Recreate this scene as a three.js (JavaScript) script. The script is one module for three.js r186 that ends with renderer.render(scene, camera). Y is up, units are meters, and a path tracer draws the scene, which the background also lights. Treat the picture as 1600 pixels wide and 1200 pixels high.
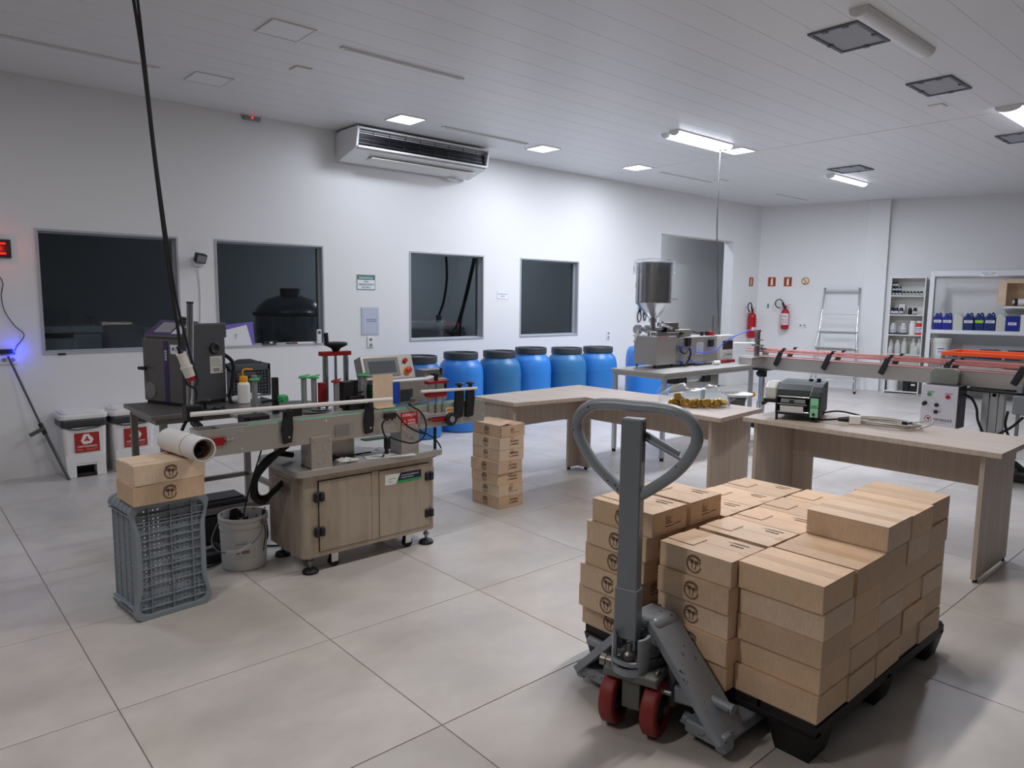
import * as THREE from 'three';
import { RoundedBoxGeometry } from 'three/addons/geometries/RoundedBoxGeometry.js';
import { mergeGeometries } from 'three/addons/utils/BufferGeometryUtils.js';
import { RectAreaLightUniformsLib } from 'three/addons/lights/RectAreaLightUniformsLib.js';

// ---------------------------------------------------------------- camera, exposure, light levels
RectAreaLightUniformsLib.init();
const scene = new THREE.Scene();
const camera = new THREE.PerspectiveCamera(56.44, 4 / 3, 0.05, 60);
camera.position.set(-1.432, 1.536, 1.980);
camera.rotation.order = 'YXZ';
camera.rotation.set(-6.766 * Math.PI / 180, -41.525 * Math.PI / 180, 0.578 * Math.PI / 180);
const renderer = new THREE.WebGLRenderer({ antialias: true });
renderer.toneMapping = THREE.LinearToneMapping;
renderer.toneMappingExposure = 1.82;
renderer.shadowMap.enabled = true;
scene.background = new THREE.Color(0x000000);
const LAMP = { colour: 0xecf1ff, warm: 0xfff7f1, panel: 27, tube: 80, left: 52, near: 60, back: 26, pass: 13, glow: 3 };   // what each lit fitting gives off

// ---------------------------------------------------------------- helpers
const PI = Math.PI, V3 = (x, y, z) => new THREE.Vector3(x, y, z);
let seed = 7;
const rnd = () => { seed = (seed * 16807) % 2147483647; return seed / 2147483647; };
const jit = (a) => (rnd() - 0.5) * 2 * a;
const names = {};
function numbered(n) { names[n] = (names[n] || 0) + 1; return names[n] === 1 ? n : n + '_' + String(names[n] - 1).padStart(3, '0'); }
// uv in metres, from the face's main direction
function metric(g, keep) {
  g = g.index ? g.toNonIndexed() : g;
  for (const k of Object.keys(g.attributes)) if (!['position', 'normal', 'uv'].includes(k)) g.deleteAttribute(k);
  if (!g.attributes.normal) g.computeVertexNormals();
  const p = g.attributes.position, n = p.count;
  if (keep && g.attributes.uv) return g;
  const uv = new Float32Array(n * 2), a = V3(), b = V3(), c = V3();
  for (let i = 0; i < n; i += 3) {
    a.fromBufferAttribute(p, i); b.fromBufferAttribute(p, i + 1); c.fromBufferAttribute(p, i + 2);
    const m = b.clone().sub(a).cross(c.clone().sub(a)), ax = Math.abs(m.x), ay = Math.abs(m.y), az = Math.abs(m.z);
    for (let k = 0; k < 3; k++) {
      const q = [a, b, c][k];
      uv[(i + k) * 2] = ax > ay && ax > az ? q.z : q.x;
      uv[(i + k) * 2 + 1] = ay >= ax && ay >= az ? q.z : q.y;
    }
  }
  g.setAttribute('uv', new THREE.BufferAttribute(uv, 2));
  return g;
}
const move = (g, x = 0, y = 0, z = 0, rx = 0, ry = 0, rz = 0) => {
  if (rx || ry || rz) g.applyMatrix4(new THREE.Matrix4().makeRotationFromEuler(new THREE.Euler(rx, ry, rz)));
  return g.translate(x, y, z);
};
// box by its extents, edges rounded by r
function bb(x0, x1, y0, y1, z0, z1, r = 0.003) {
  const w = Math.abs(x1 - x0), h = Math.abs(y1 - y0), d = Math.abs(z1 - z0), q = Math.min(r, w / 2.1, h / 2.1, d / 2.1);
  const g = q > 0.0004 ? new RoundedBoxGeometry(w, h, d, q > 0.008 ? 3 : 1, q) : new THREE.BoxGeometry(w, h, d);
  return g.translate((x0 + x1) / 2, (y0 + y1) / 2, (z0 + z1) / 2);
}
const cb = (w, h, d, r = 0.003) => bb(-w / 2, w / 2, -h / 2, h / 2, -d / 2, d / 2, r);
const vcyl = (x, y0, y1, z, r, r2 = r, seg = 24) => new THREE.CylinderGeometry(r2, r, y1 - y0, seg).translate(x, (y0 + y1) / 2, z);
function rod(a, b, r, seg = 12, r2 = r) {
  const A = V3(...a), B = V3(...b), d = B.clone().sub(A), g = new THREE.CylinderGeometry(r2, r, d.length(), seg);
  g.applyQuaternion(new THREE.Quaternion().setFromUnitVectors(V3(0, 1, 0), d.clone().normalize()));
  return g.translate((A.x + B.x) / 2, (A.y + B.y) / 2, (A.z + B.z) / 2);
}
// square bar between two points
function bar(a, b, w, h = w, r = 0.002, up = V3(0, 1, 0)) {
  const A = V3(...a), B = V3(...b), d = B.clone().sub(A), L = d.length(), g = cb(w, h, L, r), m = new THREE.Matrix4();
  m.lookAt(B, A, Math.abs(d.y) > 0.97 * L ? V3(0, 0, 1) : up); m.setPosition(A.add(B).multiplyScalar(0.5));
  return g.applyMatrix4(m);
}
const tube = (pts, r, seg = 0, closed = false, rs = 8) => new THREE.TubeGeometry(new THREE.CatmullRomCurve3(pts.map((p) => V3(...p)), closed, 'centripetal'), seg || pts.length * 8, r, rs, closed);
const lathe = (prof, x = 0, y = 0, z = 0, seg = 36) => new THREE.LatheGeometry(prof.map((p) => new THREE.Vector2(p[0], p[1])), seg).translate(x, y, z);
function shape(pts, holes = []) {
  const s = new THREE.Shape(pts.map((p) => new THREE.Vector2(p[0], p[1])));
  for (const h of holes) s.holes.push(h instanceof THREE.Path ? h : new THREE.Path(h.map((p) => new THREE.Vector2(p[0], p[1]))));
  return s;
}
const rect = (x0, x1, y0, y1) => [[x0, y0], [x1, y0], [x1, y1], [x0, y1]];
const circ = (x, y, r) => { const p = new THREE.Path(); p.absarc(x, y, r, 0, 2 * PI, true); return p; };
function rrect(x0, x1, y0, y1, r, n = 6) {
  const o = [];
  for (const [cx, cy, a] of [[x1 - r, y1 - r, 0], [x0 + r, y1 - r, 1], [x0 + r, y0 + r, 2], [x1 - r, y0 + r, 3]])
    for (let i = 0; i <= n; i++) { const t = (a + i / n) * PI / 2; o.push([cx + r * Math.cos(t), cy + r * Math.sin(t)]); }
  return o;
}
const ext = (s, d, bev = 0, cs = 12) => new THREE.ExtrudeGeometry(s instanceof THREE.Shape ? s : shape(s), { depth: d - 2 * bev, bevelEnabled: bev > 0, bevelSize: bev, bevelThickness: bev, bevelOffset: -bev, bevelSegments: 2, curveSegments: cs }).translate(0, 0, bev);
function mesh(name, geos, m) {
  const list = (Array.isArray(geos) ? geos : [geos]).map((g) => metric(g, m.userData.keep));
  const o = new THREE.Mesh(list.length > 1 ? mergeGeometries(list) : list[0], m);
  o.name = name; o.castShadow = o.receiveShadow = true;
  return o;
}
// a thing: a Group at its base; parts of a «world» thing are given in room coordinates
function thing(name, label, category, pos = [0, 0, 0], turn = 0, group = '', world = false) {
  const o = new THREE.Group(); o.name = numbered(name); o.position.set(...pos); o.rotation.y = turn;
  o.userData = { label, category }; if (group) o.userData.group = group;
  if (world) o.userData.at = pos;
  scene.add(o); return o;
}
const worldThing = (name, label, category, pos, group = '') => thing(name, label, category, pos, 0, group, true);
function part(parent, name, geos, m, label) {
  const o = mesh(name, geos, m);
  let at = parent.userData.at;
  if (at) o.geometry.translate(-at[0], -at[1], -at[2]);
  o.userData = label ? { label } : {};
  parent.add(o); return o;
}
// a sub-part of a part that belongs to a world thing
function sub(root, parent, name, geos, m) {
  const o = mesh(name, geos, m), at = root.userData.at;
  if (at) o.geometry.translate(-at[0], -at[1], -at[2]);
  parent.add(o); return o;
}
function struct(name, geos, m) { const o = mesh(name, geos, m); o.userData.kind = 'structure'; scene.add(o); return o; }
function copy(root, pos, turn, label, group) {
  const c = root.clone(); c.name = numbered(root.name.replace(/_\d\d\d$/, '')); c.userData = { ...root.userData };
  c.position.set(...pos); c.rotation.y = turn; if (label) c.userData.label = label; if (group) c.userData.group = group;
  scene.add(c); return c;
}

// ---------------------------------------------------------------- textures
function hash(x, y, s) { let h = (x * 374761393 + y * 668265263 + s * 1442695041) | 0; h = Math.imul(h ^ (h >>> 13), 1274126177); return ((h ^ (h >>> 16)) >>> 0) / 4294967295; }
function vn(x, y, px, py, s) {     // tiling value noise
  const xi = Math.floor(x), yi = Math.floor(y), fx = x - xi, fy = y - yi, u = fx * fx * (3 - 2 * fx), v = fy * fy * (3 - 2 * fy);
  const m = (a, p) => ((a % p) + p) % p, x0 = m(xi, px), x1 = m(xi + 1, px), y0 = m(yi, py), y1 = m(yi + 1, py);
  return (hash(x0, y0, s) * (1 - u) + hash(x1, y0, s) * u) * (1 - v) + (hash(x0, y1, s) * (1 - u) + hash(x1, y1, s) * u) * v;
}
function fbm(u, v, fx, fy, o, s) { let a = 0, w = 0.5, t = 0; for (let i = 0; i < o; i++) { a += w * vn(u * fx, v * fy, fx, fy, s + i); t += w; w *= 0.55; fx *= 2; fy *= 2; } return a / t; }
function dataTex(n, fn, metres, srgb = true, n2 = n) {
  const d = new Uint8Array(n * n2 * 4);
  for (let j = 0; j < n2; j++) for (let i = 0; i < n; i++) { const c = fn(i / n, j / n2), k = (j * n + i) * 4; for (let q = 0; q < 3; q++) d[k + q] = Math.max(0, Math.min(255, c[q])); d[k + 3] = 255; }
  const t = new THREE.DataTexture(d, n, n2); t.wrapS = t.wrapT = THREE.RepeatWrapping; t.magFilter = THREE.LinearFilter; t.minFilter = THREE.LinearMipmapLinearFilter; t.generateMipmaps = true;
  if (srgb) t.colorSpace = THREE.SRGBColorSpace;
  t.repeat.set(1 / (metres[0] || metres), 1 / (metres[1] || metres)); t.needsUpdate = true; return t;
}
const grey = (v) => [v, v, v];
const T = {
  plaster: dataTex(256, (u, v) => grey(128 + 90 * (fbm(u, v, 10, 10, 4, 3) - 0.5)), 1.1, false),
  card: dataTex(256, (u, v) => { const f = fbm(u, v, 5, 5, 3, 11) - 0.5, g = vn(u * 128, v * 20, 128, 20, 5) - 0.5, h = hash(Math.floor(u * 256), Math.floor(v * 256), 9) - 0.5; const k = 1 + 0.09 * f + 0.05 * g + 0.05 * h; return [228 * k, 203 * k, 176 * k]; }, 0.5),
  wood: dataTex(512, (u, v) => { const f = fbm(u, v, 22, 2, 3, 21) - 0.5, g = fbm(u, v, 90, 3, 2, 33) - 0.5, b = fbm(u, v, 3, 2, 2, 44) - 0.5; const k = 1 + 0.13 * f + 0.08 * g + 0.08 * b; return [190 * k, 176 * k, 163 * k]; }, [0.5, 1.3]),
  brush: dataTex(256, (u, v) => grey(168 + 26 * (vn(u * 6, v * 128, 6, 128, 8) - 0.5) + 22 * (fbm(u, v, 4, 4, 3, 6) - 0.5)), 0.35, false),
  fine: dataTex(256, (u, v) => grey(128 + 80 * (fbm(u, v, 40, 40, 3, 12) - 0.5)), 0.3, false),
  steelDirt: dataTex(512, (u, v) => { const f = fbm(u, v, 5, 3, 4, 61), s = fbm(u, v, 26, 3, 3, 71), k = 1 - 0.28 * Math.max(0, f - 0.45) - 0.18 * Math.max(0, s - 0.5); return [186 * k, 177 * k * (1 - 0.05 * f), 164 * k * (1 - 0.1 * f)]; }, 0.8),
  worn: dataTex(512, (u, v) => { const f = fbm(u, v, 26, 26, 4, 81), k = 1 + 0.12 * (fbm(u, v, 6, 6, 3, 82) - 0.5); return f > 0.79 ? [52, 55, 68] : [146 * k, 153 * k, 161 * k]; }, 0.5),
};
const tileTex = [0, 1, 2].map((s) => dataTex(256, (u, v) => {
  const f = fbm(u, v, 3, 3, 5, 100 + s * 17) - 0.5, g = fbm(u, v, 9, 4, 3, 140 + s * 13) - 0.5, w = fbm(u, v, 2, 3, 2, 160 + s * 3) - 0.5;
  const k = 1 + 0.17 * f + 0.06 * g; return [202 * k * (1 + 0.012 * w), 198 * k, 193 * k * (1 - 0.02 * w)];
}, 0.86));
function paint(w, h, draw) {       // flat print
  const c = document.createElement('canvas'); c.width = w; c.height = h; const x = c.getContext('2d'); draw(x, w, h);
  const t = new THREE.CanvasTexture(c); t.colorSpace = THREE.SRGBColorSpace; return t;
}

// ---------------------------------------------------------------- materials
function std(colour, rough = 0.6, metal = 0, o = {}) { const m = new THREE.MeshStandardMaterial({ color: colour, roughness: rough, metalness: metal, ...o }); return m; }
const M = {
  wall: std(0xe9eaea, 0.5, 0, { bumpMap: T.plaster, bumpScale: 0.0012 }),
  ceiling: std(0xe4e6e8, 0.36), white: std(0xe8e8e6, 0.45), whiteMetal: std(0xe6e8ea, 0.4, 0.0), offwhite: std(0xdcdcd4, 0.5),
  alu: std(0xb9bdc0, 0.35, 0.75, { bumpMap: T.brush, bumpScale: 0.0002 }), chrome: std(0xd6d9dc, 0.16, 1), steel: std(0xbdbab5, 0.3, 0.72, { roughnessMap: T.brush, roughness: 0.62 }),
  steelDark: std(0x8d8a86, 0.38, 0.85), steelDirt: std(0xffffff, 0.48, 0.55, { map: T.steelDirt }), tankSteel: std(0xc4c6c8, 0.24, 1),
  black: std(0x17181b, 0.5), rubber: std(0x1b1b1d, 0.8), blackMetal: std(0x202226, 0.42, 0.3), darkPlastic: std(0x2a2d33, 0.45),
  grey: std(0x85898d, 0.5), greyPlastic: std(0x87919a, 0.5), darkGrey: std(0x54575b, 0.55), red: std(0x9b1d22, 0.35, 0.2), redPaint: std(0xb01721, 0.3), orange: std(0xe2501c, 0.4),
  green: std(0x39a861, 0.4), greenGlass: std(0x5fb892, 0.25), blue: std(0x1e47b8, 0.4), yellow: std(0xf0a51c, 0.4), purple: std(0x3f2d5e, 0.45),
  card: std(0xffffff, 0.62, 0, { map: T.card }), cardDark: std(0x6b4c33, 0.9), wood: std(0xffffff, 0.5, 0, { map: T.wood }), woodEdge: std(0xc6b9aa, 0.5, 0),
  worn: std(0xffffff, 0.42, 0.25, { map: T.worn }), paper: std(0xe9e9ee, 0.8), grout: std(0x8f8881, 0.9), frameGrey: std(0xb4b9be, 0.4, 0.1), palletPlastic: std(0x1d1b1c, 0.6),
  glass: new THREE.MeshPhysicalMaterial({ color: 0xcfd6da, roughness: 0.03, metalness: 0, transmission: 1, thickness: 0, ior: 1.5 }),
  clear: new THREE.MeshPhysicalMaterial({ color: 0xf6f8fa, roughness: 0.12, transmission: 1, thickness: 0, ior: 1.35, side: THREE.DoubleSide }),
  milky: new THREE.MeshPhysicalMaterial({ color: 0xe9ebe6, roughness: 0.5, transmission: 0.35, thickness: 0 }),
};
const print = (tex, rough = 0.6) => { const m = std(0xffffff, rough, 0, { map: tex }); m.userData.keep = true; return m; };
// flat printed sheet with a real thickness, front toward +z before turning
function sheet(w, h, tex, rough, th = 0.0012) { const m = print(tex, rough); return [new THREE.PlaneGeometry(w, h).translate(0, 0, th), m, th]; }
// ================================================================ THE SETTING
const H = 3.29, ZW = -5.15, TILE = 0.86;
const RW = { o: [11.05, -5.15], t: [0.316, 0.949], n: [-0.949, 0.316], turn: -Math.atan2(0.949, 0.316) };   // the slanting right wall
const onRight = (s, d, y = 0) => [RW.o[0] + RW.t[0] * s + RW.n[0] * d, y, RW.o[1] + RW.t[1] * s + RW.n[1] * d];
{
  const floor = struct('floor', bb(-9.2, 16.4, -0.15, -0.004, -5.2, 11.2, 0), M.grout);
  const tg = metric(new RoundedBoxGeometry(TILE - 0.004, 0.012, TILE - 0.004, 1, 0.0015).translate(TILE / 2, -0.006, TILE / 2));
  const tm = tileTex.flatMap((t, i) => [0, 1].map((k) => std([0xffffff, 0xfaf9f8, 0xfcfbfa][(i + k) % 3], 0.36, 0, { map: t, bumpMap: T.fine, bumpScale: 0.0002 })));
  for (let i = -4; i < 16; i++) for (let j = -6; j < 5; j++) {
    if (i * TILE > 11.6 + (j * TILE + 5.15) * 0.333 + 0.9) continue;
    const o = new THREE.Mesh(tg, tm[Math.floor(rnd() * tm.length)]); o.name = 'tile'; o.castShadow = o.receiveShadow = true;
    const q = Math.floor(rnd() * 4); o.rotation.y = q * PI / 2;
    o.position.set((i + (q === 2 || q === 3 ? 1 : 0)) * TILE, 0, (j + (q === 1 || q === 2 ? 1 : 0)) * TILE); floor.add(o);
  }
  // ceiling of long plastic boards laid along the window wall
  const ceil = struct('ceiling', bb(-9.2, 16.4, H + 0.012, H + 0.2, -5.3, 11.2, 0), M.ceiling);
  const W = 0.25, L = [10.03, 9.8];
  const pg = L.map((l) => metric(ext(shape([[0, 0], [W - 0.002, 0], [W - 0.002, 0.007], [W - 0.001, 0.012], [0, 0.012]].map(([a, b]) => [a, b])), l - 0.004).rotateY(PI / 2)));
  for (let r = 0; r < 39; r++) for (let k = 0; k < 2; k++) {
    const o = new THREE.Mesh(pg[k], M.ceiling); o.name = 'ceiling_board'; o.castShadow = o.receiveShadow = true;
    o.position.set(k ? 6.46 : -3.57, H, -5.15 + W * (r + 1) - 0.001); ceil.add(o);
  }
  const jp = part(ceil, 'joint_strip', bb(6.44, 6.48, H - 0.004, H + 0.002, -5.15, 4.4, 0.001), M.white); jp.userData = {};
}
// window wall
const WIN = [[-0.393, 0.698], [1.06, 2.163], [3.277, 4.37], [5.019, 6.12]], WY = [1.043, 2.066];
{
  const hs = WIN.map(([a, b]) => rect(a, b, WY[0], WY[1]).reverse());
  const wf = struct('wall_far', ext(shape([[-9.2, -0.1], [8.03, -0.1], [8.03, 2.605], [10.15, 2.605], [10.15, -0.1], [11.4, -0.1], [11.4, H + 0.1], [-9.2, H + 0.1]], hs), 0.15).translate(0, 0, ZW - 0.15), M.wall);
  WIN.forEach(([a, b], i) => {
    const o = new THREE.Group(); o.name = 'window_' + (i + 1); o.userData.kind = 'structure'; scene.add(o);
    const f = 0.018, zf = ZW - 0.06;
    const fr = mesh('window_frame', [ext(shape(rect(a, b, ...WY), [rect(a + f, b - f, WY[0] + f, WY[1] - f).reverse()]), 0.05, 0.002).translate(0, 0, zf - 0.05),
      ext(shape(rect(a - 0.014, b + 0.014, WY[0] - 0.014, WY[1] + 0.014), [rect(a + 0.004, b - 0.004, WY[0] + 0.004, WY[1] - 0.004).reverse()]), 0.012, 0.001).translate(0, 0, ZW - 0.004),
      ext(shape(rect(a, b, ...WY), [rect(a + 0.006, b - 0.006, WY[0] + 0.006, WY[1] - 0.006).reverse()]), 0.14).translate(0, 0, ZW - 0.145)], M.frameGrey); o.add(fr);
    o.add(mesh('pane', bb(a + f - 0.006, b - f + 0.006, WY[0] + f - 0.006, WY[1] - f + 0.006, zf - 0.028, zf - 0.026, 0), M.glass));
  });
  struct('wall_right', bb(0, 17.5, -0.1, H + 0.1, -0.2, 0, 0), M.wall);
  const wr = scene.children[scene.children.length - 1]; wr.position.set(RW.o[0], 0, RW.o[1]); wr.rotation.y = RW.turn;
  const pil = struct('trim_1', bb(1.79, 2.14, 0, H, -0.02, 0.12, 0.006), M.wall); pil.position.copy(wr.position); pil.rotation.y = RW.turn;
  struct('wall_left', bb(-9.3, -9.1, -0.1, H + 0.1, -5.3, 11.2, 0), M.wall);
  struct('wall_near', bb(-9.3, 16.6, -0.1, H + 0.1, 11, 11.2, 0), M.wall);
  // dark workroom behind the windows, and the passage behind the open doorway
  struct('wall_workroom', [bb(-2.7, 7.1, -0.1, 3.2, -9.6, -9.45, 0), bb(-2.7, -2.55, -0.1, 3.2, -9.6, -5.3, 0), bb(6.95, 7.1, -0.1, 3.2, -9.6, -5.3, 0)], M.wall);
  struct('floor_workroom', bb(-2.7, 7.1, -0.1, 0, -9.6, -5.3, 0), M.grout);
  struct('ceiling_workroom', bb(-2.7, 7.1, 3.1, 3.2, -9.6, -5.3, 0), M.ceiling);
  struct('wall_passage', [bb(7.1, 12.2, -0.1, 3.2, -6.65, -6.5, 0), bb(7.1, 7.2, -0.1, 3.2, -7.1, -5.3, 0), bb(12.1, 12.2, -0.1, 3.2, -7.75, -5.3, 0), bb(11.35, 12.2, -0.1, 3.4, -5.3, -5.15, 0)], M.wall);
  struct('floor_passage', bb(7.1, 12.2, -0.1, -0.001, -7.6, -5.3, 0), M.grout);
  struct('ceiling_passage', bb(7.1, 12.2, 3.1, 3.2, -7.6, -5.3, 0), M.ceiling);
  const df = new THREE.Group(); df.name = 'door_1'; df.userData.kind = 'structure'; scene.add(df);
  df.add(mesh('door_frame', [bb(8.02, 8.035, 0, 2.605, -5.34, -5.148, 0.002), bb(10.145, 10.16, 0, 2.605, -5.34, -5.148, 0.002), bb(8.02, 10.16, 2.598, 2.61, -5.34, -5.148, 0.002)], M.wall));
}

// ================================================================ LIGHTS IN THE CEILING
function glowMat() { const m = std(0xf4f8ff, 0.4, 0, { emissive: LAMP.colour, emissiveIntensity: LAMP.glow }); return m; }
const GLOW = glowMat(), DIFF = std(0xe9ebee, 0.35);
function lampLight(x, y, z, w, d, I, c = LAMP.colour) {
  const l = new THREE.RectAreaLight(c, I, w, d); l.name = numbered('lamp_light'); l.position.set(x, y, z); l.rotation.x = -PI / 2; scene.add(l);
}
function panel(x, z, lit, label) {
  const t = thing('ceiling_panel_light', label, 'ceiling light', [x, H, z], 0, '');
  part(t, 'frame', ext(shape(rect(-0.15, 0.15, -0.15, 0.15), [rect(-0.138, 0.138, -0.138, 0.138).reverse()]), 0.01, 0.002).rotateX(PI / 2), M.white);
  part(t, 'diffuser', bb(-0.139, 0.139, -0.006, -0.001, -0.139, 0.139, 0), lit ? GLOW : DIFF);
  if (lit) lampLight(x, H - 0.012, z, 0.28, 0.28, LAMP.panel);
}
panel(2.62, -4.22, 1, 'lit square ceiling panel light directly above the air conditioner');
panel(4.55, -4.27, 1, 'lit square ceiling panel light second along the window wall, right of the air conditioner');
panel(6.28, -4.26, 1, 'lit square ceiling panel light in the row by the wall, nearest the far corner');
panel(6.27, -2.76, 1, 'lit square ceiling panel light beside the end of the lit twin-tube fitting');
panel(0.73, -2.76, 0, 'unlit square ceiling panel light with a thin dark edge, nearest the camera');
panel(-1.15, -2.76, 1, 'lit square ceiling panel light just outside the left edge of the picture');
panel(0.73, -4.22, 0, 'unlit square ceiling panel light close to the wall above the second window');
function batten(x, z, L, lit, label, w = 0.11, I = LAMP.tube, c = LAMP.colour, y = H) {
  const t = thing('batten_light', label, 'ceiling light', [x, y, z], 0, '');
  const pr = []; for (let i = 0; i <= 10; i++) { const a = PI * i / 10; pr.push([w / 2 * Math.cos(a), -0.012 - 0.042 * Math.sin(a)]); }
  part(t, 'base_tray', bb(-L / 2, L / 2, -0.014, 0, -w / 2 - 0.004, w / 2 + 0.004, 0.002), M.white);
  part(t, 'diffuser', ext(shape(pr), L - 0.04, 0.001).rotateY(PI / 2).translate(-L / 2 + 0.02, 0, 0), lit ? GLOW : DIFF);
  for (const s of [-1, 1]) part(t, 'end_cap', ext(shape(pr.map(([a, b]) => [a * 1.04, b * 1.04 + 0.0006])), 0.02, 0.002).rotateY(PI / 2).translate(s * (L / 2 - 0.01) - 0.01, 0, 0), M.white);
  if (lit) lampLight(x, y - 0.062, z, L - 0.06, w, I, c);
}
batten(5.4, -2.66, 1.05, 1, 'lit long tube fitting with the cable drop beneath it');
batten(5.45, -2.8, 1.05, 1, 'second lit tube lying close alongside the one with the cable drop');
batten(9.1, -2.72, 1.1, 1, 'lit tube fitting next to a dark vent near the far end of the ceiling');
batten(6.8, -0.06, 1.15, 1, 'bright fitting cut off by the right edge of the picture', 0.2, LAMP.tube * 0.35);
batten(-2.2, -0.05, 1.1, 1, 'lit tube fitting just outside the left edge of the picture', 0.11, LAMP.left, LAMP.warm);
batten(1.72, 0.12, 1.1, 1, 'lit tube fitting just above the top edge of the picture', 0.11, LAMP.near, LAMP.warm);
batten(5.4, -7.9, 1.1, 1, 'dim tube fitting on the workroom ceiling out of sight', 0.11, LAMP.back, LAMP.colour, 3.1);
batten(9.0, -5.75, 1.1, 1, 'dim tube fitting on the passage ceiling hidden above the doorway', 0.11, LAMP.pass, LAMP.colour, 3.1);
batten(3.64, -0.04, 1.1, 0, 'unlit half-round tube fitting beside the largest vent at the top right');
function strip(x0, x1, z, label) {
  const t = thing('slim_ceiling_strip', label, 'ceiling light', [(x0 + x1) / 2, H, z]); const L = x1 - x0;
  part(t, 'base_tray', bb(-L / 2, L / 2, -0.012, 0, -0.02, 0.02, 0.002), M.white);
  part(t, 'diffuser', bb(-L / 2 + 0.03, L / 2 - 0.03, -0.019, -0.01, -0.012, 0.012, 0.004), DIFF);
}
strip(-0.85, 0.34, -4.19, 'unlit slim white strip light at the far left of the ceiling behind the hanging cables');
strip(1.15, 2.23, -2.79, 'unlit slim white strip light in the middle of the left half of the ceiling');
strip(3.05, 4.24, -4.2, 'unlit slim strip light just right of the panel above the air conditioner');
strip(6.75, 8.0, -4.25, 'unlit slim strip light behind the hanging cable, before the far corner');
strip(9.75, 10.8, -4.16, 'unlit slim strip light closest to the far corner of the room');
const GR = std(0xa4a8ae, 0.6), GRD = std(0x666b72, 0.6);
function vent(x, z, w, d, label) {
  const t = thing('ceiling_vent', label, 'ceiling vent', [x, H, z]);
  part(t, 'frame', ext(shape(rect(-w / 2, w / 2, -d / 2, d / 2), [rect(-w / 2 + 0.025, w / 2 - 0.025, -d / 2 + 0.025, d / 2 - 0.025).reverse()]), 0.014, 0.003).rotateX(PI / 2), GRD);
  part(t, 'filter_panel', bb(-w / 2 + 0.024, w / 2 - 0.024, -0.006, -0.001, -d / 2 + 0.024, d / 2 - 0.024, 0), GR);
  for (const [a, b] of [[-1, -0.4], [-1, 0.5], [1, 0.1], [0.2, 1], [0.2, -1]]) part(t, 'clip', cb(0.035, 0.01, 0.035, 0.002).translate(a * (w / 2 - 0.02), -0.014, b * (d / 2 - 0.02)), GRD);
}
vent(3.54, -0.29, 0.5, 0.33, 'largest grey framed ceiling vent beside the unlit half-round tube fitting');
vent(5.15, -0.27, 0.49, 0.33, 'dark grey ceiling vent second from the camera at the upper right');
vent(8.35, -2.36, 0.45, 0.42, 'dark ceiling vent next to the far lit tube fitting');
vent(7.75, -0.35, 0.5, 0.3, 'dark ceiling vent cut by the right edge of the picture');
function cover(x, z, w, d, label) { const t = thing('ceiling_cover_plate', label, 'cover plate', [x, H, z]); part(t, 'plate', bb(-w / 2, w / 2, -0.012, 0, -d / 2, d / 2, 0.003), M.white); part(t, 'rim', ext(shape(rect(-w / 2 - .006, w / 2 + .006, -d / 2 - .006, d / 2 + .006), [rect(-w / 2 + .004, w / 2 - .004, -d / 2 + .004, d / 2 - .004).reverse()]), 0.007, 0.001).rotateX(PI / 2), M.offwhite); }
cover(5.8, -0.49, 0.13, 0.11, 'small pale cover plate on the ceiling below the second dark vent');
cover(1.16, -3.45, 0.12, 0.12, 'small pale cover plate on the ceiling between the two unlit panels');
cover(7.95, -4.05, 0.2, 0.1, 'small pale cover plate on the ceiling near the far strip');
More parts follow.
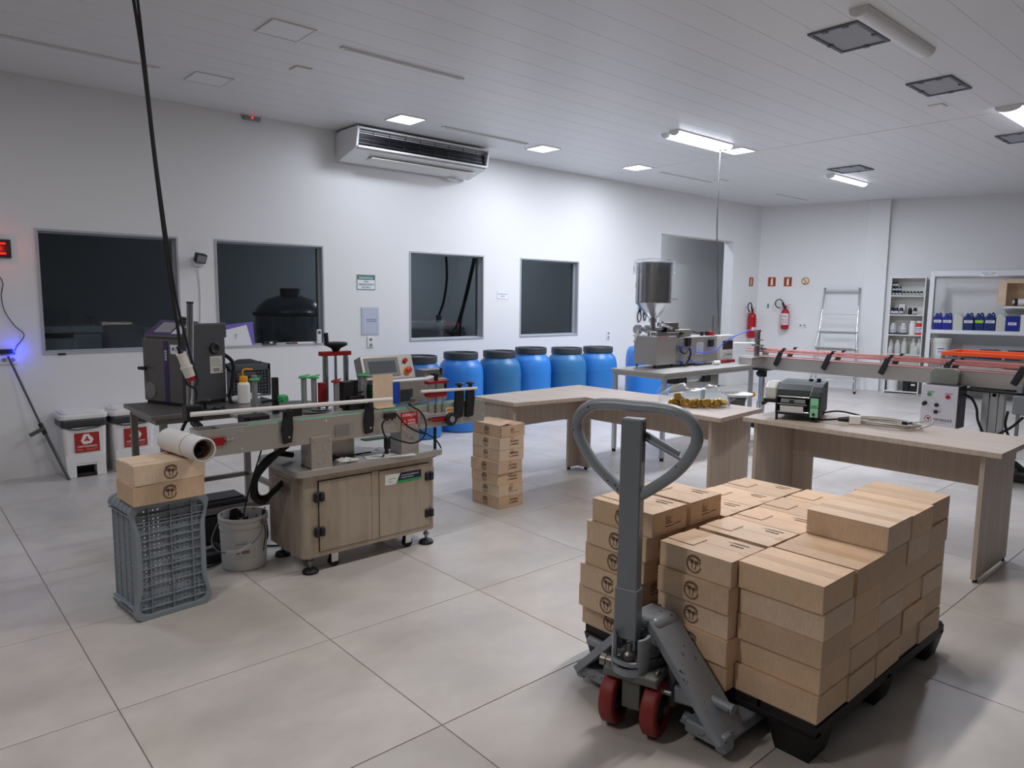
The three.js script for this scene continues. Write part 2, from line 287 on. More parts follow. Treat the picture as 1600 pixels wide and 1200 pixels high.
// ================================================================ ON THE WINDOW WALL
{ // air conditioner hung under the ceiling
  const t = worldThing('air_conditioner', 'long white ceiling air conditioner with dark louvred front above the windows', 'air conditioner', [3.2, 2.95, ZW]);
  const x0 = 2.34, x1 = 4.08, prof = [[0.0, 3.22], [0.02, 3.255], [0.1, 3.268], [0.46, 3.268], [0.47, 3.25], [0.43, 3.075], [0.40, 3.05], [0.06, 2.965], [0.02, 2.975], [0, 3.02]];
  const body = (q) => ext(shape(q), x1 - x0, 0.006).rotateY(-PI / 2).translate(x1, 0, ZW + 0.01);
  const inner = prof.map(([a, b]) => [a, b]); inner[3] = [0.415, 3.268]; inner[4] = [0.405, 3.25]; inner[5] = [0.385, 3.09];
  part(t, 'casing', ext(shape(inner), x1 - x0 - 0.05, 0.004).rotateY(-PI / 2).translate(x1 - 0.025, 0, ZW + 0.01), M.whiteMetal);
  for (const x of [x0, x1 - 0.028]) part(t, 'side_cover', ext(shape(prof), 0.028, 0.006).rotateY(-PI / 2).translate(x + 0.028, 0, ZW + 0.01), M.whiteMetal);
  part(t, 'bottom_rim', bar([x0 + 0.02, 3.072, ZW + 0.44], [x1 - 0.02, 3.072, ZW + 0.44], 0.022, 0.02, 0.004), M.white);
  part(t, 'top_rim', bar([x0 + 0.02, 3.252, ZW + 0.47], [x1 - 0.02, 3.252, ZW + 0.47], 0.03, 0.018, 0.004), M.white);
  part(t, 'grille_back', bar([x0 + 0.03, 3.165, ZW + 0.405], [x1 - 0.03, 3.165, ZW + 0.405], 0.01, 0.15, 0.001), M.blackMetal);
  for (let i = 0; i < 4; i++) part(t, 'louvre', bar([x0 + 0.03, 3.105 + i * 0.036, ZW + 0.43 + i * 0.009], [x1 - 0.03, 3.105 + i * 0.036, ZW + 0.43 + i * 0.009], 0.028, 0.003, 0.001), M.black);
  for (let i = 1; i < 9; i++) part(t, 'louvre_pin', bar([x0 + i * 0.194, 3.09, ZW + 0.432], [x0 + i * 0.194, 3.235, ZW + 0.46], 0.006, 0.006, 0.001), M.darkPlastic);
  part(t, 'drip_panel', [bar([x0 + 0.25, 3.0, ZW + 0.2], [x1 - 0.1, 3.0, ZW + 0.2], 0.26, 0.012, 0.003)].map((g) => g), M.offwhite);
  part(t, 'drain_pipe', rod([3.75, 2.955, ZW + 0.08], [3.9, 2.95, ZW + 0.1], 0.014), M.offwhite);
}
const onFar = (name, label, cat, x, y, group) => thing(name, label, cat, [x, y, ZW], 0, group);
{
  const t = onFar('wall_display', 'black wall display with a glowing red digit cut by the left edge', 'display', -0.72, 1.9);
  part(t, 'housing', cb(0.28, 0.145, 0.03, 0.004).translate(0, 0, 0.015), M.black);
  const seg = std(0x300404, 0.4, 0, { emissive: 0xff1408, emissiveIntensity: 3.2 });
  part(t, 'digit', [[0.062, 0.04, 0.045, 0.011], [0.062, -0.04, 0.045, 0.011], [0.035, 0.02, 0.011, 0.034], [0.035, -0.02, 0.011, 0.034]].map(([x, y, w, h]) => cb(w, h, 0.004, 0.001).translate(x + 0.02, y, 0.031)), seg);
  const l = new THREE.PointLight(0xff1408, 0.02, 1); l.position.set(-0.65, 1.9, ZW + 0.06); l.name = 'display_light'; l.castShadow = true; scene.add(l);
  const w = onFar('thin_wire', 'thin black wire hanging down the wall beside the first window', 'wire', -0.68, 1.8);
  part(w, 'strand', tube([[0, 0.02, 0.012], [-0.02, -0.05, 0.008], [0.03, -0.17, 0.006], [0.015, -0.28, 0.006], [0.03, -0.4, 0.006], [0.09, -0.52, 0.006], [0.15, -0.6, 0.008], [0.09, -0.7, 0.01], [0.07, -0.76, 0.02]], 0.003), M.black);
  const b = onFar('network_box', 'small black wall box with a bright blue light above a socket', 'box', -0.64, 1.065);
  part(b, 'housing', cb(0.09, 0.035, 0.035, 0.004).translate(-0.02, 0.004, 0.018), M.black);
  part(b, 'indicator', new THREE.SphereGeometry(0.011, 12, 8).translate(0.032, 0.006, 0.03), std(0x0010a0, 0.4, 0, { emissive: 0x1420ff, emissiveIntensity: 6 }));
  const lb = new THREE.PointLight(0x2030ff, 0.03, 1); lb.position.set(-0.606, 1.071, ZW + 0.06); lb.name = 'indicator_light'; lb.castShadow = true; scene.add(lb);
  const s = onFar('wall_socket', 'white wall socket under the box with the blue light', 'socket', -0.65, 1.0); plate(s, 0.12, 0.075);
}
function plate(t, w, h) { part(t, 'plate', cb(w, h, 0.012, 0.004).translate(0, 0, 0.006), M.white); for (const s of [-1, 1]) part(t, 'outlet', vcyl(0, 0, 0.006, 0, 0.016).rotateX(PI / 2).translate(h > w ? 0 : s * w / 4, h > w ? s * h / 4 : 0, 0.011), M.grey); }
{
  const s2 = onFar('wall_socket', 'white upright wall switch plate below the pinned paper', 'socket', 2.733, 1.037); plate(s2, 0.085, 0.12);
  const s3 = onFar('wall_socket', 'small white socket on the wall above the fifth blue drum', 'socket', 6.8, 1.01); plate(s3, 0.08, 0.12);
  const e = onFar('emergency_light', 'small black and white emergency spotlight between the first two windows', 'lamp', 0.885, 1.88);
  part(e, 'base', cb(0.1, 0.09, 0.05, 0.01).translate(0, -0.02, 0.025), M.white);
  const hd = part(e, 'lamp_head', cb(0.1, 0.085, 0.06, 0.006).rotateX(0.35).rotateZ(-0.15).translate(0, 0.01, 0.075), M.black);
  hd.add(mesh('lens', cb(0.078, 0.064, 0.006, 0.002).rotateX(0.35).rotateZ(-0.15).translate(0, -0.001, 0.106), M.grey));
  part(e, 'cable', tube([[0, -0.06, 0.01], [0.01, -0.3, 0.005], [0.0, -0.6, 0.005]], 0.004), M.white);
  const a = onFar('smoke_alarm', 'small flat alarm with a red spark of light under the ceiling edge', 'alarm', 1.44, 3.262);
  part(a, 'housing', cb(0.17, 0.045, 0.04, 0.008).translate(0, 0, 0.02), M.greyPlastic);
  part(a, 'indicator', new THREE.SphereGeometry(0.008, 10, 8).translate(0, 0, 0.042), std(0x500000, 0.4, 0, { emissive: 0xff2010, emissiveIntensity: 3 }));
  part(a, 'holder', cb(0.2, 0.012, 0.05, 0.003).translate(0, 0.022, 0.025), M.white);
}
function sign(name, label, cat, x, y, w, h, tex, pos, turn = 0, group = '') {
  const t = thing(name, label, cat, pos || [x, y, ZW], turn, group);
  part(t, 'backing', cb(w, h, 0.004, 0.0008).translate(0, 0, 0.002), M.white);
  part(t, 'face', new THREE.PlaneGeometry(w - 0.002, h - 0.002).translate(0, 0, 0.0046), print(tex));
  return t;
}
const txt = (c, s, x, y, px, col = '#222', font = 'sans-serif', bold = 'bold ', al = 'center', maxw) => { c.font = bold + px + 'px ' + font; c.fillStyle = col; c.textAlign = al; c.textBaseline = 'middle'; c.fillText(s, x, y, maxw); };
sign('safety_sign', 'green headed safety notice about wearing protective gear', 'sign', 2.687, 1.706, 0.235, 0.168, paint(280, 200, (c, w, h) => {
  c.fillStyle = '#e4ecee'; c.fillRect(0, 0, w, h); c.strokeStyle = '#5e6f78'; c.lineWidth = 8; c.strokeRect(4, 4, w - 8, h - 8); c.fillStyle = '#1f6b5c'; c.fillRect(10, 10, w - 20, 56);
  txt(c, 'SEGURANÇA', w / 2, 40, 38, '#e6f2ee', 'sans-serif', 'bold ', 'center', w - 40); txt(c, 'USO', w / 2, 92, 34, '#22303c'); txt(c, 'OBRIGATÓRIO', w / 2, 130, 34, '#22303c', 'sans-serif', 'bold ', 'center', w - 36); txt(c, 'DE EPI\'S', w / 2, 168, 34, '#22303c');
}));
{
  const t = sign('paper_notice', 'white paper in a clear sleeve pinned below the safety notice', 'notice', 2.728, 1.27, 0.21, 0.297, paint(210, 297, (c, w, h) => { c.fillStyle = '#e9eaf4'; c.fillRect(0, 0, w, h); c.strokeStyle = '#c2c4d0'; c.lineWidth = 3; c.strokeRect(10, 12, w - 20, h - 28); txt(c, 'PROCEDIMENTO', 125, 128, 17, '#555a6b'); txt(c, 'DE ROTULAGEM', 125, 148, 17, '#555a6b'); }));
  part(t, 'sleeve', cb(0.235, 0.325, 0.001, 0).translate(0, 0, 0.0068), M.clear);
}
sign('paper_notice', 'small white printed card on the wall between the third and fourth windows', 'notice', 4.7, 1.587, 0.185, 0.1, paint(220, 120, (c, w, h) => { c.fillStyle = '#eef0f8'; c.fillRect(0, 0, w, h); c.strokeStyle = '#c9ccd8'; c.lineWidth = 3; c.strokeRect(2, 2, w - 4, h - 4); txt(c, 'MATÉRIA PRIMA', w / 2, 46, 24, '#4c5163'); txt(c, 'LÍQUIDA', w / 2, 80, 22, '#4c5163'); }));
{ // small things on the window sills
  const r = thing('remote_control', 'white air conditioner remote standing in the corner of the second window', 'remote', [2.1, 1.043, ZW + 0.015]);
  part(r, 'case', bb(-0.026, 0.026, 0, 0.15, -0.012, 0.012, 0.006), M.white); part(r, 'display', bb(-0.017, 0.017, 0.1, 0.135, 0.011, 0.0135, 0.001), M.darkGrey);
  part(r, 'keys', [0, 1, 2, 3, 4, 5].map((i) => cb(0.009, 0.006, 0.003, 0.001).translate((i % 2 - 0.5) * 0.02, 0.03 + (i >> 1) * 0.02, 0.012)), M.grey);
  const er = thing('board_eraser', 'black board eraser lying on the sill of the second window', 'eraser', [1.56, 1.043, ZW - 0.005]); part(er, 'handle', bb(-0.07, 0.07, 0.016, 0.04, -0.025, 0.025, 0.006), M.black); part(er, 'felt', bb(-0.068, 0.068, 0, 0.018, -0.023, 0.023, 0.003), M.darkGrey); part(er, 'label', bb(-0.005, 0.025, 0.018, 0.035, 0.0245, 0.0255, 0), M.white);
  const mk = thing('marker_pen', 'white marker pen with a red end on the window sill', 'pen', [1.88, 1.053, ZW]); part(mk, 'barrel', rod([-0.04, 0, 0], [0.16, 0, 0], 0.01), M.white); part(mk, 'cap', rod([-0.06, 0, 0], [-0.02, 0, 0], 0.0115), M.redPaint);
  const m2 = thing('marker_pen', 'short black capped marker pen left of the red ended one', 'pen', [1.77, 1.052, ZW]); part(m2, 'barrel', rod([-0.03, 0, 0], [0.03, 0, 0], 0.0095), M.black); part(m2, 'cap', rod([0.0, 0, 0], [0.045, 0, 0], 0.0105), M.darkGrey);
  const f = thing('folder', 'purple folder leaning against the glass of the second window', 'folder', [1.2, 1.043, ZW - 0.035]);
  part(f, 'cover', ext(shape([[-0.18, 0], [0.22, 0], [0.21, 0.24], [-0.18, 0.2]]), 0.006).rotateX(-0.06), std(0x7a6cc0, 0.4));
  const d = thing('paper_sheet', 'white sheet with a pale print leaning in front of the purple folder', 'paper', [1.2, 1.043, ZW - 0.022]);
  part(d, 'page', ext(shape([[-0.2, 0], [0.19, 0.003], [0.14, 0.21], [-0.19, 0.135]]), 0.003).rotateX(-0.05), M.paper);
  part(d, 'sketch', [tube([[0.02, 0.07, 0.005], [0.03, 0.1, 0.003], [0.02, 0.12, 0.002], [0.05, 0.11, 0.002]], 0.0015)], M.grey);
  const lt = thing('window_latch', 'small dark latch on the sill of the first window', 'latch', [-0.27, 1.03, ZW + 0.006]); part(lt, 'body', cb(0.06, 0.016, 0.014, 0.003), M.black); part(lt, 'tab', cb(0.02, 0.008, 0.022, 0.002).translate(-0.02, 0, 0.004), M.black);
}
{ // key board and signs by the doorway
  const g = sign('door_sign', 'small green and white sign half hidden behind the steel hopper', 'sign', 7.47, 1.7, 0.12, 0.24, paint(120, 240, (c, w, h) => { c.fillStyle = '#dfe6ea'; c.fillRect(0, 0, w, h); c.fillStyle = '#2f7a6a'; c.fillRect(6, 6, w - 12, 80); txt(c, 'SAÍDA', w / 2, 46, 34, '#e8f2ee', 'sans-serif', 'bold ', 'center', 100); c.fillStyle = '#556'; c.fillRect(30, 120, 60, 22); c.fillRect(40, 180, 40, 30); }));
  const k = thing('hanging_cables', 'dark cables with plugs hanging from a hook beside the doorway', 'cable', [7.55, 1.42, ZW]);
  part(k, 'hook', [cb(0.2, 0.03, 0.012, 0.003).translate(0.03, 0.03, 0.006), rod([-0.03, 0.03, 0], [-0.03, 0.02, 0.04], 0.005), rod([0.1, 0.03, 0], [0.1, 0.02, 0.04], 0.005)], M.white);
  part(k, 'cord', [tube([[-0.03, 0.02, 0.03], [-0.08, -0.12, 0.02], [-0.05, -0.22, 0.02], [0.0, -0.18, 0.02], [-0.02, -0.05, 0.03]], 0.008), tube([[0.1, 0.02, 0.03], [0.06, -0.1, 0.02], [0.1, -0.2, 0.02], [0.14, -0.1, 0.02], [0.1, 0, 0.03]], 0.008)], M.black);
  part(k, 'plug', [cb(0.035, 0.09, 0.03, 0.008).translate(-0.03, -0.03, 0.025), cb(0.035, 0.1, 0.03, 0.008).translate(0.1, -0.06, 0.025)], M.black);
  const ps = sign('paper_notice', 'small notice on the passage wall seen through the doorway', 'notice', 9.98, 1.5, 0.2, 0.03, paint(200, 40, (c, w, h) => { c.fillStyle = '#cfd3da'; c.fillRect(0, 0, w, h); txt(c, 'EXPEDIÇÃO', w / 2, 22, 26, '#555b66'); }), [10.3, 1.57, -6.498]);
}
// hanging power cables in front of the left windows
{
  const t = worldThing('hanging_power_cable', 'pair of black power cables dropping from the ceiling to a red and white plug', 'cable', [-0.45, 0, -1.55]), z = -1.55;
  part(t, 'cable', tube([[-0.56, H, z], [-0.507, 2.8, z], [-0.484, 2.58, z], [-0.449, 2.08, z], [-0.407, 1.57, z], [-0.385, 1.365, z], [-0.375, 1.25, z]], 0.0075, 60), M.rubber);
  part(t, 'cable', tube([[-0.53, H, z - 0.01], [-0.491, 2.8, z], [-0.472, 2.56, z - 0.01], [-0.44, 2.08, z - 0.01], [-0.385, 1.5, z], [-0.365, 1.38, z + 0.01], [-0.33, 1.2, z + 0.02], [-0.316, 1.14, z + 0.03], [-0.332, 1.11, z + 0.045], [-0.36, 1.115, z + 0.045], [-0.377, 1.15, z + 0.04]], 0.0062, 80), M.rubber);
  part(t, 'cable', tube([[-0.33, 1.11, z + 0.02], [-0.315, 1.07, z], [-0.322, 1.04, z]], 0.006, 12), M.rubber);
  const A = V3(-0.378, 1.268, z), B = V3(-0.336, 1.16, z), at = (k) => { const p = A.clone().lerp(B, k); return [p.x, p.y, p.z]; };
  part(t, 'gland', rod(at(-0.3), at(0.02), 0.008, 12, 0.013), M.black);
  part(t, 'plug_body', [rod(at(0), at(0.55), 0.021, 18, 0.025), rod(at(-0.01), at(0.06), 0.0235, 18)], M.offwhite);
  part(t, 'plug_sleeve', [rod(at(0.53), at(1), 0.0285, 18), rod(at(0.55), at(0.64), 0.031, 18)], M.offwhite);
  part(t, 'plug_face', rod(at(0.94), at(1.16), 0.027, 18), M.redPaint);
}
{
  const t = thing('ceiling_cable_drop', 'thin dark cable hanging from the lit tube fitting to the filling machine', 'cable', [5.9, 0, -2.78]);
  part(t, 'cable', tube([[0, H - 0.02, 0.02], [-0.01, 2.6, 0.02], [-0.005, 2.2, 0.03], [-0.06, 1.7, 0.1], [-0.16, 1.25, 0.2], [-0.22, 1.17, 0.25]], 0.007, 60), M.rubber);
  part(t, 'ceiling_rose', vcyl(0, H - 0.05, H, 0, 0.02), M.white);
}
// ================================================================ ON AND BY THE SLANTING RIGHT WALL
{
  const ICON = (k) => paint(160, 200, (c, w, h) => {
    c.fillStyle = '#e9b98c'; c.fillRect(0, 0, w, h); c.fillStyle = '#8e2a24'; c.fillRect(10, 10, w - 20, h - 20); c.fillStyle = '#f0dcb4';
    if (k) { c.fillRect(56, 62, 48, 112); c.beginPath(); c.arc(80, 62, 24, PI, 0); c.fill(); c.fillRect(72, 24, 16, 20); c.fillRect(84, 28, 36, 8); } else { c.beginPath(); c.moveTo(80, 178); c.lineTo(40, 110); c.lineTo(64, 110); c.lineTo(64, 26); c.lineTo(96, 26); c.lineTo(96, 110); c.lineTo(120, 110); c.fill(); }
  });
  const i1 = ICON(1);
  sign('fire_sign', 'narrow looking red extinguisher sign on the wall next to the doorway', 'sign', 10.79, 1.9, 0.15, 0.175, i1);
  sign('fire_sign', 'red extinguisher sign left of the other two on the slanting wall', 'sign', 0, 0, 0.15, 0.18, i1, onRight(0.244, 0, 1.905), RW.turn);
  sign('fire_sign', 'red sign above the extinguisher with the white label', 'sign', 0, 0, 0.15, 0.18, i1, onRight(0.527, 0, 1.905), RW.turn);
  sign('no_smoking_sign', 'cream round sign with a slash on the slanting wall', 'sign', 0, 0, 0.17, 0.17, paint(180, 180, (c, w) => { c.fillStyle = '#efe6dd'; c.fillRect(0, 0, w, w); c.fillStyle = '#f0d9ae'; c.beginPath(); c.arc(90, 82, 66, 0, 7); c.fill(); c.strokeStyle = '#5c3a34'; c.lineWidth = 12; c.beginPath(); c.arc(90, 82, 66, 0, 7); c.stroke(); c.beginPath(); c.moveTo(44, 36); c.lineTo(136, 128); c.stroke(); c.fillStyle = '#2b2220'; c.fillRect(64, 116, 34, 20); }), onRight(0.83, 0, 1.907), RW.turn);
  const hk = thing('wall_hook', 'small grey empty bracket on the wall between the two extinguishers', 'bracket', onRight(0.2, 0, 1.458), RW.turn);
  part(hk, 'plate', cb(0.03, 0.08, 0.006, 0.002).translate(0, 0, 0.003), M.grey); part(hk, 'prong', [rod([0, 0.01, 0.005], [0, 0.0, 0.05], 0.006), rod([0, 0, 0.05], [0, 0.03, 0.055], 0.006)], M.grey);
  const so = thing('wall_socket', 'white double socket plate on the wall left of the ladder', 'socket', onRight(0.825, 0, 1.11), RW.turn); plate(so, 0.13, 0.085);
  function extinguisher(label, pos, turn, r, h, y0, white) {
    const t = thing('fire_extinguisher', label, 'fire extinguisher', [pos[0], y0, pos[2]], turn);
    part(t, 'cylinder', lathe([[0, 0.012], [r * 0.7, 0], [r * 0.95, 0.012], [r, 0.03], [r, h * 0.8], [r * 0.88, h * 0.9], [r * 0.5, h * 0.97], [r * 0.28, h], [0, h]]), M.redPaint);
    part(t, 'valve', [vcyl(0, h, h + 0.04, 0, 0.016), cb(0.05, 0.02, 0.03, 0.004).translate(0, h + 0.045, 0)], M.red);
    part(t, 'lever', [bar([-0.01, h + 0.06, 0], [0.09, h + 0.075, 0.02], 0.016, 0.006), bar([0, h + 0.035, 0], [0.085, h + 0.02, 0.02], 0.016, 0.006)], M.red);
    part(t, 'hose', tube([[-0.015, h + 0.045, 0], [-0.05, h + 0.12, 0.01], [-0.1, h + 0.17, 0.01], [-0.16, h + 0.15, 0.01], [-0.185, h + 0.09, 0.01], [-0.15, h + 0.03, 0.01], [-0.1, h + 0.015, 0.01]], 0.0095, 50), M.rubber);
    part(t, 'nozzle', rod([-0.06, h + 0.11, 0.01], [-0.015, h + 0.0, 0.012], 0.014, 12, 0.02), M.black);
    part(t, 'bracket', cb(0.03, 0.06, r + 0.03, 0.003).translate(0, h * 0.9, -r / 2 - 0.005), M.grey);
    part(t, 'label', ext(shape(rrect(-r * 0.86, r * 0.86, white ? h * 0.22 : h * 0.3, white ? h * 0.8 : h * 0.42, 0.004)), 0.002), print(paint(160, 200, (c, w, q) => { c.fillStyle = '#e6dcdc'; c.fillRect(0, 0, w, q); txt(c, 'PQS', 80, 50, 40, '#6a4650'); c.fillStyle = '#a98a90'; for (let i = 0; i < 5; i++) c.fillRect(28, 90 + i * 20, 104, 8); })));
    const lb = t.children[t.children.length - 1]; lb.geometry = metric(new THREE.CylinderGeometry(r + 0.0015, r + 0.0015, (white ? 0.55 : 0.13) * h, 24, 1, true, -1.1, 2.2).translate(0, (white ? 0.5 : 0.36) * h, 0), true);
  }
  extinguisher('taller plain red extinguisher hanging right beside the doorway', [10.74, 0, -5.06], 0, 0.075, 0.48, 0.86, false);
  extinguisher('red extinguisher with a large white label on the slanting wall', onRight(0.527, 0.09), RW.turn, 0.07, 0.38, 1.03, true);
}
{ // folding stepladder leaning on the wall
  const [px, , pz] = onRight(1.46, 0.06);
  const t = thing('stepladder', 'aluminium stepladder leaning against the wall between extinguisher and pillar', 'ladder', [px, 0, pz], RW.turn);
  const at = (x, k) => [x, 1.77 * k, 0.75 * (1 - k)];
  const w = (k) => 0.36 - 0.08 * k;
  for (const s of [-1, 1]) { const r = part(t, 'rail', tube([at(s * w(0), 0), at(s * w(0.45), 0.45), at(s * (w(0.55) - 0.01), 0.55), at(s * w(1), 1)], 0.014, 24), M.chrome); r.add(mesh('foot', rod(at(s * w(0), -0.004), at(s * w(0.02), 0.02), 0.019), M.rubber)); r.add(mesh('hinge', cb(0.035, 0.05, 0.05, 0.006).translate(s * w(1), 1.77, 0), M.grey)); }
  for (const k of [0.12, 0.27, 0.42, 0.58]) part(t, 'tread', [bar(at(-w(k), k), at(w(k), k), 0.07, 0.018), bar(at(-w(k), k - 0.012), at(w(k), k - 0.012), 0.012, 0.03)], k === 0.58 ? M.alu : M.chrome);
  for (const k of [0.985, 0.75]) part(t, 'cross_bar', bar(at(-w(k), k), at(w(k), k), 0.02, k > 0.9 ? 0.04 : 0.01), M.alu);
  for (const s of [-1, 1]) part(t, 'rear_leg', rod([s * 0.31, 0.02, 0.42], [s * 0.29, 1.0, 0.25], 0.011), M.chrome);
  part(t, 'rear_brace', rod([-0.3, 0.4, 0.355], [0.3, 0.4, 0.355], 0.008), M.chrome);
}
function bottle(name, label, cat, pos, turn, r, h, m, capm, o = {}) {
  const t = thing(name, label, cat, pos, turn, o.group || '');
  const k = o.neck || 0.3, b = h * (o.body || 0.66);
  part(t, 'body', lathe([[0, 0], [r * 0.9, 0], [r, 0.006], [r, b * 0.5], [r, b], [r * 0.9, b + (h * 0.86 - b) * 0.35], [r * (k + 0.12), b + (h * 0.86 - b) * 0.85], [r * k, h * 0.86], [r * k, h * 0.9], [0, h * 0.9]], 0, 0, 0, 18), m);
  part(t, 'cap', vcyl(0, h * 0.86, h, 0, r * k * 1.25, r * k * 1.2, 14), capm);
  if (o.label) part(t, 'label', new THREE.CylinderGeometry(r + 0.001, r + 0.001, b * 0.55, 18, 1, true, -1.3, 2.6).translate(0, b * 0.5, 0), o.label);
  return t;
}
const LBL = print(paint(128, 64, (c, w, h) => { c.fillStyle = '#dfe1e8'; c.fillRect(0, 0, w, h); c.fillStyle = '#7c8296'; c.fillRect(18, 14, 92, 10); c.fillRect(18, 34, 70, 6); c.fillRect(18, 46, 80, 5); }));
{ // narrow white bookcase
  const S0 = 2.225, S1 = 2.75, D = 0.27;
  const [bx, , bz] = onRight(S0, 0.0), t = thing('bookcase', 'narrow tall white bookcase in the corner beside the pillar', 'bookcase', [bx, 0, bz], RW.turn);
  const w = S1 - S0, sh = [0.03, 0.345, 0.664, 0.995, 1.333, 1.655, 1.96];
  for (const x of [0, w - 0.018]) part(t, 'side_panel', bb(x, x + 0.018, 0, 1.975, 0.01, D, 0.002), M.white);
  part(t, 'back_panel', bb(0.004, w - 0.004, 0.02, 1.97, 0.01, 0.016, 0), M.offwhite);
  for (const y of sh) part(t, 'shelf', bb(0.017, w - 0.017, y - 0.009, y + 0.009, 0.016, D - 0.004, 0.002), M.white);
  const P = (x, z, y) => { const [a, , b] = onRight(S0 + x, z); return [a, y + 0.009, b]; };
  const dk = std(0x14161c, 0.25), gl = std(0x1d2a2a, 0.25), greenCap = std(0x1d6b4a, 0.4), amber = std(0x241c1a, 0.2);
  const g1 = 'small dark bottles stacked on the top shelf of the bookcase';
  let first = null;
  const dark = (p, lab, green) => { const o = bottle('dark_bottle', lab, 'bottle', p, RW.turn, 0.022, 0.075, gl, green ? greenCap : dk, { group: g1, neck: 0.5, label: LBL }); return o; };
  for (let i = 0; i < 9; i++) dark(P(0.05 + i * 0.052, 0.2, sh[5]), i < 3 ? 'small dark labelled bottle in the front row under the stacked ones' : 'small green capped bottle in the front row of the bookcase top shelf', i > 2);
  for (let i = 0; i < 9; i++) dark(P(0.06 + i * 0.05, 0.14, sh[5]), 'small dark bottle standing in the second row of the top shelf', i > 2);
  for (let i = 0; i < 3; i++) dark(P(0.05 + i * 0.048, 0.2, sh[5] + 0.076), 'small dark bottle stacked as second layer on the bookcase top shelf', false);
  for (let i = 0; i < 2; i++) dark(P(0.05 + i * 0.046, 0.2, sh[5] + 0.152), 'small dark bottle at the peak of the stack on the top shelf', false);
  for (const [x, lab] of [[0.055, 'first of three dark jars with white labels on the second shelf'], [0.115, 'middle of three dark jars with white labels on the second shelf'], [0.185, 'last of three dark jars with white labels on the second shelf']]) bottle('dark_jar', lab, 'jar', P(x, 0.2, sh[4]), RW.turn, 0.03, 0.115, dk, dk, { neck: 0.7, label: LBL });
  bottle('dark_jar', 'plain dark jar of the pair at the right of the second shelf', 'jar', P(0.315, 0.2, sh[4]), RW.turn, 0.033, 0.115, dk, dk, { neck: 0.65 });
  bottle('dark_jar', 'dark jar with a white label in the pair at the right', 'jar', P(0.39, 0.19, sh[4]), RW.turn, 0.033, 0.115, dk, dk, { neck: 0.65, label: LBL });
  const wb = thing('white_carton', 'small white carton behind the dark jars on the second shelf', 'carton', P(0.19, 0.1, sh[4]), RW.turn); part(wb, 'box', bb(-0.045, 0.045, 0, 0.17, -0.03, 0.03, 0.003), M.white); part(wb, 'flap', bb(-0.044, 0.044, 0.168, 0.174, -0.03, 0.03, 0.002), M.offwhite);
  bottle('reagent_bottle', 'square white labelled bottle at the left of the third shelf', 'bottle', P(0.08, 0.18, sh[3]), RW.turn, 0.052, 0.19, M.milky, M.white, { body: 0.7, neck: 0.45, label: LBL });
  bottle('reagent_bottle', 'white labelled bottle second from the left on the third shelf', 'bottle', P(0.235, 0.18, sh[3]), RW.turn, 0.052, 0.19, M.milky, M.white, { body: 0.7, neck: 0.45, label: LBL });
  const tr = thing('dark_tray', 'flat dark tray under the two labelled bottles on the third shelf', 'tray', P(0.15, 0.2, sh[3]), RW.turn); part(tr, 'base', bb(-0.135, 0.135, 0, 0.006, -0.07, 0.06, 0.002), M.darkPlastic); part(tr, 'rim', ext(shape(rect(-0.135, 0.135, -0.07, 0.06), [rect(-0.128, 0.128, -0.063, 0.053).reverse()]), 0.03, 0.001).rotateX(-PI / 2).translate(0, 0, -0.005), M.darkPlastic);
  bottle('white_bottle', 'tall plain white bottle left of the orange one', 'bottle', P(0.37, 0.2, sh[3]), RW.turn, 0.05, 0.235, M.white, M.white, { body: 0.76, neck: 0.6 });
  bottle('orange_bottle', 'orange bottle with a white cap on the third shelf', 'bottle', P(0.465, 0.19, sh[3]), RW.turn, 0.053, 0.235, std(0xc8391c, 0.4), M.white, { body: 0.74, neck: 0.6, label: LBL });
  const cb2 = [[0.06, 0.24, 0.046, 'tall clear bottle at the far left of the fourth shelf'], [0.165, 0.235, 0.05, 'wide clear bottle second on the fourth shelf'], [0.265, 0.27, 0.045, 'slim clear bottle in the middle of the fourth shelf'], [0.4, 0.265, 0.045, 'slim clear bottle right of the middle on the fourth shelf'], [0.482, 0.265, 0.04, 'clear slim bottle against the right side of the fourth shelf']];
  for (const [x, h, r, lab] of cb2) bottle('clear_bottle', lab, 'bottle', P(x, 0.13, sh[2]), RW.turn, r, h, M.milky, M.white, { neck: 0.38, body: 0.55 });
  bottle('clear_bottle', 'little clear bottle in front of the first one on the fourth shelf', 'bottle', P(0.06, 0.22, sh[2]), RW.turn, 0.04, 0.13, M.milky, M.white, { neck: 0.5, body: 0.6 });
  bottle('clear_bottle', 'little clear bottle in front at the right of the fourth shelf', 'bottle', P(0.44, 0.21, sh[2]), RW.turn, 0.037, 0.13, M.milky, M.white, { neck: 0.5, body: 0.6 });
  const tub = thing('white_tub', 'round white tub on the lowest bookcase shelf', 'tub', P(0.13, 0.14, sh[0]), RW.turn); part(tub, 'body', vcyl(0, 0, 0.16, 0, 0.085, 0.095), M.white); part(tub, 'lid', vcyl(0, 0.16, 0.185, 0, 0.1), M.white);
  for (const [x, lab] of [[0.335, 'black canister on the lowest bookcase shelf, left of its twin'], [0.44, 'black canister with a pale label at the right of the lowest shelf']]) { const c = thing('black_canister', lab, 'canister', P(x, 0.15, sh[0]), RW.turn); part(c, 'body', bb(-0.05, 0.05, 0, 0.19, -0.07, 0.07, 0.015), M.black); part(c, 'cap', vcyl(0, 0.19, 0.215, 0.03, 0.022), M.black); part(c, 'handle', tube([[0, 0.185, -0.05], [0, 0.22, -0.03], [0, 0.22, 0.0], [0, 0.19, 0.01]], 0.01), M.black); if (x > 0.4) part(c, 'label', bb(-0.03, 0.03, 0.1, 0.13, 0.07, 0.0715, 0), M.white); }
}
